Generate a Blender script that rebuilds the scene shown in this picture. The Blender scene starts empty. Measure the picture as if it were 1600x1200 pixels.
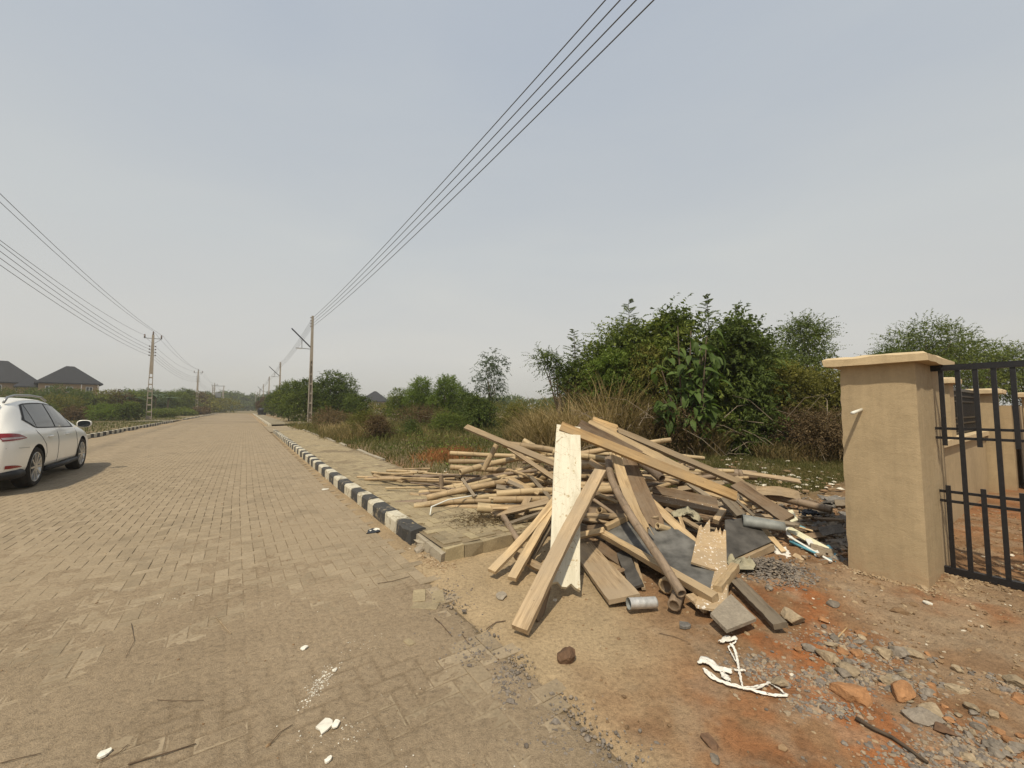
import bpy, math, random
import numpy as np
from mathutils import Vector, Matrix

scene = bpy.context.scene
COL = scene.collection
R = math.radians

# ---------------------------------------------------------------- camera, sky, sun, exposure
FPX = 620.0                     # focal length in pixels of a 1600 pixel wide picture (ultra wide lens)
PITCH = math.atan(38 / FPX)
EYE = 1.45
cam_d = bpy.data.cameras.new('camera')
cam_d.sensor_width = 36
cam_d.lens = 36 * FPX / 1600
cam_d.clip_start = 0.05
cam_d.clip_end = 4000
cam = bpy.data.objects.new('camera', cam_d)
COL.objects.link(cam)
cam.location = (0, 0, EYE)
cam.rotation_euler = (math.pi / 2 + PITCH, 0, 0)
scene.camera = cam

SUN_EL, SUN_AZ = R(57), R(199)          # azimuth measured from +Y towards +X
sd = Vector((math.sin(SUN_AZ) * math.cos(SUN_EL), math.cos(SUN_AZ) * math.cos(SUN_EL), math.sin(SUN_EL)))
world = bpy.data.worlds.new('World')
scene.world = world
world.use_nodes = True
wn, wl = world.node_tree.nodes, world.node_tree.links
wn.clear()
w_out = wn.new('ShaderNodeOutputWorld')
w_bg = wn.new('ShaderNodeBackground')
w_sky = wn.new('ShaderNodeTexSky')
w_sky.sky_type = 'NISHITA'
w_sky.sun_disc = False
w_sky.sun_elevation = SUN_EL
w_sky.sun_rotation = SUN_AZ
w_sky.air_density = 1.0
w_sky.dust_density = 2.2
w_sky.ozone_density = 1.0
w_hs = wn.new('ShaderNodeHueSaturation')
w_hs.inputs['Saturation'].default_value = 0.42
w_bg.inputs['Strength'].default_value = 0.10
wl.new(w_sky.outputs[0], w_hs.inputs['Color'])
# a veil of dust haze over the clear sky: even round the compass, denser and warmer low down
w_tc = wn.new('ShaderNodeTexCoord'); w_sx = wn.new('ShaderNodeSeparateXYZ'); w_rp = wn.new('ShaderNodeValToRGB')
wl.new(w_tc.outputs['Generated'], w_sx.inputs[0]); wl.new(w_sx.outputs['Z'], w_rp.inputs[0])
el = w_rp.color_ramp.elements; el[0].position = 0.0; el[1].position = 1.0
for p_ in (0.12, 0.35, 0.62): el.new(p_)
for e_, c_ in zip(el, ((0.540, 0.522, 0.470), (0.588, 0.580, 0.548), (0.545, 0.570, 0.575), (0.460, 0.505, 0.560), (0.400, 0.455, 0.545))): e_.color = (*c_, 1)
w_sc = wn.new('ShaderNodeVectorMath'); w_sc.operation = 'SCALE'; w_sc.inputs['Scale'].default_value = 10.0
w_nz = wn.new('ShaderNodeTexNoise'); w_nz.inputs['Scale'].default_value = 1.6; w_nz.inputs['Detail'].default_value = 5; w_nz.inputs['Distortion'].default_value = 0.6
w_mp = wn.new('ShaderNodeMapping'); w_mp.inputs['Scale'].default_value = (1, 1, 3.2); wl.new(w_tc.outputs['Generated'], w_mp.inputs[0]); wl.new(w_mp.outputs[0], w_nz.inputs['Vector'])
w_nr = wn.new('ShaderNodeValToRGB'); w_nr.color_ramp.elements[0].position = 0.3; w_nr.color_ramp.elements[1].position = 0.7
w_nr.color_ramp.elements[0].color = (0.955, 0.965, 0.985, 1); w_nr.color_ramp.elements[1].color = (1.04, 1.03, 1.01, 1); wl.new(w_nz.outputs[0], w_nr.inputs[0])
w_ml = wn.new('ShaderNodeMix'); w_ml.data_type = 'RGBA'; w_ml.blend_type = 'MULTIPLY'; w_ml.inputs[0].default_value = 1.0
wl.new(w_rp.outputs[0], w_ml.inputs[6]); wl.new(w_nr.outputs[0], w_ml.inputs[7]); wl.new(w_ml.outputs[2], w_sc.inputs[0])
w_mx = wn.new('ShaderNodeMix'); w_mx.data_type = 'RGBA'; w_mx.inputs[0].default_value = 0.9
wl.new(w_hs.outputs[0], w_mx.inputs[6]); wl.new(w_sc.outputs[0], w_mx.inputs[7]); wl.new(w_mx.outputs[2], w_bg.inputs[0])
wl.new(w_bg.outputs[0], w_out.inputs[0])

sun_d = bpy.data.lights.new('sun', 'SUN')
sun_d.energy = 3.55
sun_d.angle = R(1.6)
sun_d.color = (1.0, 0.90, 0.72)
sun = bpy.data.objects.new('sun', sun_d)
COL.objects.link(sun)
sun.location = (0, 0, 60)
sun.rotation_euler = sd.to_track_quat('Z', 'Y').to_euler()

scene.view_settings.view_transform = 'Standard'
scene.view_settings.look = 'None'
scene.view_settings.gamma = 1
scene.view_settings.use_curve_mapping = False
scene.view_settings.exposure = 0.12
scene.cycles.max_bounces = 6
scene.cycles.transparent_max_bounces = 6
scene.cycles.volume_bounces = 1

# ---------------------------------------------------------------- coordinates
CT, ST = math.cos(PITCH), math.sin(PITCH)
def ray(px, py):
    a, b = (px - 800) / FPX, (600 - py) / FPX
    return np.array([a, CT - b * ST, ST + b * CT])
def D(px, py, d):               # the point seen at a pixel, d metres in front
    r = ray(px, py)
    return np.array([0, 0, EYE]) + r * d / r[1]
def G(px, py, z=0.0):           # the point seen at a pixel at height z
    r = ray(px, py)
    return np.array([0, 0, EYE]) + r * (z - EYE) / r[2]
AL = R(34.793)
UX, UY = -math.sin(AL), math.cos(AL)     # along the road
VX, VY = math.cos(AL), math.sin(AL)      # across it, to the right
def off(u):                              # the road bends slightly right
    return 0.016 * np.maximum(0, np.asarray(u, float) - 8)
def W(v, u, z=0.0):
    v = v + float(off(u))
    return np.array([v * VX + u * UX, v * VY + u * UY, z])
def vu(x, y):
    u_ = x * UX + y * UY
    return x * VX + y * VY - off(u_), u_

# ---------------------------------------------------------------- numpy noise
def _hash(i, j, s):
    n = (i * 374761393 + j * 668265263 + s * 1442695041) & 0xFFFFFFFF
    n = ((n ^ (n >> 13)) * 1274126177) & 0xFFFFFFFF
    return ((n ^ (n >> 16)) & 0xFFFF) / 65535.0
def vnoise(x, y, s=0):
    x = np.asarray(x, float); y = np.asarray(y, float)
    i = np.floor(x).astype(np.int64); j = np.floor(y).astype(np.int64)
    fx = x - i; fy = y - j
    fx = fx * fx * (3 - 2 * fx); fy = fy * fy * (3 - 2 * fy)
    a = _hash(i, j, s); b = _hash(i + 1, j, s); c = _hash(i, j + 1, s); d = _hash(i + 1, j + 1, s)
    return (a * (1 - fx) + b * fx) * (1 - fy) + (c * (1 - fx) + d * fx) * fy
def fbm(x, y, s=0, o=4):
    t = 0; a = 0.5; f = 1.0
    for k in range(o):
        t = t + a * vnoise(np.asarray(x) * f + 17.3 * k, np.asarray(y) * f - 9.1 * k, s + k)
        a *= 0.5; f *= 2.03
    return t / (1 - 0.5 ** o)
def sstep(a, b, x):
    t = np.clip((np.asarray(x, float) - a) / (b - a), 0, 1)
    return t * t * (3 - 2 * t)

# ---------------------------------------------------------------- materials
MATS = {}
class NT:
    def __init__(s, name, rough=0.9, spec=0.3):
        s.m = bpy.data.materials.new(name); s.m.use_nodes = True
        s.n, s.l = s.m.node_tree.nodes, s.m.node_tree.links
        s.b = s.n['Principled BSDF']
        s.b.inputs['Roughness'].default_value = rough
        s.b.inputs['Specular IOR Level'].default_value = spec
        MATS[name] = s.m
    def new(s, t, **kw):
        n = s.n.new(t)
        for k, v in kw.items():
            if k in n.inputs.keys() if hasattr(n.inputs, 'keys') else False: n.inputs[k].default_value = v
            else: setattr(n, k, v)
        return n
    def coord(s, kind='Object', scale=(1, 1, 1)):
        t = s.n.new('ShaderNodeTexCoord'); mp = s.n.new('ShaderNodeMapping')
        mp.inputs['Scale'].default_value = scale
        s.l.new(t.outputs[kind], mp.inputs[0]); return mp.outputs[0]
    def geo(s, scale=(1, 1, 1)):
        t = s.n.new('ShaderNodeNewGeometry'); mp = s.n.new('ShaderNodeMapping')
        mp.inputs['Scale'].default_value = scale
        s.l.new(t.outputs['Position'], mp.inputs[0]); return mp.outputs[0]
    def noise(s, vec, scale, detail=4, rough=0.55, dist=0):
        n = s.n.new('ShaderNodeTexNoise')
        n.inputs['Scale'].default_value = scale; n.inputs['Detail'].default_value = detail
        n.inputs['Roughness'].default_value = rough; n.inputs['Distortion'].default_value = dist
        s.l.new(vec, n.inputs['Vector']); return n.outputs[0]
    def ramp(s, fac, stops):
        r = s.n.new('ShaderNodeValToRGB'); e = r.color_ramp.elements
        while len(e) < len(stops): e.new(0.5)
        for k, (p, c) in enumerate(stops):
            e[k].position = p
            e[k].color = (c, c, c, 1) if not hasattr(c, '__len__') else (*c, 1)
        s.l.new(fac, r.inputs[0]); return r.outputs[0]
    def mix(s, fac, a, b, mode='MIX'):
        m = s.n.new('ShaderNodeMix'); m.data_type = 'RGBA'; m.blend_type = mode
        for idx, val in ((0, fac), (6, a), (7, b)):
            sock = m.inputs[idx]
            if isinstance(val, (int, float)): sock.default_value = val if idx == 0 else (val, val, val, 1)
            elif isinstance(val, tuple): sock.default_value = (*val, 1)
            else: s.l.new(val, sock)
        return m.outputs[2]
    def attr(s, name):
        a = s.n.new('ShaderNodeAttribute'); a.attribute_name = name; return a
    def rand(s):
        return s.n.new('ShaderNodeObjectInfo').outputs['Random']
    def math(s, op, a, b=0.0):
        m = s.n.new('ShaderNodeMath'); m.operation = op
        for k, val in ((0, a), (1, b)):
            if isinstance(val, (int, float)): m.inputs[k].default_value = val
            else: s.l.new(val, m.inputs[k])
        return m.outputs[0]
    def col(s, c):
        if isinstance(c, tuple): s.b.inputs['Base Color'].default_value = (*c, 1)
        else: s.l.new(c, s.b.inputs['Base Color'])
    def bump(s, h, strength=0.3, dist=0.01):
        b = s.n.new('ShaderNodeBump'); b.inputs['Strength'].default_value = strength
        b.inputs['Distance'].default_value = dist
        s.l.new(h, b.inputs['Height']); s.l.new(b.outputs[0], s.b.inputs['Normal'])

def simple(name, c, rough=0.7, var=0.15, scale=12, spec=0.3, metal=0.0, bump=0.15, bdist=0.004):
    t = NT(name, rough, spec); v = t.coord()
    n = t.noise(v, scale, 5)
    lo = tuple(x * (1 - var) for x in c); hi = tuple(min(1, x * (1 + var)) for x in c)
    cc = t.ramp(n, [(0.3, lo), (0.7, hi)])
    rr = t.ramp(t.rand(), [(0, 0.86), (1, 1.1)])
    t.col(t.mix(1.0, cc, rr, 'MULTIPLY'))
    t.b.inputs['Metallic'].default_value = metal
    if bump: t.bump(t.noise(v, scale * 4, 5), bump, bdist)
    return t.m

# soil: vertex colour gives the kind of ground, noise its grain
t = NT('soil', 0.95, 0.15); g = t.geo()
a = t.attr('soil')
n1 = t.noise(g, 2.3, 6, 0.62); n2 = t.noise(g, 38, 5, 0.7); n3 = t.noise(g, 210, 3, 0.6)
c = t.mix(1.0, a.outputs['Color'], t.ramp(n1, [(0.25, 0.82), (0.75, 1.18)]), 'MULTIPLY')
c = t.mix(1.0, c, t.ramp(n2, [(0.28, 0.62), (0.5, 1.0), (0.8, 1.25)]), 'MULTIPLY')
c = t.mix(1.0, c, t.ramp(n3, [(0.3, 0.78), (0.7, 1.2)]), 'MULTIPLY')
t.col(c)
h = t.math('ADD', t.math('MULTIPLY', n2, 1.0), t.math('MULTIPLY', n3, 0.35))
t.bump(h, 0.75, 0.02)

# pavers and the dust on them
def paver_mat(name, c1, c2, c3, dust):
    t = NT(name, 0.93, 0.2); g = t.geo(); v = t.attr('tint').outputs['Fac']
    base = t.ramp(v, [(0.0, c1), (0.5, c2), (1.0, c3)])
    n1 = t.noise(g, 0.55, 5, 0.6); n2 = t.noise(g, 60, 5, 0.7); n3 = t.noise(g, 7, 5, 0.65)
    base = t.mix(1.0, base, t.ramp(n3, [(0.3, 0.80), (0.75, 1.15)]), 'MULTIPLY')
    base = t.mix(t.ramp(n1, [(0.42, 0.0), (0.62, 0.75)]), base, dust)
    st = t.noise(g, 1.5, 6, 0.68, 0.4); base = t.mix(t.ramp(st, [(0.54, 0.0), (0.68, 0.42)]), base, (0.150, 0.118, 0.078))
    base = t.mix(1.0, base, t.ramp(n2, [(0.3, 0.76), (0.7, 1.16)]), 'MULTIPLY')
    t.col(base); t.bump(n2, 0.5, 0.006); return t.m
paver_mat('road_paver', (0.262, 0.204, 0.132), (0.305, 0.238, 0.156), (0.352, 0.278, 0.186), (0.312, 0.242, 0.158))
paver_mat('walk_paver', (0.235, 0.190, 0.120), (0.320, 0.255, 0.158), (0.410, 0.335, 0.200), (0.335, 0.265, 0.160))
# the loose paver as a single object: random per object
def paver_single(name, c1, c2, c3, dust):
    t = NT(name, 0.93, 0.2); g = t.geo()
    base = t.ramp(t.rand(), [(0.0, c1), (0.5, c2), (1.0, c3)])
    n1 = t.noise(g, 0.55, 5, 0.6); n2 = t.noise(g, 60, 5, 0.7); n3 = t.noise(g, 7, 5, 0.65)
    base = t.mix(1.0, base, t.ramp(n3, [(0.3, 0.80), (0.75, 1.15)]), 'MULTIPLY')
    base = t.mix(t.ramp(n1, [(0.42, 0.0), (0.62, 0.75)]), base, dust)
    st = t.noise(g, 1.5, 6, 0.68, 0.4); base = t.mix(t.ramp(st, [(0.54, 0.0), (0.68, 0.42)]), base, (0.150, 0.118, 0.078))
    base = t.mix(1.0, base, t.ramp(n2, [(0.3, 0.76), (0.7, 1.16)]), 'MULTIPLY')
    t.col(base); t.bump(n2, 0.5, 0.006); return t.m
paver_single('road_paver_single', (0.262, 0.204, 0.132), (0.305, 0.238, 0.156), (0.352, 0.278, 0.186), (0.312, 0.242, 0.158))
paver_single('walk_paver_single', (0.235, 0.190, 0.120), (0.320, 0.255, 0.158), (0.410, 0.335, 0.200), (0.335, 0.265, 0.160))
t = NT('road_bed', 0.95, 0.15); g = t.geo(); a = t.attr('soil')
n1 = t.noise(g, 0.4, 5); n2 = t.noise(g, 45, 5, 0.7)
c = t.mix(1.0, a.outputs['Color'], t.ramp(n1, [(0.3, 0.85), (0.7, 1.12)]), 'MULTIPLY')
t.col(t.mix(1.0, c, t.ramp(n2, [(0.3, 0.75), (0.7, 1.18)]), 'MULTIPLY')); t.bump(n2, 0.5, 0.01)
t = NT('dust', 0.97, 0.1); g = t.geo()
n1 = t.noise(g, 1.1, 6, 0.62); n2 = t.noise(g, 34, 6, 0.75); n3 = t.noise(g, 190, 3, 0.6)
c = t.ramp(n1, [(0.3, (0.270, 0.204, 0.132)), (0.5, (0.318, 0.242, 0.158)), (0.72, (0.368, 0.283, 0.188))])
c = t.mix(t.attr('tint').outputs['Fac'], c, (0.175, 0.125, 0.075))
c = t.mix(1.0, c, t.ramp(n2, [(0.32, 0.70), (0.5, 1.0), (0.72, 1.18)]), 'MULTIPLY')
c = t.mix(1.0, c, t.ramp(n3, [(0.3, 0.80), (0.7, 1.18)]), 'MULTIPLY')
t.col(c); t.bump(t.math('ADD', n2, t.math('MULTIPLY', n3, 0.5)), 0.9, 0.016)

# kerb paint
def kerb_paint(name, c, worn, amt):
    t = NT(name, 0.85, 0.25); g = t.geo()
    n = t.noise(g, 9, 6, 0.7); n2 = t.noise(g, 70, 4)
    m = t.ramp(n, [(amt, 0.0), (amt + 0.08, 1.0)])
    cc = t.mix(m, c, worn)
    t.col(t.mix(1.0, cc, t.ramp(n2, [(0.3, 0.82), (0.7, 1.08)]), 'MULTIPLY')); t.bump(t.math('ADD', n, n2), 0.4, 0.006)
kerb_paint('kerb_white', (0.56, 0.51, 0.395), (0.33, 0.28, 0.19), 0.53)
kerb_paint('kerb_black', (0.060, 0.058, 0.055), (0.24, 0.20, 0.14), 0.555)
kerb_paint('kerb_bare', (0.36, 0.31, 0.23), (0.24, 0.20, 0.15), 0.55)

# wood
def wood(name, base, dark, rough=0.8, spots=None, grey=0.0, contrast=1.0):
    t = NT(name, rough, 0.25)
    v = t.coord(scale=(1.0, 14, 14)); o = t.coord()
    rnd = t.rand()
    ad = t.n.new('ShaderNodeVectorMath'); ad.operation = 'ADD'
    cb = t.n.new('ShaderNodeCombineXYZ'); t.l.new(t.math('MULTIPLY', rnd, 40.0), cb.inputs[0]); t.l.new(t.math('MULTIPLY', rnd, 17.0), cb.inputs[1])
    t.l.new(v, ad.inputs[0]); t.l.new(cb.outputs[0], ad.inputs[1]); vv = ad.outputs[0]
    g1 = t.noise(vv, 1.6, 6, 0.6, 0.6); g2 = t.noise(vv, 9, 4, 0.6); st = t.noise(o, 3.0, 4, 0.6)
    f = t.math('ADD', t.math('MULTIPLY', g1, 0.65), t.math('MULTIPLY', g2, 0.35))
    c = t.ramp(f, [(0.36, tuple(x * 0.8 for x in dark)), (0.47, tuple((x + y) / 2 for x, y in zip(dark, base))), (0.56, base), (0.75, tuple(min(1, x * 1.2) for x in base))])
    c = t.mix(t.ramp(st, [(0.42, 0.0), (0.75, 0.55)]), c, tuple(x * 0.66 for x in base))
    gy = t.noise(o, 1.4, 5, 0.7); sp = t.noise(o, 55, 4, 0.7)
    c = t.mix(t.ramp(gy, [(0.40, 0.0), (0.60, 0.85)]), c, tuple(0.45 * x + 0.55 * y for x, y in zip(base, (0.24, 0.20, 0.15))))
    c = t.mix(t.ramp(sp, [(0.64, 0.0), (0.72, 0.7)]), c, tuple(x * 0.35 for x in dark))
    c = t.mix(1.0, c, t.ramp(rnd, [(0, 0.70), (1, 1.15)]), 'MULTIPLY')
    if spots:
        s1 = t.noise(o, 34, 4, 0.75)
        m = t.ramp(s1, [(spots[1], 0.0), (spots[1] + 0.015, 1.0)])
        c = t.mix(m, c, spots[0])
    t.col(c); t.bump(f, 0.5, 0.006)
    return t.m
wood('wood_fresh', (0.60, 0.430, 0.235), (0.27, 0.175, 0.085))
wood('wood_orange', (0.64, 0.425, 0.200), (0.32, 0.185, 0.075))
wood('wood_tan', (0.46, 0.335, 0.200), (0.225, 0.150, 0.080))
wood('wood_grey', (0.27, 0.215, 0.150), (0.130, 0.098, 0.065))
wood('wood_brown', (0.215, 0.140, 0.080), (0.095, 0.058, 0.032))
wood('ply_painted', (0.52, 0.375, 0.215), (0.40, 0.270, 0.145), spots=((0.78, 0.74, 0.66), 0.60))
wood('wood_spotted', (0.28, 0.190, 0.110), (0.150, 0.092, 0.050), spots=((0.70, 0.66, 0.58), 0.64))
# white weathered paint on the tall board
t = NT('white_peeling', 0.85, 0.2); o = t.coord(); vv = t.coord(scale=(1.2, 11, 11))
n = t.noise(o, 20, 6, 0.75); n2 = t.noise(vv, 2.2, 6, 0.65, 0.4); vo = t.n.new('ShaderNodeTexVoronoi'); vo.feature = 'DISTANCE_TO_EDGE'
vo.inputs['Scale'].default_value = 9; t.l.new(o, vo.inputs['Vector'])
m = t.ramp(n, [(0.595, 0.0), (0.62, 1.0)])
c = t.ramp(n2, [(0.3, (0.53, 0.48, 0.36)), (0.6, (0.66, 0.61, 0.48))])
c = t.mix(m, c, (0.42, 0.33, 0.20))
cr = t.math('LESS_THAN', vo.outputs['Distance'], 0.008)
c = t.mix(t.math('MULTIPLY', cr, t.ramp(t.noise(o, 4, 2), [(0.45, 0.0), (0.6, 0.8)])), c, (0.28, 0.21, 0.13))
t.col(c); t.bump(t.math('ADD', n, n2), 0.7, 0.008)
# bamboo
def bamboo_mat(name, a_, b_, c_):
    t = NT(name, 0.6, 0.35); o = t.coord(scale=(1, 6, 6)); rnd = t.rand()
    cb = t.n.new('ShaderNodeCombineXYZ'); t.l.new(t.math('MULTIPLY', rnd, 30.0), cb.inputs[0])
    ad = t.n.new('ShaderNodeVectorMath'); t.l.new(o, ad.inputs[0]); t.l.new(cb.outputs[0], ad.inputs[1])
    n = t.noise(ad.outputs[0], 3, 6, 0.65, 0.3); n2 = t.noise(ad.outputs[0], 22, 4, 0.7)
    c = t.ramp(rnd, [(0, a_), (0.5, b_), (1, c_)])
    c = t.mix(1.0, c, t.ramp(n, [(0.3, 0.52), (0.5, 0.95), (0.75, 1.2)]), 'MULTIPLY')
    c = t.mix(1.0, c, t.ramp(n2, [(0.3, 0.78), (0.7, 1.1)]), 'MULTIPLY')
    c = t.mix(t.attr('tint').outputs['Fac'], c, (0.11, 0.075, 0.045))
    t.col(c); t.bump(n2, 0.3, 0.003)
bamboo_mat('bamboo', (0.30, 0.215, 0.120), (0.46, 0.330, 0.185), (0.52, 0.395, 0.225))
bamboo_mat('bamboo_dark', (0.16, 0.115, 0.08), (0.25, 0.18, 0.12), (0.31, 0.23, 0.155))
# leaves
def leaf_mat(name, c0, c1, c2, gloss=0.45, trans=0.28):
    t = NT(name, gloss + 0.15, 0.16)
    v = t.attr('tint').outputs['Fac']
    c = t.ramp(v, [(0.0, c0), (0.55, c1), (1.0, c2)])
    t.col(c)
    tr = t.n.new('ShaderNodeBsdfTranslucent'); t.l.new(t.mix(1.0, c, (1.5, 1.6, 0.9), 'MULTIPLY'), tr.inputs[0])
    mx = t.n.new('ShaderNodeMixShader'); mx.inputs[0].default_value = trans
    t.l.new(t.b.outputs[0], mx.inputs[1]); t.l.new(tr.outputs[0], mx.inputs[2])
    t.l.new(mx.outputs[0], t.n['Material Output'].inputs[0]); return t.m
leaf_mat('leaf_dark', (0.040, 0.058, 0.016), (0.080, 0.112, 0.026), (0.150, 0.185, 0.045), trans=0.22)
leaf_mat('leaf_mid', (0.052, 0.076, 0.018), (0.112, 0.146, 0.031), (0.205, 0.235, 0.054), trans=0.25)
leaf_mat('leaf_bright', (0.075, 0.105, 0.022), (0.130, 0.180, 0.036), (0.200, 0.255, 0.060), trans=0.35)
leaf_mat('leaf_olive', (0.075, 0.076, 0.020), (0.145, 0.140, 0.036), (0.235, 0.215, 0.055), 0.6)
leaf_mat('leaf_brown', (0.070, 0.048, 0.026), (0.130, 0.088, 0.046), (0.200, 0.145, 0.078), 0.8, 0.15)
leaf_mat('leaf_blue', (0.040, 0.062, 0.032), (0.072, 0.100, 0.052), (0.120, 0.150, 0.085))
leaf_mat('grass_dry', (0.105, 0.090, 0.036), (0.235, 0.172, 0.080), (0.520, 0.400, 0.220), 0.8, 0.25)
leaf_mat('grass_green', (0.060, 0.068, 0.024), (0.100, 0.110, 0.036), (0.160, 0.155, 0.056), 0.7, 0.2)
leaf_mat('grass_mixed', (0.070, 0.080, 0.024), (0.135, 0.122, 0.045), (0.260, 0.195, 0.090), 0.8, 0.25)
simple('bark', (0.16, 0.125, 0.088), 0.9, 0.3, 30, bump=0.5)
simple('dark_stem', (0.085, 0.062, 0.042), 0.9, 0.3, 30, bump=0.4)
# stones, concrete, misc
def stone(name, c, var=0.25):
    t = NT(name, 0.9, 0.25); v = t.coord()
    n = t.noise(v, 14, 6, 0.65); n2 = t.noise(v, 70, 4, 0.6)
    lo = tuple(x * (1 - var) for x in c); hi = tuple(x * (1 + var) for x in c)
    cc = t.ramp(n, [(0.3, lo), (0.7, hi)])
    cc = t.mix(1.0, cc, t.ramp(t.rand(), [(0, 0.8), (1, 1.15)]), 'MULTIPLY')
    cc = t.mix(1.0, cc, t.ramp(n2, [(0.3, 0.8), (0.7, 1.12)]), 'MULTIPLY')
    t.col(cc); t.bump(t.math('ADD', n, n2), 0.6, 0.01); return t.m
stone('stone_tan', (0.33, 0.255, 0.165)); stone('stone_orange', (0.36, 0.185, 0.085)); stone('stone_grey', (0.225, 0.190, 0.150))
stone('stone_brown', (0.15, 0.088, 0.052)); stone('slab_grey', (0.185, 0.170, 0.150), 0.3); stone('slab_tan', (0.29, 0.245, 0.185), 0.15)
t = NT('gravel', 0.9, 0.25)
v = t.attr('tint').outputs['Fac']
c = t.ramp(v, [(0.0, (0.13, 0.108, 0.088)), (0.35, (0.215, 0.185, 0.155)), (0.6, (0.27, 0.210, 0.145)), (0.85, (0.33, 0.26, 0.18)), (1.0, (0.34, 0.19, 0.10))])
t.col(t.mix(1.0, c, t.ramp(t.noise(t.geo(), 120, 4), [(0.3, 0.8), (0.7, 1.15)]), 'MULTIPLY'))
t = NT('clods', 0.95, 0.15)
v = t.attr('tint').outputs['Fac']
c = t.ramp(v, [(0.0, (0.16, 0.105, 0.06)), (0.4, (0.26, 0.165, 0.09)), (0.7, (0.31, 0.22, 0.13)), (0.93, (0.36, 0.27, 0.17)), (1.0, (0.70, 0.64, 0.52))])
t.col(t.mix(1.0, c, t.ramp(t.noise(t.geo(), 120, 4), [(0.3, 0.8), (0.7, 1.15)]), 'MULTIPLY'))
# plaster of the pillar: trowel marks, stains
def plaster(name, c, c2, splash=False):
    t = NT(name, 0.88, 0.2); v = t.geo()
    n = t.noise(v, 1.8, 6, 0.6, 0.3); n2 = t.noise(t.geo(scale=(9, 9, 1.6)), 2.0, 5, 0.6); n3 = t.noise(v, 160, 4, 0.6)
    cc = t.mix(t.ramp(n, [(0.35, 0.0), (0.68, 1.0)]), c, c2)
    cc = t.mix(1.0, cc, t.ramp(n2, [(0.3, 0.90), (0.7, 1.06)]), 'MULTIPLY')
    cc = t.mix(1.0, cc, t.ramp(n3, [(0.3, 0.93), (0.7, 1.05)]), 'MULTIPLY')
    n4 = t.noise(t.geo(scale=(3, 3, 5)), 2.3, 6, 0.7, 0.5)
    cc = t.mix(1.0, cc, t.ramp(n4, [(0.34, 0.93), (0.52, 1.0), (0.7, 1.04)]), 'MULTIPLY')
    vo = t.n.new('ShaderNodeTexVoronoi'); vo.feature = 'DISTANCE_TO_EDGE'; vo.inputs['Scale'].default_value = 3.1
    wv = t.n.new('ShaderNodeVectorMath'); wv.operation = 'ADD'; t.l.new(v, wv.inputs[0])
    ns = t.n.new('ShaderNodeTexNoise'); ns.inputs['Scale'].default_value = 5; ns.inputs['Detail'].default_value = 5; t.l.new(v, ns.inputs['Vector']); t.l.new(ns.outputs['Color'], wv.inputs[1]); t.l.new(wv.outputs[0], vo.inputs['Vector'])
    cr = t.math('MULTIPLY', t.math('LESS_THAN', vo.outputs['Distance'], 0.0045), t.ramp(t.noise(v, 1.1, 3), [(0.52, 0.0), (0.62, 0.35)]))
    cc = t.mix(cr, cc, tuple(x * 0.55 for x in c))
    sx_ = t.n.new('ShaderNodeSeparateXYZ'); t.l.new(v, sx_.inputs[0])
    low = t.math('MULTIPLY', t.ramp(sx_.outputs['Z'], [(0.02, 1.0), (0.30, 0.0)]), t.ramp(n4, [(0.35, 0.1), (0.65, 0.75)]))
    if splash: cc = t.mix(low, cc, (0.33, 0.215, 0.125))
    t.col(cc); t.bump(t.math('ADD', n3, t.math('ADD', t.math('MULTIPLY', n2, 2.0), t.math('MULTIPLY', n4, 3.0))), 0.45, 0.004)
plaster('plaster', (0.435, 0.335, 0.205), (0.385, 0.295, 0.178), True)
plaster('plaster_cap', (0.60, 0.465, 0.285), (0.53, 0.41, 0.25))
plaster('house_wall', (0.40, 0.27, 0.16), (0.36, 0.245, 0.15))
plaster('pole_concrete', (0.36, 0.315, 0.255), (0.30, 0.255, 0.20))
plaster('pole_pink', (0.40, 0.27, 0.215), (0.34, 0.235, 0.185))
simple('black_iron', (0.012, 0.012, 0.014), 0.42, 0.3, 30, 0.5, bump=0.2)
simple('steel', (0.62, 0.60, 0.56), 0.45, 0.2, 30, 0.5, 0.5)
simple('wire', (0.10, 0.10, 0.105), 0.5, 0.1, 5, 0.5)
simple('insulator', (0.10, 0.06, 0.045), 0.3, 0.1, 5, 0.5)
simple('roof_black', (0.022, 0.023, 0.027), 0.7, 0.2, 3, bump=0)
simple('window_white', (0.62, 0.60, 0.56), 0.5, 0.1, 3, bump=0)
simple('pane_dark', (0.03, 0.035, 0.04), 0.12, 0.1, 3, 0.6, bump=0)
simple('tank_black', (0.015, 0.018, 0.024), 0.5, 0.2, 3, bump=0)
simple('solar_dark', (0.03, 0.033, 0.045), 0.3, 0.2, 3, 0.5, bump=0)
simple('film_grey', (0.105, 0.100, 0.090), 0.7, 0.55, 7, 0.3, bump=0.3)
simple('film_black', (0.070, 0.064, 0.056), 0.7, 0.5, 7, 0.3, bump=0.3)
simple('sheet_grey', (0.185, 0.19, 0.175), 0.55, 0.3, 12, 0.4)
simple('pvc_white', (0.68, 0.67, 0.60), 0.4, 0.1, 12, 0.5)
simple('pvc_cream', (0.70, 0.66, 0.46), 0.45, 0.1, 12, 0.4)
simple('pvc_blue', (0.12, 0.34, 0.42), 0.4, 0.15, 12, 0.5)
simple('sack_white', (0.74, 0.70, 0.62), 0.75, 0.1, 30, bump=0.5)
simple('cloth_olive', (0.30, 0.27, 0.185), 0.9, 0.25, 18, bump=0.5)
simple('plastic_red', (0.35, 0.05, 0.045), 0.5, 0.1, 12)
simple('plastic_black', (0.02, 0.022, 0.026), 0.5, 0.3, 12)
simple('plastic_green', (0.10, 0.35, 0.24), 0.5, 0.1, 12)
simple('paper', (0.70, 0.66, 0.56), 0.85, 0.12, 30)
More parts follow.
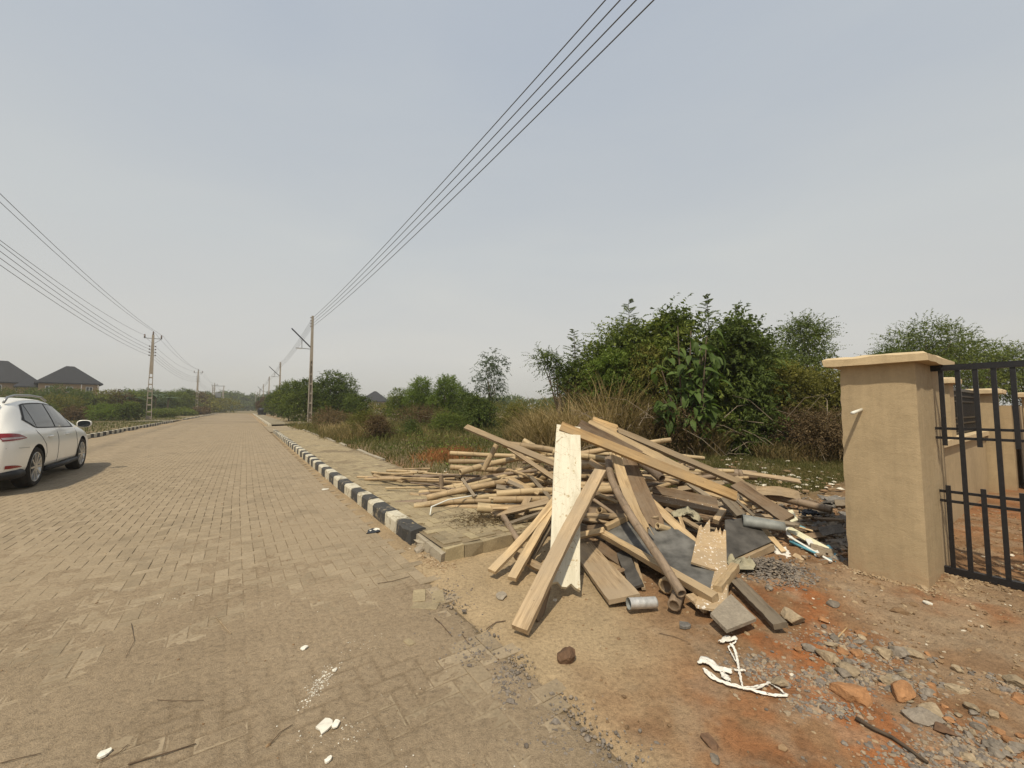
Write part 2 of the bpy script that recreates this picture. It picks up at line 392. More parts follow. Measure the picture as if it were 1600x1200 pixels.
simple('twig', (0.13, 0.088, 0.055), 0.9, 0.3, 30)
simple('chalk', (0.74, 0.70, 0.60), 0.95, 0.1, 40)
# car
t = NT('car_paint', 0.28, 0.5); t.col(t.mix(t.ramp(t.noise(t.coord(), 2.5, 4), [(0.3, 0.0), (0.8, 0.35)]), (0.84, 0.82, 0.76), (0.76, 0.71, 0.62)))
t.b.inputs['Coat Weight'].default_value = 0.5; t.b.inputs['Coat Roughness'].default_value = 0.12
t = NT('car_glass', 0.06, 0.6); t.col((0.018, 0.022, 0.024))
t = NT('rubber', 0.85, 0.2); t.col(t.ramp(t.noise(t.coord(), 20, 4), [(0.3, (0.018, 0.017, 0.016)), (0.8, (0.05, 0.042, 0.034))]))
t = NT('alloy', 0.32, 0.5); t.col((0.50, 0.50, 0.49)); t.b.inputs['Metallic'].default_value = 0.75
t = NT('car_black', 0.6, 0.3); t.col((0.018, 0.018, 0.019))
t = NT('tail_red', 0.15, 0.6); t.col((0.22, 0.012, 0.015))
t = NT('tail_clear', 0.12, 0.6); t.col((0.42, 0.33, 0.33))
t = NT('rail_grey', 0.35, 0.5); t.col((0.30, 0.30, 0.30)); t.b.inputs['Metallic'].default_value = 0.6

# ---------------------------------------------------------------- object helpers
MW = {}
def props(o, label=None, cat=None, group=None, kind=None):
    if label: o['label'] = label
    if cat: o['category'] = cat
    if group: o['group'] = group
    if kind: o['kind'] = kind
    return o
def raw_mesh(name, verts, faces, mat, smooth=False, tint=None, soil=None):
    """verts Nx3, faces: array NxK or a list of lists"""
    me = bpy.data.meshes.new(name)
    verts = np.asarray(verts, np.float32)
    if isinstance(faces, np.ndarray):
        K = faces.shape[1]; nf = len(faces)
        me.vertices.add(len(verts)); me.vertices.foreach_set('co', verts.ravel())
        me.loops.add(nf * K); me.loops.foreach_set('vertex_index', faces.astype(np.int32).ravel())
        me.polygons.add(nf); me.polygons.foreach_set('loop_start', np.arange(0, nf * K, K, dtype=np.int32))
        me.update(calc_edges=True)
    else:
        me.from_pydata([tuple(map(float, v)) for v in verts], [], faces)
    mats = mat if isinstance(mat, (list, tuple)) else [mat]
    for m in mats: me.materials.append(MATS[m])
    me.polygons.foreach_set('use_smooth', np.full(len(me.polygons), bool(smooth)))
    if tint is not None:
        at = me.attributes.new('tint', 'FLOAT', 'POINT'); at.data.foreach_set('value', np.asarray(tint, np.float32))
    if soil is not None:
        at = me.attributes.new('soil', 'FLOAT_COLOR', 'POINT')
        s4 = np.ones((len(soil), 4), np.float32); s4[:, :3] = soil
        at.data.foreach_set('color', s4.ravel())
    me.validate(verbose=False)
    return me
def obj_of(me, name, parent=None, mw=None):
    o = bpy.data.objects.new(name, me); COL.objects.link(o)
    if mw is not None: o.matrix_world = mw; o.matrix_basis = mw
    if parent is not None:
        o.parent = parent
    MW[o.name] = (MW[parent.name] if parent is not None else Matrix()) @ (mw if mw is not None else Matrix())
    return o
def mk(name, verts, faces, mat, parent=None, origin=None, **kw):
    """world-space vertices; the origin goes to the thing's base (or the parent's frame)"""
    verts = np.asarray(verts, float)
    if parent is not None:
        inv = np.array(MW[parent.name].inverted())
        verts = verts @ inv[:3, :3].T + inv[:3, 3]
        return obj_of(raw_mesh(name, verts, faces, mat, **kw), name, parent)
    if origin is None:
        mn, mx = verts.min(0), verts.max(0); origin = np.array([(mn[0] + mx[0]) / 2, (mn[1] + mx[1]) / 2, mn[2]])
    return obj_of(raw_mesh(name, verts - origin, faces, mat, **kw), name, None, Matrix.Translation(Vector(origin)))
def empty(name, loc, rz=0.0, label=None, cat=None, group=None, kind=None, mw=None):
    o = bpy.data.objects.new(name, None); COL.objects.link(o)
    o.empty_display_size = 0.2
    m = mw if mw is not None else Matrix.Translation(Vector(loc)) @ Matrix.Rotation(rz, 4, 'Z')
    o.matrix_basis = m; MW[o.name] = m
    return props(o, label, cat, group, kind)
def copy_tree(src, mw, label=None, group=None):
    c = src.copy(); COL.objects.link(c); c.matrix_basis = mw; MW[c.name] = mw
    if label: c['label'] = label
    if group: c['group'] = group
    for ch in list(src.children):
        d = ch.copy(); COL.objects.link(d); d.parent = c
        for g_ in list(ch.children):
            e = g_.copy(); COL.objects.link(e); e.parent = d
    return c
class MB:                                   # collects simple solids
    def __init__(s): s.v = []; s.f = []; s.mi = []; s.t = []
    def add(s, v, f, mi=0, tint=0.0):
        b = len(s.v); s.v.extend([tuple(map(float, p)) for p in v]); s.f.extend([[i + b for i in q] for q in f]); s.mi.extend([mi] * len(f)); s.t.extend([tint] * len(v))
    def box(s, a, b, mi=0):
        x0, y0, z0 = a; x1, y1, z1 = b
        s.add([(x0, y0, z0), (x1, y0, z0), (x1, y1, z0), (x0, y1, z0), (x0, y0, z1), (x1, y0, z1), (x1, y1, z1), (x0, y1, z1)],
              [(3, 2, 1, 0), (4, 5, 6, 7), (0, 1, 5, 4), (1, 2, 6, 5), (2, 3, 7, 6), (3, 0, 4, 7)], mi)
    def hexa(s, p, mi=0):                   # 4 bottom + 4 top points
        s.add(p, [(3, 2, 1, 0), (4, 5, 6, 7), (0, 1, 5, 4), (1, 2, 6, 5), (2, 3, 7, 6), (3, 0, 4, 7)], mi)
    def bar(s, p, q, w, h, up=(0, 0, 1), mi=0):
        p = Vector(p); q = Vector(q); d = (q - p).normalized(); u_ = Vector(up)
        sd_ = d.cross(u_)
        if sd_.length < 1e-4: sd_ = d.cross(Vector((1, 0, 0)))
        sd_.normalize(); u_ = sd_.cross(d).normalized()
        a = sd_ * w / 2; b = u_ * h / 2
        s.hexa([p - a - b, p + a - b, q + a - b, q - a - b, p - a + b, p + a + b, q + a + b, q - a + b], mi)
    def tube(s, pts, rad, n=8, mi=0, cap=True):
        pts = [Vector(p) for p in pts]; k = len(pts)
        if not hasattr(rad, '__len__'): rad = [rad] * k
        t0 = (pts[1] - pts[0]).normalized(); r_ = t0.orthogonal().normalized()
        V = []; F = []
        for i, p in enumerate(pts):
            t_ = (pts[min(i + 1, k - 1)] - pts[max(i - 1, 0)]).normalized()
            r_ = (r_ - t_ * r_.dot(t_)).normalized(); b_ = t_.cross(r_)
            for j in range(n):
                a = 2 * math.pi * j / n; V.append(p + (r_ * math.cos(a) + b_ * math.sin(a)) * rad[i])
        for i in range(k - 1):
            for j in range(n):
                F.append((i * n + j, i * n + (j + 1) % n, (i + 1) * n + (j + 1) % n, (i + 1) * n + j))
        if cap: F.append(tuple(range(n))[::-1]); F.append(tuple((k - 1) * n + j for j in range(n)))
        s.add(V, F, mi)
    def cyl(s, p, q, r, n=16, mi=0): s.tube([p, q], r, n, mi)
    def lathe(s, prof, n, origin, axis='Y', mi=0):   # prof: (radius, along)
        V = []; F = []; o = Vector(origin)
        for r_, a_ in prof:
            for j in range(n):
                c, s_ = math.cos(2 * math.pi * j / n) * r_, math.sin(2 * math.pi * j / n) * r_
                V.append(o + (Vector((c, a_, s_)) if axis == 'Y' else Vector((c, s_, a_))))
        for i in range(len(prof) - 1):
            for j in range(n): F.append((i * n + j, i * n + (j + 1) % n, (i + 1) * n + (j + 1) % n, (i + 1) * n + j))
        s.add(V, F, mi)
    def build(s, name, mat, parent=None, world=True, smooth=False, mw=None, tint=False):
        kw = dict(smooth=smooth)
        if tint: kw['tint'] = s.t
        if world: o = mk(name, s.v, s.f, mat, parent, **kw)
        else: o = obj_of(raw_mesh(name, s.v, s.f, mat, **kw), name, parent, mw)
        if isinstance(mat, (list, tuple)) and len(o.data.polygons) == len(s.mi): o.data.polygons.foreach_set('material_index', s.mi)
        return o
def smooth_by_angle(o, deg=40):
    o.data.polygons.foreach_set('use_smooth', np.ones(len(o.data.polygons), bool))
    try: o.data.set_sharp_from_angle(angle=R(deg))
    except Exception: pass

# ---------------------------------------------------------------- the lie of the land
WALK_V1 = 3.08
def ground_z(x, y):
    x = np.asarray(x, float); y = np.asarray(y, float)
    v, u = vu(x, y)
    n = fbm(x * 0.35, y * 0.35, 3, 4) - 0.5
    nf = fbm(x * 3.1, y * 3.1, 8, 4) - 0.5
    road = sstep(-6.35, -6.15, v) * (1 - sstep(1.22, 1.5, v))
    right = sstep(1.22, 1.5, v)
    z_right = 0.0 + 0.05 * sstep(1.5, 4.5, v) + 0.10 * sstep(3.2, 6, v) * sstep(3, 9, u) + n * 0.10 * sstep(3.0, 7, v) + nf * 0.022
    z_right = z_right + 0.9 * sstep(18, 50, v) * 0.5 + 0.35 * sstep(6.5, 9, v) * sstep(2, 5, u) * (0.4 + n)
    # inside the compound the soil rises
    z_right = z_right + 0.30 * sstep(7.0, 11, v) * (1 - sstep(-0.6, 0.6, u)) * (0.7 + n)
    # the walk lies on a bed: keep the soil below it
    walk = sstep(1.4, 1.6, v) * (1 - sstep(WALK_V1 - 0.05, WALK_V1 + 0.15, v)) * sstep(3.5, 3.8, u)
    z_right = z_right * (1 - walk) + walk * 0.0
    z_left = 0.07 + n * 0.25 * sstep(-8, -14, v) + nf * 0.02
    z = road * (-0.05) + right * z_right + (1 - sstep(-6.35, -6.15, v)) * z_left
    return z
def gz(x, y): return float(ground_z(np.array([x]), np.array([y]))[0])

def axis_grid(dense0, dense1, step, lo, hi, growth=1.09, mid=0.12):
    a = list(np.arange(dense0, dense1 + 1e-6, step)); s = step
    while a[-1] < hi: s *= growth; a.append(min(a[-1] + s, hi))
    b = [a[0]]; s = step
    while b[-1] > lo: s *= growth; b.append(max(b[-1] - s, lo))
    return np.array(b[::-1][:-1] + a)
def grid_mesh(xs, ys, zf):
    X, Y = np.meshgrid(xs, ys); Z = zf(X, Y)
    V = np.stack([X.ravel(), Y.ravel(), Z.ravel()], 1)
    nx, ny = len(xs), len(ys)
    i = np.arange(nx - 1); j = np.arange(ny - 1); I, J = np.meshgrid(i, j)
    a = (J * nx + I).ravel()
    return V, np.stack([a, a + 1, a + nx + 1, a + nx], 1)

def blob(x, y, px, py, rad, z=0.0, sx=1.0):
    c = G(px, py, z); d = np.hypot(x - c[0], y - c[1])
    w = rad * (0.75 + 0.5 * fbm(x * 2.5, y * 2.5, 21, 3))
    return 1 - sstep(w * 0.55, w * 1.15, d)
def soil_colour(x, y):
    v, u = vu(x, y)
    n = fbm(x * 0.9, y * 0.9, 31, 5); n2 = fbm(x * 4.5, y * 4.5, 41, 4); n3 = fbm(x * 0.12, y * 0.12, 55, 4)
    tan = np.array([0.325, 0.238, 0.142]); pale = np.array([0.410, 0.305, 0.180]); orange = np.array([0.320, 0.122, 0.044])
    brown = np.array([0.230, 0.124, 0.060]); dgrass = np.array([0.150, 0.130, 0.062]); litter = np.array([0.175, 0.128, 0.074])
    def lerp(a, b, t): return a + (b - a) * t[..., None]
    c = np.broadcast_to(tan, x.shape + (3,)).copy()
    # driveway apron, pale and compacted
    ap = sstep(1.1, 1.5, v) * (1 - sstep(2.3, 3.6, v + (n - 0.5) * 2.2)) * (1 - sstep(3.5, 4.2, u))
    c = lerp(c, pale, ap * 0.75 * (0.7 + 0.6 * n2))
    br = sstep(-0.45, 0.45, v - (0.35 + 1.1 * np.clip(u, -1, 2.5)) + (n - 0.5) * 1.6) * sstep(1.25, 1.55, v)
    c = lerp(c, brown, br * 0.85)
    om = np.zeros_like(x)
    for (px, py, r_, k) in ((1235, 935, 0.42, 1.0), (1190, 985, 0.35, 0.9), (1270, 1000, 0.45, 0.95), (1300, 1060, 0.42, 0.85), (1210, 1120, 0.5, 0.6), (1340, 1130, 0.42, 0.85),
                            (1420, 1140, 0.30, 0.8), (1400, 900, 0.4, 0.35), (1500, 960, 0.35, 0.7), (1250, 1190, 0.5, 0.5), (1050, 1150, 0.45, 0.25), (1570, 800, 1.2, 0.55), (1500, 1180, 0.4, 0.5)):
        om = np.maximum(om, k * blob(x, y, px, py, r_))
    inside = sstep(5.2, 5.8, v) * (1 - sstep(1.2, 2.0, u))
    om = np.maximum(om, inside * 0.75 * sstep(0.35, 0.6, n))
    n5 = fbm(x * 11, y * 11, 47, 4)
    c = lerp(c, orange, np.clip(om * sstep(0.34, 0.62, n2 * 0.6 + n5 * 0.4) * 1.05, 0, 1) * np.maximum(br, sstep(2.2, 2.8, v)))
    c = lerp(c, np.array([0.165, 0.095, 0.050]), sstep(0.52, 0.66, n5) * 0.55 * br)
    c = lerp(c, np.array([0.33, 0.25, 0.165]), sstep(0.50, 0.68, fbm(x * 6, y * 6, 48, 4)) * 0.45 * br)
    # dust in front of the pillar
    pd = blob(x, y, 1480, 960, 0.9); c = lerp(c, np.array([0.36, 0.27, 0.175]), pd * 0.55 * (1 - om))
    # verge and field
    veg = sstep(3.2, 4.0, v) * sstep(6.0, 8.5, u + (n - 0.5) * 3 + sstep(4, 8, v) * 0.5)
    veg = np.maximum(veg, sstep(5.5, 7.0, v) * sstep(1.8, 3.5, u))
    veg = np.maximum(veg, 1 - sstep(-7.6, -6.9, v))
    mixc = lerp(np.broadcast_to(dgrass, c.shape), litter, sstep(0.4, 0.62, n))
    mixc = lerp(mixc, np.array([0.26, 0.19, 0.11]), sstep(0.58, 0.75, n2) * 0.6)
    c = lerp(c, mixc, veg)
    far = sstep(60, 140, np.hypot(x, y)) * veg
    c = lerp(c, np.array([0.085, 0.085, 0.042]), far * (0.6 + 0.4 * n3))
    return c

xs = axis_grid(-1.6, 6.6, 0.026, -900, 900)
ys = axis_grid(0.9, 5.2, 0.026, -300, 1500)
V, F = grid_mesh(xs, ys, ground_z)
nearw = (np.abs(V[:, 0] - 2.5) < 6) & (V[:, 1] > 0) & (V[:, 1] < 8)
rough = (fbm(V[:, 0] * 11, V[:, 1] * 11, 77, 3) - 0.5) * 0.030 + np.maximum(0, fbm(V[:, 0] * 26, V[:, 1] * 26, 78, 2) - 0.62) * 0.06
vv_, uu_ = vu(V[:, 0], V[:, 1])
rough *= (0.28 + 0.9 * sstep(2.4, 4.0, vv_)) * nearw * sstep(1.25, 1.6, vv_)
# brushed grooves in the apron
rough += nearw * sstep(1.6, 2.0, vv_) * (1 - sstep(2.4, 2.9, vv_)) * sstep(2.0, 2.6, uu_) * (1 - sstep(3.3, 3.5, uu_)) * 0.0035 * np.sin(vv_ * 2 * math.pi / 0.09)
V[:, 2] += rough
gr = mk('ground', V, F, 'soil', origin=np.zeros(3), smooth=True, soil=soil_colour(V[:, 0], V[:, 1]))
props(gr, kind='structure')

# ---------------------------------------------------------------- the road
def strip(u0, u1, du, v0, v1, nv, z, bend=True):
    us = np.arange(u0, u1 + 1e-6, du); vs = np.linspace(v0, v1, nv)
    Uu, Vv = np.meshgrid(us, vs, indexing='ij'); Vo = Vv + off(Uu)
    P = np.stack([(Vo * VX + Uu * UX).ravel(), (Vo * VY + Uu * UY).ravel(), np.full(Uu.size, z)], 1)
    n = len(vs); I, J = np.meshgrid(np.arange(n - 1), np.arange(len(us) - 1)); a = (J * n + I).ravel()
    return P, np.stack([a, a + n, a + n + 1, a + 1], 1)[:, ::-1], Uu.ravel(), Vv.ravel()
P, Fq, Uu, Vv = strip(-14, 290, 0.5, -6.05, 1.36, 24, -0.006)
nn = fbm(P[:, 0] * 0.5, P[:, 1] * 0.5, 5, 4)[:, None]
near = (1 - sstep(44, 46, Uu))[:, None]
colr = near * (np.array([0.150, 0.112, 0.068]) * (0.8 + 0.4 * nn)) + (1 - near) * (np.array([0.272, 0.212, 0.140]) * (0.85 + 0.3 * nn))
P[:, 2] = -0.0085 + 0.0055 * sstep(45, 46.5, Uu)
road = mk('road', P, Fq, 'road_bed', origin=np.zeros(3), soil=colr)
props(road, kind='structure')
# entrance aprons and the cross street at the far end
PAV_L, PAV_W = 0.20, 0.10
def herringbone(u0, u1, v0, v1, ang=0.0):
    """cells of a 90 degree herringbone of 2:1 pavers: centre u, centre v, long axis along u?"""
    out = []
    w = PAV_W
    iu0, iu1 = int(math.floor(u0 / w)) - 3, int(math.ceil(u1 / w)) + 3
    iv0, iv1 = int(math.floor(v0 / w)) - 3, int(math.ceil(v1 / w)) + 3
    I, J = np.meshgrid(np.arange(iu0, iu1), np.arange(iv0, iv1), indexing='ij')
    k = (I - J) % 4
    h = k == 0                       # long along u : covers (i,j),(i+1,j)
    t_ = k == 3                      # long along v : covers (i,j),(i,j+1)
    cu = np.concatenate([(I[h] + 1.0) * w, (I[t_] + 0.5) * w]); cv = np.concatenate([(J[h] + 0.5) * w, (J[t_] + 1.0) * w])
    lu = np.concatenate([np.ones(h.sum(), bool), np.zeros(t_.sum(), bool)])
    m = (cu > u0) & (cu < u1) & (cv > v0) & (cv < v1)
    return cu[m], cv[m], lu[m]
PAV_F = np.array([(0, 1, 2, 3), (4, 5, 1, 0), (5, 6, 2, 1), (6, 7, 3, 2), (7, 4, 0, 3), (8, 9, 5, 4), (9, 10, 6, 5), (10, 11, 7, 6), (11, 8, 4, 7)])
def paver_local(L, Wd, gap=0.005, ch=0.003, dz=0.003, depth=0.03):
    a, b = L / 2 - gap / 2, Wd / 2 - gap / 2
    q = [(-1, -1), (1, -1), (1, 1), (-1, 1)]
    return np.array([(x * (a - ch), y * (b - ch), 0) for x, y in q] + [(x * a, y * b, -dz) for x, y in q] + [(x * a, y * b, -depth) for x, y in q])
def lay_pavers(name_one, name_mass, parent, cu, cv, lu, z, rng, mat_one, mat_mass, n_single, zfun=None, tilt=0.003, wob=0.0009):
    th0 = np.arctan2(UY, UX)
    vb = cv + off(cu)
    cx, cy = vb * VX + cu * UX, vb * VY + cu * UY
    # largest in the picture first
    fwd = cy > 0.9
    pxx = np.where(fwd, 800 + FPX * cx / np.maximum(cy, 0.1), -1e5)
    pyy = np.where(fwd, 638 + FPX * (EYE - z) / np.maximum(cy, 0.1), 1e5)
    vis = fwd & (pxx > -25) & (pxx < 1625) & (pyy < 1215)
    size = np.where(vis, 1.0 / np.maximum(cy, 0.1) ** 2, 0)
    order = np.argsort(-size)
    single = np.zeros(len(cu), bool); single[order[:n_single]] = size[order[:n_single]] > 0
    zz = z + rng.normal(0, wob, len(cu)) + (zfun(cx, cy) if zfun else 0)
    rot = th0 + rng.normal(0, 0.010, len(cu)) + np.where(lu, 0, math.pi / 2)
    tx, ty = rng.normal(0, tilt, len(cu)), rng.normal(0, tilt, len(cu))
    loc = paver_local(PAV_L, PAV_W)
    # the mass
    mI = np.where(~single)[0]
    c, s = np.cos(rot[mI]), np.sin(rot[mI])
    lx, ly, lz = loc[:, 0], loc[:, 1], loc[:, 2]
    X = cx[mI, None] + c[:, None] * lx - s[:, None] * ly
    Y = cy[mI, None] + s[:, None] * lx + c[:, None] * ly
    Z = zz[mI, None] + lz + tx[mI, None] * lx + ty[mI, None] * ly
    Vm = np.stack([X, Y, Z], -1).reshape(-1, 3)
    Fm = (PAV_F[None] + (np.arange(len(mI)) * 12)[:, None, None]).reshape(-1, 4)
    tint = np.repeat(np.clip(rng.normal(0.5, 0.22, len(mI)), 0, 1), 12)
    o = mk(name_mass, Vm, Fm, mat_mass, parent, tint=tint); props(o, kind='stuff')
    loc_c = np.vstack([loc])
    me = raw_mesh(name_one, loc_c, np.vstack([PAV_F, [(11, 10, 9, 8)]]), mat_one)
    for i in np.where(single)[0]:
        m = Matrix.Translation((cx[i], cy[i], zz[i])) @ Matrix.Rotation(rot[i], 4, 'Z') @ Matrix.Rotation(tx[i], 4, 'Y')
        obj_of(me, name_one, parent, MW[parent.name].inverted() @ m)
rng = np.random.default_rng(4)
cu, cv, lu = herringbone(-3, 46, -5.98, 1.42)
ok = ~((cv > 1.25) & (cu < 3.6) & (rng.random(len(cu)) < 0.5))
lay_pavers('paver', 'paver_field', road, cu[ok], cv[ok], lu[ok], 0.0, rng, 'road_paver_single', 'road_paver', 300)

# dust drifted over the pavers near the camera
def joint_dist(v, u):
    a, b = np.asarray(u) / PAV_W, np.asarray(v) / PAV_W; i, j = np.floor(a), np.floor(b); fa, fb = a - i, b - j; k = np.mod(i - j, 4)
    d = np.minimum(np.minimum(np.where(k == 1, 9, fa), np.where(k == 0, 9, 1 - fa)), np.minimum(np.where(k == 2, 9, fb), np.where(k == 3, 9, 1 - fb)))
    return d * PAV_W
def dust_z(x, y):
    v, u = vu(x, y); d = np.hypot(x, y)
    n = fbm(x * 0.8, y * 0.8, 61, 4); n2 = fbm(x * 5, y * 5, 62, 4); n3 = fbm(x * 22, y * 22, 63, 3)
    n4 = fbm(x * 9, y * 9, 64, 4)
    amount = (1 - sstep(0.5, 8.5, y + (n - 0.5) * 6.0 + np.maximum(0, -(v)) * 0.18))
    amount = np.maximum(amount, sstep(0.4, 1.5, v) * (1 - sstep(7, 14, u)) * 0.62)
    jd = joint_dist(v, u)
    j = np.exp(-(jd / 0.011) ** 2) * sstep(0.25, 0.6, n2 + 0.25)
    return -0.0125 + amount * 0.0170 + (n2 - 0.5) * 0.0100 + (n3 - 0.5) * 0.0050 + np.maximum(0, n4 - 0.55) * 0.012 * amount - j * 0.0035 * amount - 0.05 * sstep(1.25, 1.6, v)
xs2 = axis_grid(-3.0, 1.4, 0.0125, -16, 3.0, 1.03); ys2 = axis_grid(1.15, 4.2, 0.0125, -2.0, 16, 1.02)
V, F = grid_mesh(xs2, ys2, dust_z)
vv_, uu_ = vu(V[:, 0], V[:, 1])
keepv = (vv_ > -6.0) & (vv_ < 1.58) & (V[:, 2] > -0.0135)
kf = keepv[F].all(1); F = F[kf]
used = np.unique(F); remap = -np.ones(len(V), int); remap[used] = np.arange(len(used))
jt = np.exp(-(joint_dist(vv_, uu_) / 0.011) ** 2) * sstep(0.35, 0.65, fbm(V[:, 0] * 2.2, V[:, 1] * 2.2, 66, 3)) * 0.5
dust = mk('road_dust', V[used], remap[F], 'dust', smooth=True, tint=jt[used]); props(dust, kind='stuff')

# ---------------------------------------------------------------- kerbs
def kerb_block(u0, u1, v0, v1, h, rng, chip=0.0, nseg=2):
    """rounded-edge block in road coordinates, roughened"""
    prof = [(v0, -0.03), (v0, h - 0.03), (v0 + 0.018, h - 0.006), (v0 + 0.045, h), (v1 - 0.02, h), (v1, h - 0.012), (v1, -0.03)]
    V = []; F = []; n = len(prof)
    us = np.linspace(u0, u1, nseg + 1)
    for k, u_ in enumerate(us):
        for (a, z) in prof:
            j = rng.normal(0, 0.0025 + chip, 3)
            if z < 0: j[:] = 0
            if chip and z > 0: j[2] = -abs(j[2]) * 1.4
            if k in (0, nseg): j[1] = 0
            V.append(W(a + j[0], u_ + j[1], z + j[2]))
    for k in range(nseg):
        for i in range(n - 1): F.append((k * n + i, k * n + i + 1, (k + 1) * n + i + 1, (k + 1) * n + i)[::-1])
    F.append(tuple(range(n))[::-1]); F.append(tuple(nseg * n + i for i in range(n)))
    return V, F
def kerb_run(name, ulist, v0, v1, h, rng, first_black=True, mats=('kerb_black', 'kerb_white'), sign=1, chipf=None):
    p = empty(name, W((v0 + v1) / 2, ulist[0], 0), kind='structure')
    for i in range(len(ulist) - 1):
        chip = chipf(ulist[i]) if chipf else 0.0
        hh = h + rng.normal(0, 0.005)
        V, F = kerb_block(ulist[i] + 0.003, ulist[i + 1] - 0.003, v0 + rng.normal(0, 0.004), v1, hh, rng, chip, 5 if chip else 2)
        if sign < 0: F = F
        m = mats[(i + (0 if first_black else 1)) % 2]
        mk('kerb_block', V, F, m, p)
    return p
rng = np.random.default_rng(7)
ul = [4.14, 4.62, 5.04, 5.55, 5.83, 6.15, 6.38, 6.82, 7.27]
while ul[-1] < 27.5: ul.append(ul[-1] + rng.choice([0.34, 0.42, 0.5]))
kerb_right = kerb_run('kerb', ul, 1.57, 1.74, 0.168, rng, chipf=lambda u_: 0.010 if u_ < 4.3 else 0.0)
# broken end of the kerb
V, F = kerb_block(3.90, 4.12, 1.60, 1.76, 0.10, rng, 0.020, 5); mk('kerb_block', V, F, 'kerb_bare', kerb_right)
ul = [37.5]
while ul[-1] < 120: ul.append(ul[-1] + 1.5)
kerb_run('kerb', ul, 1.75, 1.95, 0.17, rng, mats=('kerb_white', 'kerb_bare'))
ul = [18.0]
while ul[-1] < 53.5: ul.append(ul[-1] + rng.choice([0.5, 0.6]))
kerb_left = kerb_run('kerb', ul, -6.25, -6.05, 0.20, rng)
ul = [62.0]
while ul[-1] < 200: ul.append(ul[-1] + 2.4)
kerb_run('kerb', ul, -6.25, -6.05, 0.2, rng, mats=('kerb_bare', 'kerb_white'))
# far cross kerb: painted blocks across the end of the road
p = empty('kerb', W(-2, 262, 0), kind='structure')
for k in range(16):
    b = MB(); v0 = -10 + k * 1.1; c0 = [W(v0, 262, 0), W(v0 + 1.06, 262, 0), W(v0 + 1.06, 262.4, 0), W(v0, 262.4, 0)]
    b.hexa([tuple(q) for q in c0] + [(q[0], q[1], 0.55) for q in c0]); b.build('kerb_block', 'kerb_white' if k % 2 else 'kerb_black', p)

# ---------------------------------------------------------------- the walk beside the road
walk = empty('sidewalk', W(2.4, 10, 0), kind='structure')
P, Fq, Uu, Vv = strip(3.56, 27.6, 0.25, 1.66, WALK_V1, 8, 0.126)
nn = fbm(P[:, 0] * 0.7, P[:, 1] * 0.7, 15, 4)[:, None]
mk('walk_bed', P, Fq, 'road_bed', walk, soil=np.array([0.22, 0.17, 0.105]) * (0.8 + 0.4 * nn))
cu, cv, lu = herringbone(3.60, 27.5, 1.74, WALK_V1 - 0.04)
rng = np.random.default_rng(9)
def walk_wave(x, y): return (fbm(x * 0.9, y * 0.9, 90, 3) - 0.5) * 0.03
lay_pavers('paver', 'paver_field', walk, cu, cv, lu, 0.135, rng, 'walk_paver_single', 'walk_paver', 260, walk_wave, 0.006, 0.0014)
# side faces of the walk: edging at its near end and along its outer side
for k in range(8):
    b = MB(); v0 = 1.67 + k * 0.205
    c0 = [W(v0, 3.50, 0), W(v0 + 0.20, 3.50, 0), W(v0 + 0.20, 3.585, 0), W(v0, 3.585, 0)]
    zt = 0.124 + rng.normal(0, 0.004)
    b.hexa([(q[0] + rng.normal(0, .004), q[1] + rng.normal(0, .004), -0.05) for q in c0] + [(q[0] + rng.normal(0, .005), q[1] + rng.normal(0, .005), zt + rng.normal(0, .004)) for q in c0]); b.build('edging_stone', 'walk_paver_single', walk)
b = MB(); c0 = [W(1.62, 3.52, 0), W(1.79, 3.52, 0), W(1.79, 4.2, 0), W(1.62, 4.2, 0)]
b.hexa([(q[0], q[1], -0.05) for q in c0] + [(q[0] + rng.normal(0, .01), q[1] + rng.normal(0, .01), z_) for q, z_ in zip(c0, (0.085, 0.124, 0.128, 0.11))]); b.build('mortar_haunch', 'kerb_bare', walk)
for k in range(25):
    u0 = 3.6 + k * 0.96
    if rng.random() < 0.25: continue
    b = MB(); dv = rng.normal(0, 0.02)
    c0 = [W(WALK_V1 + dv, u0, 0), W(WALK_V1 + 0.1 + dv, u0, 0), W(WALK_V1 + 0.1 + dv, u0 + 0.93, 0), W(WALK_V1 + dv, u0 + 0.93, 0)]
    b.hexa([(q[0], q[1], -0.05) for q in c0] + [(q[0], q[1], 0.155 + rng.normal(0, 0.008)) for q in c0]); b.build('edging_stone', 'kerb_bare', walk)
# the walk goes on beyond the entrance
P, Fq, Uu, Vv = strip(37.6, 120, 1.0, 1.95, 3.3, 4, 0.14)
nn = fbm(P[:, 0] * 0.7, P[:, 1] * 0.7, 15, 4)[:, None]
far_walk = mk('pavement', P, Fq, 'road_bed', soil=np.array([0.26, 0.22, 0.15]) * (0.8 + 0.4 * nn)); props(far_walk, kind='structure')
# entrance strips of bare concrete left and right
def pad(name, v0, v1, u0, u1, z, c):
    P, Fq, Uu, Vv = strip(u0, u1, 0.5, v0, v1, 8, z)
    nn = fbm(P[:, 0] * 0.7, P[:, 1] * 0.7, 25, 4)[:, None]
    o = mk(name, P, Fq, 'road_bed', soil=np.array(c) * (0.75 + 0.5 * nn)); props(o, kind='structure')
pad('driveway', 1.40, 5.6, 28, 37.3, 0.035, (0.30, 0.24, 0.16))
pad('driveway', -9.5, -6.1, 54, 61.5, 0.13, (0.24, 0.20, 0.14))

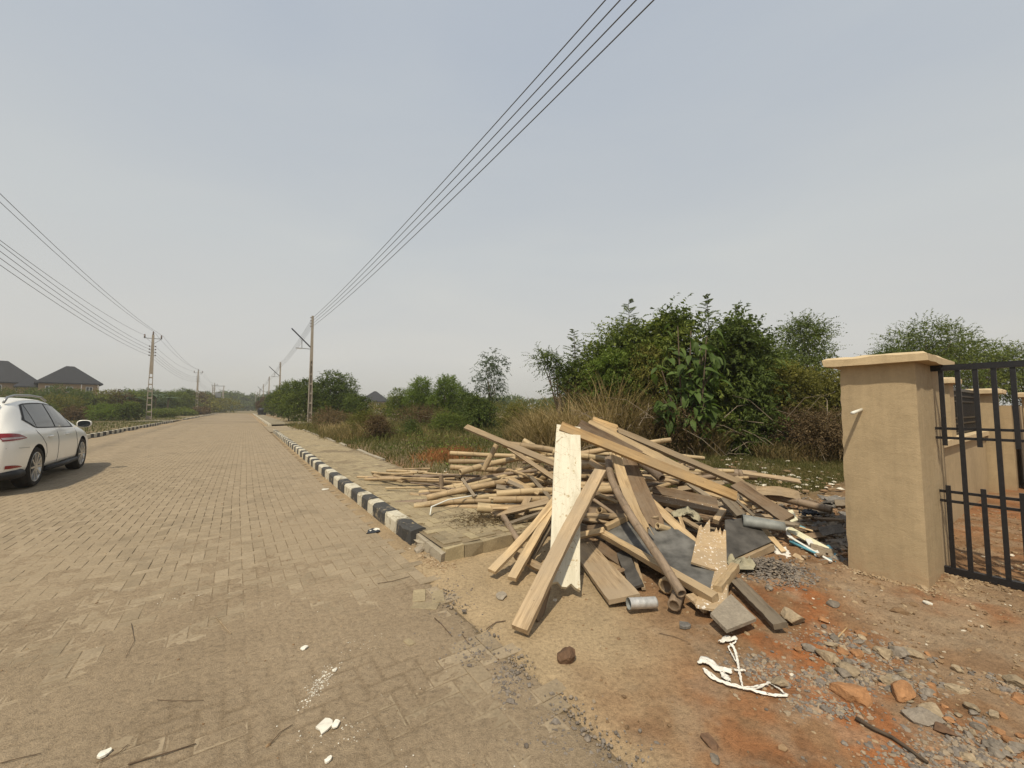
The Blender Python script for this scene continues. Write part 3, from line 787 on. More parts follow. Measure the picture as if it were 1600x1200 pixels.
# ---------------------------------------------------------------- gate pillar and compound
PZ = 0.03
def pillar(name, v0, v1, u0, u1, h, capo, capt, parent=None, rough_edge=False, label=None, batter=0.0):
    base = W((v0 + v1) / 2, (u0 + u1) / 2, 0)
    p = parent if parent is not None else empty(name, (base[0], base[1], 0), label=label, cat='pillar')
    # shaft as a finely divided box so that edges can be worn
    rng = np.random.default_rng(11)
    n = 26
    V = []; F = []
    ring = []
    corners = [(v0, u0), (v1, u0), (v1, u1), (v0, u1)]
    m = 7
    for k in range(n + 1):
        z = -0.12 + (h + 0.12) * k / n
        for c in range(4):
            a, b = corners[c], corners[(c + 1) % 4]
            for q in range(m):
                f = q / m
                vv = a[0] + (b[0] - a[0]) * f; uu = a[1] + (b[1] - a[1]) * f
                cx_, cu_ = (v0 + v1) / 2, (u0 + u1) / 2
                j = 0.003 * (vnoise(z * 4 + c, f * 3, 3) - 0.5)
                bt = batter * (1 - k / n)
                vv += j + (vv - cx_) * bt; uu += j + (uu - cu_) * bt
                if q == 0:       # the arris, slightly rounded
                    vv += (cx_ - vv) * 0.02; uu += (cu_ - uu) * 0.02
                if rough_edge and c == 3 and q == 0: # the chipped back edge
                    e = max(0, fbm(np.array([z * 16.0]), np.array([1.0]), 5, 3)[0] - 0.35) * 0.016
                    vv += e; uu -= e
                V.append(W(vv, uu, z))
    R_ = 4 * m
    for k in range(n):
        for q in range(R_): F.append((k * R_ + q, k * R_ + (q + 1) % R_, (k + 1) * R_ + (q + 1) % R_, (k + 1) * R_ + q))
    s = mk('shaft', V, F, 'plaster', p); smooth_by_angle(s, 50)
    # coping: slab with a sloped, softened top
    V = []; F = []
    prof = [(0.0, 0.0), (1.0, 0.0), (1.0, 0.75), (0.93, 0.97), (0.75, 1.12), (0.0, 1.2)]
    cx_, cu_ = (v0 + v1) / 2, (u0 + u1) / 2
    hw, hu = (v1 - v0) / 2 + capo, (u1 - u0) / 2 + capo
    rngc = np.random.default_rng(5); m = 8
    rings = []
    for (r_, zf) in prof[1:-1]:
        start = len(V)
        for c in range(4):
            sg = [(-1, -1), (1, -1), (1, 1), (-1, 1)]; a, b = sg[c], sg[(c + 1) % 4]
            for q in range(m):
                f = q / m; sx = a[0] + (b[0] - a[0]) * f; sy = a[1] + (b[1] - a[1]) * f
                inset = (1 - r_) * hu
                j = rngc.normal(0, 0.0035, 3)
                V.append(W(cx_ + sx * (hw - inset) + j[0], cu_ + sy * (hu - inset) + j[1], h + 0.001 + zf * capt + j[2]))
        rings.append(start)
    R_ = 4 * m
    for a, b in zip(rings[:-1], rings[1:]):
        for q in range(R_): F.append((a + q, a + (q + 1) % R_, b + (q + 1) % R_, b + q))
    ct = len(V); V.append(W(cx_, cu_, h + 1.2 * capt))
    for q in range(R_): F.append((rings[-1] + q, rings[-1] + (q + 1) % R_, ct))
    F.append(tuple(rings[0] + q for q in range(R_))[::-1])
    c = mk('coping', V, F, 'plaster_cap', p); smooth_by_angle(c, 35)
    return p
gp = pillar('gate_pillar', 4.49, 5.44, 0.76, 1.26, 1.825, 0.085, 0.075, rough_edge=True, batter=0.03,
            label='big beige plastered gate pillar with wide coping and pipe stub, nearest to the camera')
b = MB(); a_ = W(4.50, 1.11, 1.44); q_ = W(4.26, 1.115, 1.41)
b.tube([a_, (a_ + q_) / 2, q_], [0.0125, 0.0125, 0.013], 12); b.build('conduit_stub', 'pvc_white', gp, smooth=True)

# sliding gate leaf, black flat bars; runs parallel to the road behind the pillar
GV = 5.05
gate = empty('sliding_gate', W(GV, -0.6, 0), label='black iron bar gate with long and short upright bars beside the big pillar', cat='gate')
def gp_(u_, z, dv=0.0): return W(GV + dv, u_, z)
b = MB(); b.bar(gp_(0.95, 1.80), gp_(-3.2, 1.80), 0.045, 0.050); b.build('top_rail', 'black_iron', gate)
b = MB(); b.bar(gp_(0.95, 0.075), gp_(-3.2, 0.075), 0.045, 0.055); b.build('bottom_rail', 'black_iron', gate)
for z in (1.275, 1.195, 0.735, 0.655):
    b = MB(); b.bar(gp_(0.95, z, 0.012), gp_(-3.2, z, 0.012), 0.018, 0.022); b.build('thin_rail', 'black_iron', gate)
k = 0
for i in range(38):
    u_ = 0.70 - i * 0.098
    w_ = 0.030
    if i % 2 == 0:
        b = MB(); b.bar(gp_(u_, 1.776, -0.006), gp_(u_, 1.13, -0.006), w_, 0.018, (VX, VY, 0)); b.build('short_bar', 'black_iron', gate)
        b = MB(); b.bar(gp_(u_, 0.101, -0.006), gp_(u_, 0.79, -0.006), w_, 0.018, (VX, VY, 0)); b.build('short_bar', 'black_iron', gate)
    else:
        b = MB(); b.bar(gp_(u_, 0.101, -0.006), gp_(u_, 1.776, -0.006), w_, 0.018, (VX, VY, 0)); b.build('long_bar', 'black_iron', gate)

# boundary wall running away behind the gate, with grille panels between piers
wall = empty('boundary_wall', W(7.3, 1.05, 0), label='low beige compound wall with black grille panel running back behind the gate', cat='wall')
def wbox(v0, v1, u0, u1, z0, z1):
    b = MB(); c0 = [W(v0, u0, 0), W(v1, u0, 0), W(v1, u1, 0), W(v0, u1, 0)]
    b.hexa([(q[0], q[1], z0) for q in c0] + [(q[0], q[1], z1) for q in c0]); return b
wbox(5.32, 10.4, 0.98, 1.16, -0.2, 1.0).build('wall_face', 'plaster', wall)
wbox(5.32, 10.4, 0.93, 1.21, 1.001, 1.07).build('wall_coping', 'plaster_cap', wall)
gr_ = empty('x', (0, 0, 0)); bpy.data.objects.remove(gr_)
for (v0, v1) in ((5.8, 7.55), (8.15, 10.35)):
    fr = wbox(v0, v1, 1.04, 1.08, 1.70, 1.745).build('grille_frame', 'black_iron', wall)
    for z in (1.09, 1.22, 1.30, 1.54, 1.62): wbox(v0, v1, 1.045, 1.075, z, z + 0.022).build('grille_rail', 'black_iron', wall)
    nb = 22
    for k in range(nb + 1):
        v_ = v0 + (v1 - v0 - 0.02) * k / nb
        wbox(v_, v_ + 0.02, 1.05, 1.07, 1.072, 1.70).build('grille_bar', 'black_iron', wall)
pillar('wall_pier', 7.70, 8.02, 1.00, 1.24, 1.78, 0.07, 0.07, label='narrow beige wall pier right behind the big gate pillar')
pillar('wall_pier', 10.42, 10.95, 0.84, 1.20, 1.70, 0.08, 0.075, label='beige wall pier beyond the grille panel, left one of two')
pillar('wall_pier', 11.1, 12.4, -1.3, 0.62, 1.64, 0.08, 0.08, label='broad beige wall pier at the right edge beyond the grille panel')
w2 = wbox(10.97, 14.5, 0.72, 1.02, -0.2, 1.50).build('boundary_wall', 'plaster'); props(w2, 'plain beige wall behind the two far piers beyond the gate', 'wall')
b = MB(); c_ = W(9.6, -0.55, 0); z0 = gz(c_[0], c_[1])
b.lathe([(0.0, 0.02), (0.10, 0.02), (0.13, 0.20), (0.135, 0.21), (0.12, 0.20), (0.09, 0.04), (0, 0.04)], 16, (c_[0], c_[1], z0), 'Z')
props(b.build('bucket', 'plastic_green', smooth=True), 'small green plastic bucket on the soil behind the gate', 'bucket')

# ---------------------------------------------------------------- planks, poles and boards of the heap
def basis(p, q, up):
    p, q = Vector(p), Vector(q); x = (q - p).normalized(); up = Vector(up)
    y = up.cross(x)
    if y.length < 1e-4: y = Vector((0, 1, 0)).cross(x)
    y.normalize(); z = x.cross(y).normalized()
    m = Matrix((x, y, z)).transposed().to_4x4(); m.translation = p
    return m, (q - p).length
SEED = [100]
def plank(p, q, w, th, mat, label=None, up=(-0.25, -0.55, 0.8), jag0=0.0, jag1=0.0, bend=0.0, twist=0.0, name='plank', cat='plank', group=None, taper=0.0, bow=0.0, parent=None):
    SEED[0] += 1; rng = np.random.default_rng(SEED[0])
    m, L = basis(p, q, up)
    nx, ny = 14, 7 if max(jag0, jag1) > 0.02 else 3
    j0 = rng.random(ny + 1) * jag0; j1 = rng.random(ny + 1) * jag1
    V = []; F = []
    for s in (1, -1):
        for i in range(nx + 1):
            f = i / nx
            for k in range(ny + 1):
                g = k / ny * 2 - 1
                x = L * f + (j0[k] * (1 - f) ** 3) - (j1[k] * f ** 3)
                ww = w * (1 - taper * f) * (1 + 0.03 * math.sin(f * 7 + SEED[0]))
                y = g * ww / 2 + bow * math.sin(math.pi * f)
                z = s * th / 2 + bend * math.sin(math.pi * f)
                a = twist * (f - 0.5)
                y, z = y * math.cos(a) - z * math.sin(a), y * math.sin(a) + z * math.cos(a)
                e = rng.normal(0, 0.0012, 2)
                V.append((x, y + e[0], z + e[1]))
    n1 = ny + 1; B = (nx + 1) * n1
    for i in range(nx):
        for k in range(ny):
            a = i * n1 + k
            F.append((a, a + n1, a + n1 + 1, a + 1)); F.append((B + a, B + a + 1, B + a + n1 + 1, B + a + n1))
        a = i * n1; F.append((a, B + a, B + a + n1, a + n1)); a += ny; F.append((a, a + n1, B + a + n1, B + a))
    for k in range(ny):
        F.append((k, k + 1, B + k + 1, B + k)); a = nx * n1 + k; F.append((a, B + a, B + a + 1, a + 1))
    if parent is not None:
        o = obj_of(raw_mesh(name, V, F, mat), name, parent, MW[parent.name].inverted() @ m)
    else:
        o = obj_of(raw_mesh(name, V, F, mat), name, None, m); props(o, label, cat, group)
    return o
def PL(x1, y1, d1, x2, y2, d2, w, th, mat, label, **kw):
    return plank(D(x1, y1, d1), D(x2, y2, d2), w, th, mat, label, **kw)
def bamboo(pts, r, mat='bamboo', label=None, group=None, hollow=True, cat='bamboo pole', name='bamboo_pole', taper=0.12):
    SEED[0] += 1; rng = np.random.default_rng(SEED[0])
    pts = [Vector(p) for p in pts]
    if len(pts) == 2:
        mid = (pts[0] + pts[1]) / 2; L = (pts[1] - pts[0]).length
        pts = [pts[0], mid + Vector(rng.normal(0, 0.012 * L, 3)), pts[1]]
    m, _ = basis(pts[0], pts[-1], (0.1, 0.2, 1)); inv = m.inverted()
    loc = [inv @ p for p in pts]
    # resample a smooth path
    N = 26; path = []
    K = len(loc)
    for i in range(N + 1):
        t_ = i / N * (K - 1); k = min(int(t_), K - 2); f = t_ - k
        p0, p1, p2, p3 = loc[max(k - 1, 0)], loc[k], loc[k + 1], loc[min(k + 2, K - 1)]
        path.append(0.5 * ((2 * p1) + (p2 - p0) * f + (2 * p0 - 5 * p1 + 4 * p2 - p3) * f * f + (3 * p1 - p0 - 3 * p2 + p3) * f ** 3))
    L = sum((path[i + 1] - path[i]).length for i in range(N))
    nodes = []; s_ = rng.uniform(0.05, 0.3)
    while s_ < L: nodes.append(s_); s_ += rng.uniform(0.26, 0.36)
    seq = []; acc = 0
    for i in range(N + 1):
        seq.append((acc, 0.0)); acc += (path[min(i + 1, N)] - path[i]).length
    for s_ in nodes: seq += [(s_ - 0.014, 0.0), (s_, 0.11), (s_ + 0.010, -0.03)]
    seq = sorted(x for x in seq if 0 <= x[0] <= L)
    cum = [0]
    for i in range(N): cum.append(cum[-1] + (path[i + 1] - path[i]).length)
    n = 9; V = []; F = []; T = []
    r_ = Vector((0, 1, 0))
    def at(s_):
        i = min(max(int(np.searchsorted(cum, s_)) - 1, 0), N - 1); f = (s_ - cum[i]) / max(cum[i + 1] - cum[i], 1e-6)
        return path[i].lerp(path[i + 1], f), (path[i + 1] - path[i]).normalized()
    for (s_, bulge) in seq:
        p, t_ = at(s_); r_ = (r_ - t_ * r_.dot(t_)).normalized(); b_ = t_.cross(r_)
        rr = r * (1 - taper * s_ / L) * (1 + bulge)
        for j in range(n):
            a = 2 * math.pi * j / n; V.append(p + (r_ * math.cos(a) + b_ * math.sin(a)) * rr); T.append(0.45 if bulge > 0 else 0.0)
    k = len(seq)
    for i in range(k - 1):
        for j in range(n): F.append((i * n + j, i * n + (j + 1) % n, (i + 1) * n + (j + 1) % n, (i + 1) * n + j))
    for end in (0, 1):
        base = 0 if end == 0 else (k - 1) * n
        p, t_ = at(0 if end == 0 else L); sg = 1 if end == 0 else -1
        c0 = sum((Vector(V[base + j]) for j in range(n)), Vector()) / n
        st = len(V)
        for j in range(n): V.append(c0 + (Vector(V[base + j]) - c0) * 0.72); T.append(0.2)
        for j in range(n): V.append(c0 + (Vector(V[base + j]) - c0) * 0.70 + t_ * sg * (r * 1.6 if hollow else 0.002)); T.append(0.95)  # shade of the cavity is put into the tint
        for j in range(n):
            a, b_ = j, (j + 1) % n
            q = [(base + b_, base + a, st + a, st + b_), (st + b_, st + a, st + n + a, st + n + b_)]
            F += q if end == 0 else [x[::-1] for x in q]
        F.append(tuple(st + n + j for j in range(n)) if end else tuple(st + n + j for j in range(n))[::-1])
    o = obj_of(raw_mesh(name, V, F, mat, tint=T, smooth=True), name, None, m); props(o, label, cat, group)
    return o
def BB(x1, y1, d1, x2, y2, d2, r, label, **kw):
    return bamboo([D(x1, y1, d1), D(x2, y2, d2)], r, label=label, **kw)

# the mass of bamboo beneath: random poles laid across
rng = np.random.default_rng(21)
GB = 'bamboo poles of the heap'
def heap_h(x, y):
    hx = 0.78 * sstep(-1.5, 0.9, x) * (1 - 0.45 * sstep(1.3, 3.0, x))
    return 0.14 + hx * max(0.0, 1 - ((y - 6.1) / 1.5) ** 2)
n_b = 0
for k in range(95):
    x = rng.uniform(-1.7, 2.9); y = rng.uniform(5.0, 7.3)
    ztop = heap_h(x, y); z = rng.uniform(0.12, max(0.16, ztop))
    ang = rng.normal(0.03, 0.22) if rng.random() < 0.8 else rng.normal(0.5, 0.5)
    L = rng.uniform(0.8, 1.7) if x < 2 else rng.uniform(0.6, 1.2)
    dx, dy = math.cos(ang) * L / 2, math.sin(ang) * L / 2
    dz = rng.normal(0, 0.05)
    p = Vector((x - dx, y - dy, max(0.10, min(z - dz, heap_h(x - dx, y - dy))))); q = Vector((x + dx, y + dy, max(0.10, min(z + dz, heap_h(x + dx, y + dy)))))
    if x - dx < -1.9: continue
    bamboo([p, q], rng.uniform(0.022, 0.042), 'bamboo' if rng.random() < 0.82 else 'bamboo_dark', 'weathered bamboo pole lying crosswise inside the big heap', GB)
    n_b += 1
for k in range(26):            # thin ones straggling out to the left over the walk
    x = rng.uniform(-2.3, -0.5); y = 6.9 + (x + 1.5) * -0.5 + rng.normal(0, 0.35)
    ang = rng.normal(-0.42, 0.14); L = rng.uniform(0.8, 1.5); r_ = rng.uniform(0.014, 0.026)
    z = 0.16 + rng.uniform(0, 0.10)
    bamboo([Vector((x - math.cos(ang) * L / 2, y - math.sin(ang) * L / 2, z + 0.01)), Vector((x + math.cos(ang) * L / 2, y + math.sin(ang) * L / 2, z + rng.uniform(0, 0.12)))], r_, 'bamboo' if rng.random() < .7 else 'bamboo_dark',
           'thin bamboo stick straggling left from the heap over the paved walk', 'thin sticks at the left tail of the heap', cat='bamboo stick')
BB(704, 708, 7.0, 822, 713, 6.6, 0.040, 'pale bamboo pole pointing left, topmost of the heap\'s left end')
BB(702, 721, 6.8, 790, 724, 6.6, 0.042, 'pale bamboo pole ending left below the topmost pale pole')
BB(704, 730, 6.5, 800, 735, 6.4, 0.044, 'bamboo pole ending left, third pale end down at the heap\'s left')
BB(719, 738, 5.9, 812, 716, 6.5, 0.048, 'bamboo pole with open hollow end facing left in middle of heap')
BB(776, 695, 5.8, 755, 735, 5.7, 0.042, 'short bamboo pole leaning upright with hollow top on left of heap')
bamboo([D(668, 778, 5.6), D(730, 764, 5.6), D(800, 751, 5.8), D(868, 744, 6.0)], 0.046, label='long bamboo pole running from the walk far left to the white board')
BB(776, 772, 5.0, 872, 766, 5.1, 0.044, 'orange tinted bamboo pole ending left, upper of a close pair')
BB(771, 781, 4.95, 868, 780, 5.0, 0.044, 'tan bamboo pole ending left, lower of a close pair')
BB(746, 793, 4.85, 855, 799, 4.9, 0.060, 'thickest bamboo pole lying low at the front left of heap', hollow=False)
BB(786, 694, 6.2, 878, 706, 6.1, 0.055, 'thick bamboo pole high on the heap left of the white board')
BB(818, 689, 6.5, 880, 720, 6.2, 0.050, 'bamboo pole slanting down right behind the white board top')
BB(786, 806, 4.7, 811, 846, 4.15, 0.036, 'dark weathered pole sloping down onto the walk beside yellow lath', mat='bamboo_dark')
BB(806, 804, 4.8, 848, 816, 4.7, 0.040, 'short bamboo pole low behind the yellow lath')
BB(689, 741, 6.0, 690, 771, 6.0, 0.034, 'short dark stub standing upright at the left of the heap', mat='bamboo_dark')
BB(905, 710, 5.6, 958, 699, 5.6, 0.044, 'bamboo pole right of the white board sloping up right')
BB(905, 712, 5.4, 962, 720, 5.4, 0.045, 'bamboo pole right of the white board, just under the rising one')
BB(905, 727, 5.2, 962, 729, 5.2, 0.046, 'bamboo pole right of white board, second below the rising one')
BB(922, 766, 4.9, 957, 764, 4.9, 0.055, 'thick orange bamboo stub ending right of the crossing plank')
BB(990, 696, 6.8, 1048, 687, 6.8, 0.045, 'bamboo pole sticking out up right behind the top boards')
BB(1010, 705, 6.8, 1100, 716, 6.9, 0.038, 'bamboo pole lying behind the long orange board')
BB(994, 718, 4.8, 1034, 748, 4.4, 0.052, 'dark thick bamboo pole with hollow end under the orange board', mat='bamboo_dark')
BB(936, 797, 4.3, 960, 812, 4.5, 0.040, 'hollow bamboo end facing the camera in the dark gap of heap')
BB(1027, 822, 3.9, 1062, 836, 4.0, 0.034, 'short bamboo pole on the dark shuttering panel')
BB(1096, 738, 6.6, 1182, 743, 6.4, 0.085, 'thick brown log lying behind the heap on the right', mat='bamboo_dark', cat='log', name='log', hollow=False)
BB(1170, 769, 5.7, 1300, 797, 5.0, 0.052, 'long grey pink bamboo pole on the soil right of the heap', mat='bamboo_dark')
BB(1040, 916, 3.12, 1063, 895, 3.4, 0.060, 'short thick bamboo stub under the panel corner', hollow=False)
BB(1053, 946, 2.86, 1064, 915, 3.15, 0.045, 'dark stub resting on soil left of panel corner', mat='bamboo_dark', hollow=False)
bamboo([D(950, 716, 4.5), D(957, 752, 4.25), D(985, 805, 3.75), D(1030, 872, 3.2), D(1065, 928, 2.86)], 0.040, 'bamboo_dark', 'bent brown pole sweeping down over the shuttering panel')
BB(895, 757, 5.0, 1010, 765, 4.9, 0.04, 'long bamboo pole crossing behind the tall plank tip')
BB(905, 775, 4.9, 985, 778, 4.8, 0.035, 'brown bamboo pole just above the dark gap of the heap', mat='bamboo_dark')
BB(928, 781, 4.5, 972, 812, 4.2, 0.020, 'thin reddish stick slanting down in the dark gap', mat='bamboo_dark', cat='stick', name='stick')

# planks
bd = plank(D(888, 667, 4.4), D(881, 926, 3.08), 0.265, 0.035, 'white_peeling', 'tall white painted board standing upright at the front of the heap', up=(0.02, -0.72, 0.6), jag1=0.09, taper=0.08, name='board', cat='board')
PL(938, 736, 3.95, 812, 984, 2.60, 0.115, 0.042, 'wood_tan', 'long thick tan plank leaning across the white board to the ground', bow=-0.012)
PL(868, 860, 3.35, 838, 972, 2.80, 0.09, 0.035, 'wood_brown', 'dark brown plank on edge under the long leaning tan plank', up=(0.85, -0.3, 0.3))
PL(870, 778, 4.3, 768, 893, 3.44, 0.078, 0.03, 'wood_fresh', 'yellow lath leaning to the ground, outermost left of the heap', bow=0.02)
PL(874, 776, 4.35, 800, 905, 3.32, 0.075, 0.035, 'wood_fresh', 'pale yellow lath, second from left, reaching the concrete')
PL(872, 800, 4.2, 826, 880, 3.6, 0.05, 0.03, 'wood_grey', 'dark thin lath between the yellow laths and the white board')
PL(806, 868, 3.72, 862, 896, 3.42, 0.06, 0.04, 'wood_tan', 'short batten lying on the concrete behind the yellow laths')
PL(765, 806, 4.7, 858, 783, 4.75, 0.085, 0.025, 'wood_tan', 'split plank lying low across the thick bamboo at left', jag0=0.12)
PL(812, 805, 4.7, 826, 777, 4.9, 0.09, 0.025, 'wood_tan', 'short board stub behind the split plank on the left')
PL(906, 852, 4.05, 976, 936, 2.96, 0.235, 0.035, 'wood_tan', 'flat wide board on the ground right of the white board', up=(-0.1, -0.2, 0.97))
PL(876, 666, 4.35, 1150, 776, 4.1, 0.105, 0.042, 'wood_orange', 'long bright orange board across the top of the heap', up=(-0.1, -0.8, 0.55))
PL(904, 664, 4.9, 1000, 714, 4.7, 0.16, 0.05, 'wood_brown', 'dark brown beam end at the very top of the heap', up=(0, -0.7, 0.7))
PL(918, 660, 5.0, 1075, 738, 4.6, 0.12, 0.03, 'wood_fresh', 'pale board on the heap top behind the orange board, front one', up=(0, -0.6, 0.8), jag0=0.03)
PL(944, 664, 5.2, 1180, 765, 5.2, 0.11, 0.04, 'wood_tan', 'long tan board on the heap top behind the orange board, rear one', up=(0, -0.6, 0.8))
PL(926, 658, 5.1, 965, 672, 5.1, 0.15, 0.04, 'wood_orange', 'short orange broken board crowning the heap', up=(0, -0.6, 0.8), jag1=0.03)
PL(728, 667, 5.9, 874, 728, 4.9, 0.085, 0.035, 'wood_tan', 'long board pointing up left from behind the white board')
PL(795, 700, 6.0, 880, 757, 5.2, 0.06, 0.03, 'wood_tan', 'thin board sloping down right into the bamboo left of the white board')
PL(796, 747, 5.3, 842, 772, 5.0, 0.055, 0.03, 'wood_fresh', 'short lath crossing the bamboo poles left of the white board')
PL(722, 748, 5.7, 742, 776, 5.4, 0.04, 0.02, 'wood_grey', 'small lath lying over the long bamboo at the left')
PL(960, 706, 4.45, 1016, 846, 3.72, 0.105, 0.03, 'wood_fresh', 'splintered slab leaning in the middle, pointed at its foot', jag0=0.12, jag1=0.14, twist=0.9, bow=-0.03)
PL(975, 710, 4.5, 1030, 830, 3.95, 0.17, 0.02, 'wood_brown', 'dark splintered slab just right of the pointed slab', jag0=0.15, jag1=0.1, twist=-0.4)
PL(957, 709, 4.6, 992, 765, 4.3, 0.13, 0.02, 'wood_grey', 'grey curled slab at the head of the bent pole', jag0=0.16, twist=0.6)
PL(920, 721, 4.55, 988, 765, 4.45, 0.085, 0.03, 'wood_tan', 'short board behind the bent pole, just below the orange board')
PL(1010, 778, 4.25, 1092, 856, 3.75, 0.085, 0.035, 'wood_fresh', 'pale board sloping down to the paint flecked plywood')
PL(1005, 777, 4.5, 1122, 797, 4.35, 0.10, 0.05, 'wood_spotted', 'brown beam spotted with white paint lying level right of middle', up=(0, -0.6, 0.8))
PL(1020, 766, 4.7, 1120, 786, 4.55, 0.12, 0.05, 'wood_brown', 'dark beam above the paint spotted beam')
PL(1132, 778, 4.5, 1158, 806, 4.3, 0.12, 0.04, 'wood_grey', 'short grey board at the foot of the orange board', up=(0, -0.6, 0.8))
PL(1150, 757, 4.9, 1232, 812, 4.25, 0.15, 0.04, 'wood_brown', 'wide dark brown plank at the right end of the heap')
PL(1150, 745, 5.4, 1200, 785, 4.9, 0.05, 0.025, 'wood_tan', 'thin pale lath at the back right of the heap')
PL(1178, 768, 5.5, 1250, 775, 5.3, 0.16, 0.012, 'wood_tan', 'curled sheet of veneer lying on soil behind the dark plank', bend=0.05)
PL(1190, 823, 4.25, 1225, 862, 3.9, 0.05, 0.012, 'wood_fresh', 'thin pale lath hanging over the gravel at the right')
PL(1140, 772, 4.6, 1178, 806, 4.35, 0.03, 0.015, 'wood_grey', 'thin grey strip beside the wide dark plank')
PL(1150, 908, 3.16, 1220, 978, 2.58, 0.085, 0.035, 'wood_grey', 'weathered grey plank running right down to the tan stone')
PL(972, 862, 3.8, 996, 918, 3.2, 0.105, 0.02, 'film_black', 'narrow black faced board standing in the gap under the panel', up=(-0.3, -0.8, 0.4), jag1=0.02)
PL(990, 868, 3.7, 1006, 920, 3.2, 0.028, 0.02, 'wood_tan', 'thin lath right of the narrow black faced board')
PL(1118, 815, 4.2, 1130, 797, 4.35, 0.06, 0.05, 'wood_tan', 'short wood block behind the splintered plywood head')
PL(1062, 808, 4.2, 1072, 838, 3.95, 0.035, 0.03, 'wood_fresh', 'small pale batten under the folded cloth in the heap')
PL(860, 795, 4.9, 1000, 802, 4.6, 0.2, 0.03, 'wood_brown', 'dark board deep in the shadowed gap of the heap')
PL(905, 822, 4.3, 948, 842, 4.1, 0.08, 0.03, 'wood_grey', 'grey board end deep in the gap right of the white board')
PL(900, 838, 4.1, 944, 829, 3.95, 0.06, 0.03, 'wood_fresh', 'short pale board end touching the panel corner at left')
PL(930, 850, 4.0, 1005, 900, 3.55, 0.10, 0.03, 'wood_brown', 'dark plank under the long batten of the shuttering panel')
PL(1085, 943, 2.88, 1136, 930, 3.02, 0.16, 0.018, 'wood_tan', 'square plywood offcut under the lowest corner of the panel', up=(0, -0.3, 0.95))
rng = np.random.default_rng(33)
for k in range(16):            # offcuts down in the shadows of the heap
    x = rng.uniform(0.2, 2.4); y = rng.uniform(4.1, 5.2); a = rng.uniform(-0.7, 0.5); L = rng.uniform(0.4, 1.0); z = rng.uniform(0.07, 0.34)
    plank((x, y, z), (x + math.cos(a) * L, y + math.sin(a) * L, max(0.06, z + rng.normal(0, 0.1))), rng.uniform(0.05, 0.13), 0.025, rng.choice(['wood_grey', 'wood_brown', 'wood_tan']),
          'old board end buried low in the shadow under the heap', up=(rng.normal(0, 0.3), -0.3, 0.9), group='board ends under the heap', jag1=0.05)

# boards given by four corners
def slab4(name, c4, th, mat, nx=10, ny=8, jag=None, parent=None, label=None, cat=None, wave=0.0, group=None):
    c4 = [np.array(c) for c in c4]; SEED[0] += 1; rng = np.random.default_rng(SEED[0])
    nrm = np.cross(c4[1] - c4[0], c4[3] - c4[0]); nrm /= np.linalg.norm(nrm)
    if nrm[2] < 0: nrm = -nrm
    V = []
    jj = rng.random(nx + 1) * (jag or 0)
    for s in (0, 1):
        for j in range(ny + 1):
            for i in range(nx + 1):
                f, g = i / nx, j / ny
                gg = g + jj[i] * (1 - g) ** 4 if jag else g
                p = (c4[0] * (1 - f) + c4[1] * f) * (1 - gg) + (c4[3] * (1 - f) + c4[2] * f) * gg
                V.append(p + nrm * (wave * math.sin(f * 4 + g * 3) - s * th))
    n1 = nx + 1; B = n1 * (ny + 1); F = []
    for j in range(ny):
        for i in range(nx):
            a = j * n1 + i; F.append((a, a + 1, a + n1 + 1, a + n1)); F.append((B + a, B + a + n1, B + a + n1 + 1, B + a + 1))
    for i in range(nx):
        F.append((i, B + i, B + i + 1, i + 1)); a = ny * n1 + i; F.append((a, a + 1, B + a + 1, B + a))
    for j in range(ny):
        a = j * n1; F.append((a, a + n1, B + a + n1, B + a)); a += nx; F.append((a, B + a, B + a + n1, a + n1))
    o = mk(name, V, F, mat, parent)
    if parent is None: props(o, label, cat, group)
    return o
cA, cB, cC, cD = D(936, 834, 4.05), D(1014, 796, 4.25), D(1150, 890, 3.36), D(1114, 938, 2.86)
pan = empty('shuttering_panel', (cA + cC) / 2 * np.array([1, 1, 0]) + np.array([0, 0, 0.2]), label='big dark grey faced shuttering panel framed with pale battens at the front', cat='panel')
slab4('face_sheet', [cA, cB, cC, cD], 0.018, 'film_grey', parent=pan)
up_ = np.cross(cB - cA, cD - cA); up_ = up_ / np.linalg.norm(up_) * (1 if np.cross(cB - cA, cD - cA)[2] > 0 else -1)
dz_ = up_ * 0.028
plank(cA + dz_, cD + dz_ + (cD - cA) * 0.02, 0.062, 0.055, 'wood_fresh', up=up_, name='batten', parent=pan)
plank(cD + dz_ + (cC - cD) * 0.20, cC + dz_, 0.062, 0.055, 'wood_fresh', up=up_, name='batten', parent=pan)
plank(cA + dz_ + (cB - cA) * 0.14, cB + dz_, 0.055, 0.05, 'wood_fresh', up=up_, name='batten', parent=pan)
pc = [D(1133, 812, 4.2), D(1174, 808, 4.3), D(1206, 846, 3.95), D(1134, 878, 3.7)]
pan2 = empty('shuttering_panel', pc[3] * np.array([1, 1, 0]) + np.array([0, 0, 0.2]), label='smaller dark faced panel with timber edge, right of the splintered plywood', cat='panel')
slab4('face_sheet', pc, 0.018, 'film_black', parent=pan2)
plank(pc[3] - np.array([0, 0, 0.05]), pc[2] - np.array([0, 0, 0.05]), 0.05, 0.06, 'wood_tan', up=(0, 0, 1), name='batten', parent=pan2)
slab4('plywood_board', [D(1096, 806, 3.98), D(1134, 816, 3.93), D(1136, 896, 3.26), D(1080, 878, 3.32)], 0.018, 'ply_painted', 14, 12, jag=0.38, label='splintered plywood flecked with white paint on top of the panels', cat='plywood')
slab4('plywood_board', [D(1100, 900, 3.28), D(1136, 880, 3.33), D(1136, 956, 2.72), D(1086, 946, 2.80)], 0.018, 'ply_painted', label='lower plywood piece hanging out beneath the framed panel corner', cat='plywood')
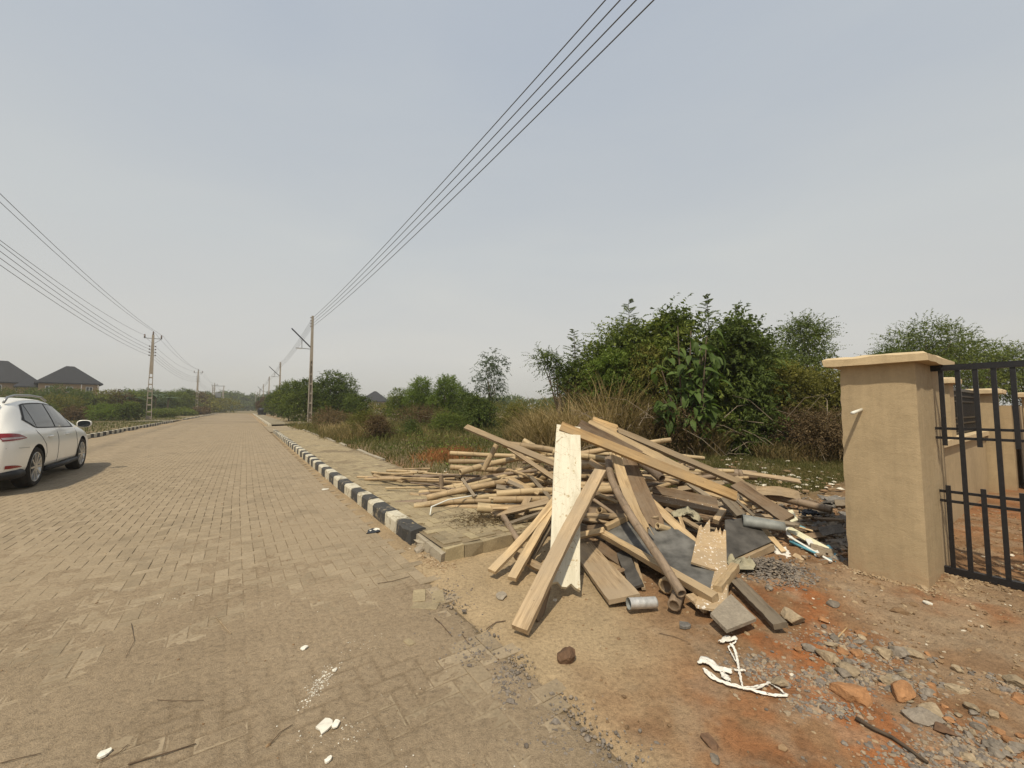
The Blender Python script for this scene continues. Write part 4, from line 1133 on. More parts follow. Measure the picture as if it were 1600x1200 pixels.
slab4('concrete_slab', [D(1110, 958, 2.68), D(1142, 928, 2.92), D(1182, 966, 2.62), D(1136, 984, 2.52)], 0.022, 'slab_tan', label='broken tan concrete slab lying tilted at the front of the heap', cat='concrete slab')
# rolled grey sheet
def arc_sheet(name, p, q, r, a0, a1, th, mat, label, cat, r2=None):
    m, L = basis(p, q, (0, 0, 1)); V = []; F = []; n = 14; k = 8
    for s in (0, 1):
        for i in range(k + 1):
            rr = (r + ((r2 or r) - r) * i / k) - s * th
            for j in range(n + 1):
                a = a0 + (a1 - a0) * j / n; V.append((L * i / k, math.sin(a) * rr, math.cos(a) * rr * 0.8))
    n1 = n + 1; B = n1 * (k + 1)
    for i in range(k):
        for j in range(n):
            a = i * n1 + j; F.append((a, a + n1, a + n1 + 1, a + 1)); F.append((B + a, B + a + 1, B + a + n1 + 1, B + a + n1))
    for j in range(n):
        F.append((j, j + 1, B + j + 1, B + j)); a = k * n1 + j; F.append((a, B + a, B + a + 1, a + 1))
    for i in range(k):
        a = i * n1; F.append((a, B + a, B + a + n1, a + n1)); a += n; F.append((a, a + n1, B + a + n1, B + a))
    o = obj_of(raw_mesh(name, V, F, mat, smooth=True), name, None, m); props(o, label, cat); return o
arc_sheet('metal_sheet', D(1160, 814, 4.2), D(1226, 824, 4.05), 0.085, -2.2, 2.0, 0.004, 'sheet_grey', 'rolled grey metal sheet lying on the small dark panel', 'metal sheet', 0.06)

# crumpled cloths and sack
def crumple(name, path, widths, mat, label, cat, seed, height=0.05, nx=30, ny=8, drape=None):
    rng = np.random.default_rng(seed); P = [np.array(p) for p in path]; K = len(P); V = []; F = []
    cum = np.linspace(0, 1, K)
    for i in range(nx + 1):
        f = i / nx
        c = np.array([np.interp(f, cum, [p[a] for p in P]) for a in range(3)]); c2 = np.array([np.interp(min(f + 0.02, 1), cum, [p[a] for p in P]) for a in range(3)]); c1 = np.array([np.interp(max(f - 0.02, 0), cum, [p[a] for p in P]) for a in range(3)])
        t_ = c2 - c1; t_[2] = 0; t_ /= np.linalg.norm(t_) + 1e-9; s_ = np.array([-t_[1], t_[0], 0]); w_ = np.interp(f, cum, widths)
        for j in range(ny + 1):
            g = j / ny * 2 - 1
            p = c + s_ * g * w_ / 2 * (1 + 0.4 * (vnoise(f * 9, g * 2 + seed, 5) - 0.5))
            h = height * 0.6 * (abs(vnoise(p[0] * 30, p[1] * 30, seed) - 0.5) * 1.6 + 0.25 * vnoise(p[0] * 80, p[1] * 80, seed + 1)) * (1 - 0.6 * abs(g))
            p = p + np.array([rng.normal(0, 0.002), rng.normal(0, 0.002), float(h)])
            V.append(p)
    n1 = ny + 1
    for i in range(nx):
        for j in range(ny):
            a = i * n1 + j; F.append((a, a + n1, a + n1 + 1, a + 1))
    o = mk(name, V, F, mat, None, smooth=True)
    md = o.modifiers.new('thick', 'SOLIDIFY'); md.thickness = 0.003; md.offset = 0
    props(o, label, cat); return o
crumple('cloth', [D(1143, 880, 3.7), D(1160, 886, 3.55), D(1172, 880, 3.6)], [0.12, 0.22, 0.12], 'cloth_olive', 'crumpled olive cloth on the gravel below the small panel', 'cloth', 3, 0.16)
crumple('cloth', [D(1050, 808, 4.25), D(1075, 800, 4.3), D(1095, 815, 4.2)], [0.14, 0.2, 0.12], 'cloth_olive', 'folded pale cloth tucked in the heap above the plywood', 'cloth', 8, 0.14)
crumple('net', [D(1218, 855, 4.0), D(1226, 868, 3.9), D(1232, 880, 3.8)], [0.1, 0.16, 0.08], 'sack_white', 'tangle of whitish netting on the rubble right of the gravel pile', 'net', 12, 0.06)
def gpt(px, py, dz=0.006):
    p = G(px, py, 0.03); return np.array([p[0], p[1], gz(p[0], p[1]) + dz])
sk = empty('torn_sack', gpt(1150, 1060, 0), label='torn white sack strips lying on the red soil in the foreground', cat='sack')
def strand(pts, w, seed, name='strip', hgt=0.03, mat='sack_white'):
    o = crumple(name, [gpt(*p, 0.012) for p in pts], w, mat, None, None, seed, hgt, 36, 5)
    m = MW[o.name]; o.parent = sk; o.matrix_basis = MW[sk.name].inverted() @ m
    for key in ('label', 'category'):
        if key in o.keys(): del o[key]
    return o
strand([(1090, 1034), (1104, 1030), (1120, 1042), (1143, 1046)], [0.0186, 0.0638, 0.0510, 0.0425], 31, 'flap', 0.05)
strand([(1127, 1046), (1134, 1055), (1140, 1062)], [0.0186, 0.0382, 0.0124], 36, 'flap', 0.03)
strand([(1100, 1042), (1112, 1056), (1140, 1068), (1180, 1078), (1206, 1084), (1230, 1086)], [0.0186, 0.0211, 0.0161, 0.0186, 0.0186, 0.0124], 32)
strand([(1104, 1046), (1125, 1060), (1160, 1072), (1200, 1068)], [0.0062, 0.0087, 0.0062, 0.0050], 38)
strand([(1160, 1074), (1184, 1074), (1202, 1064), (1216, 1074), (1231, 1086)], [0.0062, 0.0074, 0.0062, 0.0074, 0.0062], 33)
strand([(1160, 1070), (1156, 1050), (1152, 1030), (1148, 1014), (1142, 1006)], [0.0050, 0.0087, 0.0124, 0.0136, 0.0186], 34)
strand([(1150, 1032), (1144, 1022), (1138, 1010), (1150, 1004)], [0.0031, 0.0050, 0.0050, 0.0050], 39)
strand([(1124, 1004), (1138, 998), (1152, 1000)], [0.0186, 0.0510, 0.0217], 35, 'flap', 0.04)
strand([(1148, 1044), (1164, 1046)], [0.0124, 0.0050], 37)
# pvc strips and pipes beside the pillar
def pbar(name, pts, w, h, mat, label, cat, r=None, r_in=True):
    b = MB()
    if r: b.tube([tuple(p) for p in pts], r, 10); o = b.build(name, mat, smooth=True)
    else:
        for a, c in zip(pts[:-1], pts[1:]): b.bar(a, c, w, h, (-0.2, -0.5, 0.8))
        o = b.build(name, mat)
    props(o, label, cat); return o
pbar('plastic_strip', [D(1232, 826, 4.25), D(1294, 860, 3.95)], 0.07, 0.012, 'pvc_cream', 'wide cream plastic strip sloping down towards the pillar', 'plastic strip')
pbar('plastic_strip', [D(1228, 806, 4.5), D(1232, 836, 4.2), D(1238, 842, 4.15)], 0.035, 0.01, 'pvc_white', 'short bent white strip at the head of the plastic strips', 'plastic strip')
pbar('plastic_strip', [D(1236, 840, 4.15), D(1300, 878, 3.75)], 0.02, 0.008, 'pvc_white', 'narrow white strip lying along the blue pipe', 'plastic strip')
pbar('plastic_pipe', [D(1234, 846, 4.1), D(1254, 855, 4.0), D(1316, 884, 3.7), D(1326, 896, 3.6)], 0, 0, 'pvc_blue', 'long blue plastic pipe ending at the foot of the pillar', 'pipe', r=0.012)
pbar('plastic_pipe', [D(1294, 854, 4.0), D(1320, 888, 3.75)], 0, 0, 'pvc_blue', 'short fat turquoise pipe piece crossing by the pillar', 'pipe', r=0.022)
pbar('plastic_pipe', [D(1236, 846, 4.15), D(1258, 856, 4.02)], 0.05, 0.012, 'pvc_blue', 'blue plastic shard under the upper end of the pipe', 'plastic shard')
pbar('plastic_strip', [D(1262, 842, 4.1), D(1280, 872, 3.85)], 0.05, 0.012, 'pvc_white', 'white plastic piece in the middle between cream strip and pipe', 'plastic strip')
pbar('plastic_strip', [D(1235, 820, 4.4), D(1270, 830, 4.35)], 0.02, 0.012, 'wood_fresh', 'thin pale stick above the wide cream strip', 'stick')
pbar('plastic_shard', [D(1208, 806, 4.5), D(1228, 812, 4.45)], 0.12, 0.01, 'pvc_blue', 'blue plastic shard behind the rolled grey sheet', 'plastic shard')
pbar('plastic_shard', [D(1238, 818, 4.45), D(1258, 826, 4.4)], 0.03, 0.01, 'pvc_blue', 'small blue plastic shard near the strips\' upper end', 'plastic shard')
slab4('board', [D(1226, 800, 4.7), D(1238, 796, 4.75), D(1247, 812, 4.5), D(1236, 816, 4.45)], 0.01, 'pvc_cream', label='small cream board piece behind the white bent strip', cat='board')
pbar('panel_scrap', [D(1280, 884, 3.75), D(1318, 872, 3.8)], 0.09, 0.012, 'slab_grey', 'small grey scrap under the blue pipe near the pillar foot', 'scrap')
pbar('plastic_wrapper', [D(1306, 865, 3.95), D(1318, 872, 3.9)], 0.05, 0.02, 'plastic_red', 'dark red wrapper against the left side of the pillar', 'wrapper')
pbar('timber_block', [D(1240, 868, 3.85), D(1256, 876, 3.78)], 0.05, 0.03, 'wood_tan', 'short brown timber block right of the whitish netting', 'timber block')
# grey slabs stacked left of the pillar
rng = np.random.default_rng(52)
GS = 'grey roofing slabs by the pillar'
for k in range(34):
    px = rng.uniform(1262, 1334); py = rng.uniform(772, 872); d = 6.0 - (py - 772) / 100 * 2.0 + rng.normal(0, .08)
    c = D(px, py, d); c[2] = max(c[2], gz(c[0], c[1]) + 0.02)
    c[2] = min(c[2], 0.36)
    a = rng.uniform(-0.9, 0.5); L, w_ = rng.uniform(0.10, 0.26), rng.uniform(0.07, 0.15)
    e = np.array([math.cos(a) * L / 2, math.sin(a) * L / 2, rng.normal(0, 0.02)])
    plank(c - e, c + e, w_, rng.uniform(0.012, 0.03), rng.choice(['slab_grey', 'slab_grey', 'stone_grey', 'wood_grey']), 'dark grey broken slab in the scatter left of the pillar', up=(rng.normal(-.2, 0.25), rng.normal(-0.4, 0.25), 0.9), name='slab', cat='slab', group=GS, jag1=0.04)
PL(1281, 831, 4.35, 1318, 825, 4.3, 0.09, 0.02, 'slab_grey', 'long clean grey slab lying level against the pillar', up=(-0.1, -0.75, 0.6), name='slab', cat='slab')
crumple('bin_bag', [D(1252, 806, 4.9), D(1264, 800, 4.9), D(1276, 808, 4.8)], [0.10, 0.2, 0.12], 'plastic_black', 'crumpled black plastic bag among the grey slabs', 'plastic bag', 19, 0.15)

# tin can
ca, cb = D(982, 943, 2.88), D(1024, 941, 2.92)
m, L = basis(ca, cb, (0, 0, 1))
tin = empty('tin_can', (0, 0, 0), mw=m, label='open silver tin can lying on its side in front of the heap', cat='can')
def lat(prof, n=20):
    V = []; F = []
    for (r_, a_) in prof:
        for j in range(n): V.append((a_, math.cos(2 * math.pi * j / n) * r_, math.sin(2 * math.pi * j / n) * r_))
    for i in range(len(prof) - 1):
        for j in range(n): F.append((i * n + j, (i + 1) * n + j, (i + 1) * n + (j + 1) % n, i * n + (j + 1) % n))
    return V, F
r0 = 0.038
V, F = lat([(r0 * 1.04, 0.0), (r0, 0.008), (r0, 0.06), (r0 * 1.03, 0.066), (r0, 0.072), (r0, 0.10), (r0 * 1.03, 0.106), (r0, 0.112), (r0, L - 0.01), (r0 * 1.04, L), (0.001, L)]); obj_of(raw_mesh('shell', V, F, 'steel', smooth=True), 'shell', tin)
V, F = lat([(r0 * 1.04, 0.0), (r0 * 0.96, 0.002), (r0 * 0.96, L * 0.55), (0.001, L * 0.55)]); obj_of(raw_mesh('inner_wall', V, F, 'sheet_grey', smooth=True), 'inner_wall', tin)

# ---------------------------------------------------------------- stones
def rock_mesh(rng, s, sub=1, flat=0.7, sharp=0.28):
    t_ = (1 + 5 ** 0.5) / 2
    v = [(-1, t_, 0), (1, t_, 0), (-1, -t_, 0), (1, -t_, 0), (0, -1, t_), (0, 1, t_), (0, -1, -t_), (0, 1, -t_), (t_, 0, -1), (t_, 0, 1), (-t_, 0, -1), (-t_, 0, 1)]
    f = [(0, 11, 5), (0, 5, 1), (0, 1, 7), (0, 7, 10), (0, 10, 11), (1, 5, 9), (5, 11, 4), (11, 10, 2), (10, 7, 6), (7, 1, 8), (3, 9, 4), (3, 4, 2), (3, 2, 6), (3, 6, 8), (3, 8, 9), (4, 9, 5), (2, 4, 11), (6, 2, 10), (8, 6, 7), (9, 8, 1)]
    V = [np.array(x, float) / np.linalg.norm(x) for x in v]; F = f
    for _ in range(sub):
        cache = {}; nf = []
        def mid(a, b):
            k = (min(a, b), max(a, b))
            if k not in cache: p = V[a] + V[b]; V.append(p / np.linalg.norm(p)); cache[k] = len(V) - 1
            return cache[k]
        for a, b, c in F:
            ab, bc, ca_ = mid(a, b), mid(b, c), mid(c, a); nf += [(a, ab, ca_), (b, bc, ab), (c, ca_, bc), (ab, bc, ca_)]
        F = nf
    V = np.array(V)
    for _ in range(14):                      # planar chips give facets
        n = rng.normal(0, 1, 3); n /= np.linalg.norm(n); d_ = V @ n; lim = rng.uniform(0.45, 0.82)
        V = V - np.maximum(0, d_ - lim)[:, None] * n
    V = V * (1 + rng.normal(0, sharp * 0.12, (len(V), 1)))
    V = V * np.array([rng.uniform(0.8, 1.25), rng.uniform(0.7, 1.1), flat]) * s
    return V, F
def stone_at(px, py, wpx, mat, label, flat=0.7, seed=None, name='stone', group=None, rot=None, sub=2):
    c = gpt(px, py, 0); d = c[1]; s = wpx / FPX * d / 2 * 1.05
    rng = np.random.default_rng(seed if seed is not None else int(px * 7 + py))
    V, F = rock_mesh(rng, s, sub, flat); a = rng.uniform(0, 6.28) if rot is None else rot
    m = Matrix.Translation((c[0], c[1] + s * 0.2, c[2] + s * flat * 0.36)) @ Matrix.Rotation(a, 4, 'Z')
    o = obj_of(raw_mesh(name, V, F, mat), name, None, m); props(o, label, 'stone', group); return o
stone_at(887, 1028, 30, 'stone_brown', 'dark brown angular stone alone on the pale concrete in front', 1.0)
stone_at(1240, 972, 40, 'stone_tan', 'big tan stone lump at the foot of the weathered plank', 0.8)
stone_at(1336, 1092, 52, 'stone_orange', 'largest orange rock in the right foreground rubble', 0.75)
stone_at(1412, 1086, 42, 'stone_orange', 'orange angular rock right of the largest orange rock', 0.75)
stone_at(1297, 1030, 27, 'stone_tan', 'square tan stone at the left of the rubble line', 0.9)
stone_at(1300, 1010, 18, 'stone_tan', 'pale small stone touching the top of the square tan stone', 0.7)
stone_at(1328, 1047, 32, 'stone_tan', 'pale rounded stone between square stone and orange rocks', 0.55)
stone_at(1220, 1066, 34, 'stone_tan', 'elongated tan stone next to the end of the torn sack', 0.5, rot=0.4)
stone_at(1385, 1025, 30, 'stone_tan', 'tan stone left of the dark grey block fragment', 0.7)
stone_at(1407, 1024, 28, 'stone_grey', 'dark grey block fragment in the rubble line', 0.7)
stone_at(1428, 1026, 24, 'stone_tan', 'pale stone right behind the dark grey block fragment', 0.6)
stone_at(1344, 1026, 20, 'stone_orange', 'small orange stone in the upper part of the rubble line', 0.7)
stone_at(1393, 1068, 28, 'stone_tan', 'pale stone just behind the orange angular rock', 0.6)
stone_at(1448, 1122, 44, 'stone_grey', 'large flat grey stone right of the orange angular rock', 0.5)
stone_at(1478, 1140, 32, 'stone_brown', 'flat brown grey stone next to the large flat grey stone', 0.45)
stone_at(1455, 1108, 34, 'stone_tan', 'flat tan stone on top side of the large flat grey stone', 0.4)
stone_at(1500, 1082, 30, 'stone_tan', 'pale flat stone alone on the red soil at right', 0.45)
stone_at(1249, 1016, 16, 'stone_orange', 'small rust coloured stone on bare red soil left of the rubble', 0.8)
stone_at(1112, 1152, 30, 'stone_brown', 'long flat brown stone on red soil at the bottom', 0.35, rot=1.9)
stone_at(1118, 1178, 18, 'stone_grey', 'small grey stone just below the long flat brown stone', 0.6)
stone_at(1510, 1178, 26, 'stone_tan', 'pale stone in the gravel at the bottom right', 0.6)
stone_at(1590, 1072, 30, 'stone_tan', 'pale stone cut by the right edge of the picture', 0.6)
stone_at(1596, 1096, 24, 'stone_orange', 'rusty stone at the right edge below the pale one', 0.6)
stone_at(1202, 923, 14, 'stone_grey', 'grey stone at the foot of the gravel pile', 0.6)
stone_at(733, 1077, 12, 'stone_grey', 'small dark pebble on the dusty road, upper of a near pair', 0.7)
stone_at(748, 1096, 11, 'stone_grey', 'small dark pebble on the dusty road, lower of a near pair', 0.9)
stone_at(562, 1042, 10, 'slab_tan', 'round flat pale pebble on the dusty road', 0.4)
stone_at(385, 945, 12, 'stone_orange', 'rusty clod on the dusty road left of the middle', 0.4)
stone_at(702, 1012 - 40, 11, 'slab_tan', 'small pale clod near the road edge', 0.5)
rng = np.random.default_rng(61)
GR = 'fist-sized stones in the rubble line'
for k in range(70):
    f = rng.random(); px = 1290 + f * 330 + rng.normal(0, 12); py = 1000 + f * 190 + rng.normal(0, 24)
    if py > 1225: continue
    stone_at(px, py, rng.uniform(9, 22), rng.choice(['stone_tan', 'stone_grey', 'stone_grey', 'stone_orange', 'slab_tan']), 'fist-sized rough stone among the rubble line in the right foreground', rng.uniform(0.5, 0.8), seed=900 + k, group=GR, sub=1)

def scatter(name, pts, sizes, mat, seed, label, cat, flat=0.65, tints=None, z_fn=ground_z):
    rng = np.random.default_rng(seed); protos = [rock_mesh(rng, 1.0, 0, flat, 0.6) for _ in range(10)]
    pts = np.asarray(pts, float); N = len(pts); which = rng.integers(0, 10, N); Vs = []; Fs = []; T = []; base = 0
    zz = z_fn(pts[:, 0], pts[:, 1]); a = rng.uniform(0, 6.28, N)
    tt = rng.random(N) if tints is None else tints
    for i in range(N):
        V, F = protos[which[i]]; c, s = math.cos(a[i]), math.sin(a[i]); S = sizes[i]
        X = (V[:, 0] * c - V[:, 1] * s) * S + pts[i, 0]; Y = (V[:, 0] * s + V[:, 1] * c) * S + pts[i, 1]
        Vs.append(np.stack([X, Y, V[:, 2] * S + zz[i] + S * 0.12 + (pts[i, 2] if pts.shape[1] > 2 else 0)], 1)); Fs.append(np.array(F) + base); base += len(V); T.append(np.full(len(V), tt[i]))
    o = mk(name, np.vstack(Vs), np.vstack(Fs), mat, tint=np.concatenate(T)); props(o, label, cat, kind='stuff'); return o
def cloud(n, px, py, sx, sy, seed, h=0.0):
    rng = np.random.default_rng(seed); c = gpt(px, py); a = rng.normal(0, 1, (n, 2)); P = np.zeros((n, 3)); P[:, 0] = c[0] + a[:, 0] * sx; P[:, 1] = c[1] + a[:, 1] * sy
    r2 = (a ** 2).sum(1); P[:, 2] = h * np.exp(-r2) * rng.random(n); return P
rng = np.random.default_rng(71)
gp1 = cloud(1500, 1205, 893, 0.15, 0.15, 1, 0.09)
scatter('gravel_pile', gp1, rng.uniform(0.008, 0.020, len(gp1)), 'gravel', 5, 'small pile of grey gravel right of the olive cloth', 'gravel', tints=rng.random(len(gp1)) * 0.55)
L_ = [cloud(900, 1330, 1010, 0.16, 0.10, 2), cloud(700, 1310, 1058, 0.13, 0.05, 3), cloud(450, 1290, 1098, 0.10, 0.04, 4), cloud(600, 1400, 1060, 0.14, 0.07, 6), cloud(500, 1500, 1150, 0.13, 0.07, 7), cloud(500, 1570, 1190, 0.12, 0.05, 8),
      cloud(500, 1185, 1040, 0.09, 0.07, 9), cloud(400, 1440, 1185, 0.14, 0.05, 10), cloud(300, 1590, 1080, 0.06, 0.06, 12)]
gp2 = np.vstack(L_); rng = np.random.default_rng(72)
scatter('gravel', gp2, np.exp(rng.normal(math.log(0.008), 0.45, len(gp2))), 'gravel', 6, 'loose grey and tan gravel strewn over the soil in the right foreground', 'gravel')
L_ = [cloud(140, 745, 1003, 0.10, 0.12, 21), cloud(260, 800, 1050, 0.06, 0.10, 22), cloud(140, 880, 1110, 0.09, 0.08, 23), cloud(160, 930, 1160, 0.14, 0.06, 24), cloud(200, 700, 930, 0.10, 0.2, 25)]
gp3 = np.vstack(L_); rng = np.random.default_rng(73)
scatter('gravel', gp3, np.exp(rng.normal(math.log(0.0075), 0.4, len(gp3))), 'gravel', 7, 'line of loose gravel along the edge of the paved road', 'gravel', tints=rng.random(len(gp3)) * 0.6, z_fn=lambda x, y: np.maximum(ground_z(x, y), 0.0))
# soil clods everywhere on the bare ground
rng = np.random.default_rng(74); n = 20000
Px = rng.uniform(0.2, 6.5, n); Py = 1.1 + rng.random(n) ** 1.6 * 6.5; v_, u_ = vu(Px, Py)
dens = 0.12 + 0.9 * sstep(2.3, 3.6, v_); k_ = (v_ > 1.4) & (rng.random(n) < dens * (0.3 + 1.2 * fbm(Px * 2, Py * 2, 99, 3))) & ~((v_ > 4.4) & (v_ < 5.3) & (u_ > .7) & (u_ < 1.3)) & ~((u_ > 3.4) & (v_ < 3.1))
Pq = np.stack([Px[k_], Py[k_], np.zeros(k_.sum())], 1)
scatter('soil_clods', Pq, np.exp(rng.normal(math.log(0.008), 0.55, len(Pq))), 'clods', 8, 'small clods and chips scattered over the bare soil', 'clods')
rng = np.random.default_rng(75); n = 2600
Px = rng.uniform(-6, 1.6, n); Py = 1.1 + rng.random(n) ** 1.5 * 7; v_, u_ = vu(Px, Py); k_ = (v_ > -5.5) & (v_ < 1.5) & (rng.random(n) < 0.35 + 0.6 * sstep(-1, 1.5, v_))
Pq = np.stack([Px[k_], Py[k_], np.zeros(k_.sum())], 1)
scatter('road_grit', Pq, np.exp(rng.normal(math.log(0.0038), 0.5, len(Pq))), 'clods', 9, 'grit and tiny clods on the dusty pavers', 'grit', z_fn=lambda x, y: np.maximum(dust_z(x, y), 0.0))
# mortar crumbs round the pillar foot and the kerb end
rng = np.random.default_rng(76)
def along(p, q, n, sp): 
    f = rng.random(n)[:, None]; P = p + (q - p) * f; P[:, :2] += rng.normal(0, sp, (n, 2)); P[:, 2] = 0; return P
L_ = [along(W(4.44, 0.70), W(4.44, 1.30), 260, 0.03), along(W(4.44, 0.68), W(5.2, 0.66), 420, 0.06), along(W(5.0, 0.55), W(5.3, 0.4), 150, 0.08), along(W(1.60, 3.4), W(1.70, 4.2), 900, 0.07)]
gp5 = np.vstack(L_)
scatter('mortar_crumbs', gp5, np.exp(rng.normal(math.log(0.010), 0.45, len(gp5))), 'clods', 10, 'pale mortar crumbs around the foot of pillar and broken kerb end', 'crumbs', tints=0.6 + 0.35 * rng.random(len(gp5)))

# litter: twigs, paper, chips
def twig(pts, r, label, mat='twig', cat='twig', name='twig'):
    P = []
    for (px, py) in pts:
        g_ = G(px, py, 0.0); v1, u1 = vu(g_[0], g_[1]); z = max(gz(g_[0], g_[1]), float(dust_z(np.array([g_[0]]), np.array([g_[1]]))[0]) if v1 < 1.5 else -1, 0.0) + r + 0.004
        P.append((g_[0], g_[1], z))
    b = MB(); b.tube(P, [r * (1 - 0.5 * i / len(P)) for i in range(len(P))], 6); props(b.build(name, mat, smooth=True), label, cat)
twig([(200, 1198), (235, 1187), (270, 1177), (306, 1165)], 0.0035, 'longest brown twig on the dusty road at the bottom left')
twig([(150, 1195), (185, 1180), (200, 1166)], 0.002, 'thin curved twig right of the white leaf at bottom left')
twig([(338, 966), (348, 978), (361, 992)], 0.004, 'short pale stick on the dusty road left of centre', mat='wood_tan', cat='stick')
twig([(422, 1166), (438, 1148), (457, 1136)], 0.0022, 'dark thin twig by the chalk fragments')
twig([(590, 913), (615, 909), (640, 902)], 0.003, 'thin twig across the road surface before the kerb end')
twig([(679, 968), (690, 978), (706, 996)], 0.003, 'dark twig on pavers near the road edge')
twig([(760, 985), (775, 974), (790, 972)], 0.004, 'dark twig beside the tip of the long tan plank')
twig([(722, 1053 - 60), (732, 1007)], 0.0025, 'tiny twig below the dark twig at the road edge')
twig([(245, 1095), (270, 1098), (318, 1097)], 0.0015, 'hair thin straw on the dusty road')
twig([(205, 975), (210, 1003), (196, 1030)], 0.0015, 'thin curled straw on the dusty road')
twig([(0, 1195), (30, 1188), (64, 1180)], 0.002, 'twig at the very bottom left corner')
twig([(1338, 1130), (1365, 1146), (1395, 1160), (1420, 1178), (1450, 1200)], 0.010, 'dark charred branch lying on red soil at bottom right', mat='dark_stem', cat='branch', name='branch')
twig([(1308, 1008), (1324, 992)], 0.005, 'small orange wood splinter on the gravel', mat='wood_orange', cat='splinter', name='splinter')
twig([(1030, 992), (1055, 998), (1075, 1006)], 0.0022, 'thin reddish root on the soil below the can')
bb = [D(672, 808, 4.9), D(674, 792, 5.0), D(700, 781, 5.2), D(730, 776, 5.4), D(745, 773, 5.5)]
for q in bb: q[2] = max(q[2], 0.16)
b = MB(); b.tube([tuple(q) for q in bb], 0.009, 8); props(b.build('plastic_hose', 'pvc_white', smooth=True), 'thin white hose curling on the walk left of the heap', 'hose')
def chip(px, py, w, h, mat, label, cat, name, z=0.0, seed=0, th=0.004):
    rng = np.random.default_rng(int(px + py) + seed); c = G(px, py, z); s = w / FPX * c[1] / 2; n = 9
    v1, _ = vu(c[0], c[1])
    zz = max(gz(c[0], c[1]), float(dust_z(np.array([c[0]]), np.array([c[1]]))[0]) if v1 < 1.5 else -1, z) + 0.004
    V = []; F = []
    R_ = rng.uniform(0.6, 1.1, n)
    for k_ in (1, 0):
        V.append((c[0], c[1], zz + th * k_ + (0.006 if k_ else 0)))
        for j in range(n):
            a = 2 * math.pi * j / n; V.append((c[0] + math.cos(a) * s * R_[j], c[1] + math.sin(a) * s * h * R_[j], zz + th * k_ + rng.uniform(0, 0.006) * k_))
    for j in range(n):
        F.append((0, 1 + j, 1 + (j + 1) % n)); F.append((n + 1, n + 2 + (j + 1) % n, n + 2 + j)); F.append((1 + j, n + 2 + j, n + 2 + (j + 1) % n, 1 + (j + 1) % n))
    props(mk(name, V, F, mat), label, cat)
chip(163, 1180, 18, 0.9, 'paper', 'pale dry leaf on the dusty road at bottom left', 'leaf', 'dry_leaf')
chip(508, 1137, 24, 1.3, 'chalk', 'largest chalky plaster flake on the dusty road', 'plaster flake', 'plaster_flake')
chip(524, 1136, 12, 1.3, 'chalk', 'smaller plaster flake touching the largest one', 'plaster flake', 'plaster_flake')
chip(475, 1016, 11, 1.3, 'chalk', 'dull plaster flake above the white powder stain', 'plaster flake', 'plaster_flake')
chip(523, 1049, 7, 1.3, 'chalk', 'bright small flake right of the powder stain', 'plaster flake', 'plaster_flake')
chip(512, 1192, 11, 1.3, 'chalk', 'rounded white flake at the bottom edge of the road', 'plaster flake', 'plaster_flake')
chip(584, 847 - 18, 17, 1.2, 'paper', 'folded white card lying on the road before the kerb', 'card', 'card')
chip(583, 831, 22, 1.2, 'plastic_black', 'dark rag under the folded white card', 'rag', 'rag')
chip(508, 765, 11, 1.2, 'paper', 'small crumpled paper on the pavers near the kerb', 'paper', 'paper_scrap')
chip(1071, 983, 20, 1.0, 'slab_grey', 'dark flat tile piece on soil below the tin can', 'tile piece', 'tile_piece', th=0.012)
chip(784, 932, 20, 1.3, 'slab_tan', 'thin square sheet scrap on the pale concrete', 'scrap', 'scrap')
chip(1450, 893 + 60, 14, 1.0, 'paper', 'white sliver on the soil in front of the pillar', 'sliver', 'sliver')
rng = np.random.default_rng(81)
# powder of chalk and white specks, too many to count
pts = np.vstack([cloud(420, 497, 1062, 0.022, 0.075, 31), cloud(90, 520, 1137, 0.08, 0.05, 32), cloud(60, 555, 1000, 0.09, 0.05, 33), cloud(50, 290, 925, 0.12, 0.08, 34), cloud(60, 640, 1080, 0.35, 0.35, 35)])
scatter('chalk_specks', pts, np.exp(rng.normal(math.log(0.0026), 0.45, len(pts))), 'chalk', 12, 'white chalk powder and specks on the dusty road', 'chalk specks', z_fn=lambda x, y: np.maximum(dust_z(x, y), 0.0) - 0.001)
# rubbish behind the heap on the grass
rng = np.random.default_rng(82)
n = 190; px = rng.uniform(1120, 1312, n); py = 735 + rng.normal(0, 12, n) + (px - 1130) * 0.12
pts = np.array([np.append(G(a, b_, 0.12)[:2], 0.0) for a, b_ in zip(px, py)])
pts[:, 2] = 0.04
scatter('litter', pts, np.exp(rng.normal(math.log(0.040), 0.45, n)), 'clods', 13, 'pale litter and rubble strewn in the grass behind the heap', 'litter', 0.4, tints=np.where(rng.random(n) < 0.45, 1.0, rng.random(n) * 0.95))
n = 70; px = rng.uniform(590, 700, n); py = 733 + rng.normal(0, 4, n)
pts = np.array([np.append(G(a, b_, 0.12)[:2], 0.0) for a, b_ in zip(px, py)])
scatter('litter', pts, np.exp(rng.normal(math.log(0.03), 0.4, n)), 'clods', 14, 'pale crumpled litter along the grass edge left of the heap', 'litter', 0.5, tints=np.where(rng.random(n) < 0.35, 1.0, 0.3 + rng.random(n) * 0.6))
chip(1150, 722, 24, 0.6, 'paper', 'white rag in the grass behind the heap', 'rag', 'rag', 0.12)
chip(1142, 733, 9, 1.0, 'plastic_red', 'small red wrapper in the litter behind the heap', 'wrapper', 'wrapper', 0.12)
chip(1068, 713 - 9, 26, 0.8, 'paper', 'pale sheet lying in the grass in front of the thicket', 'sheet', 'sheet', 0.12)
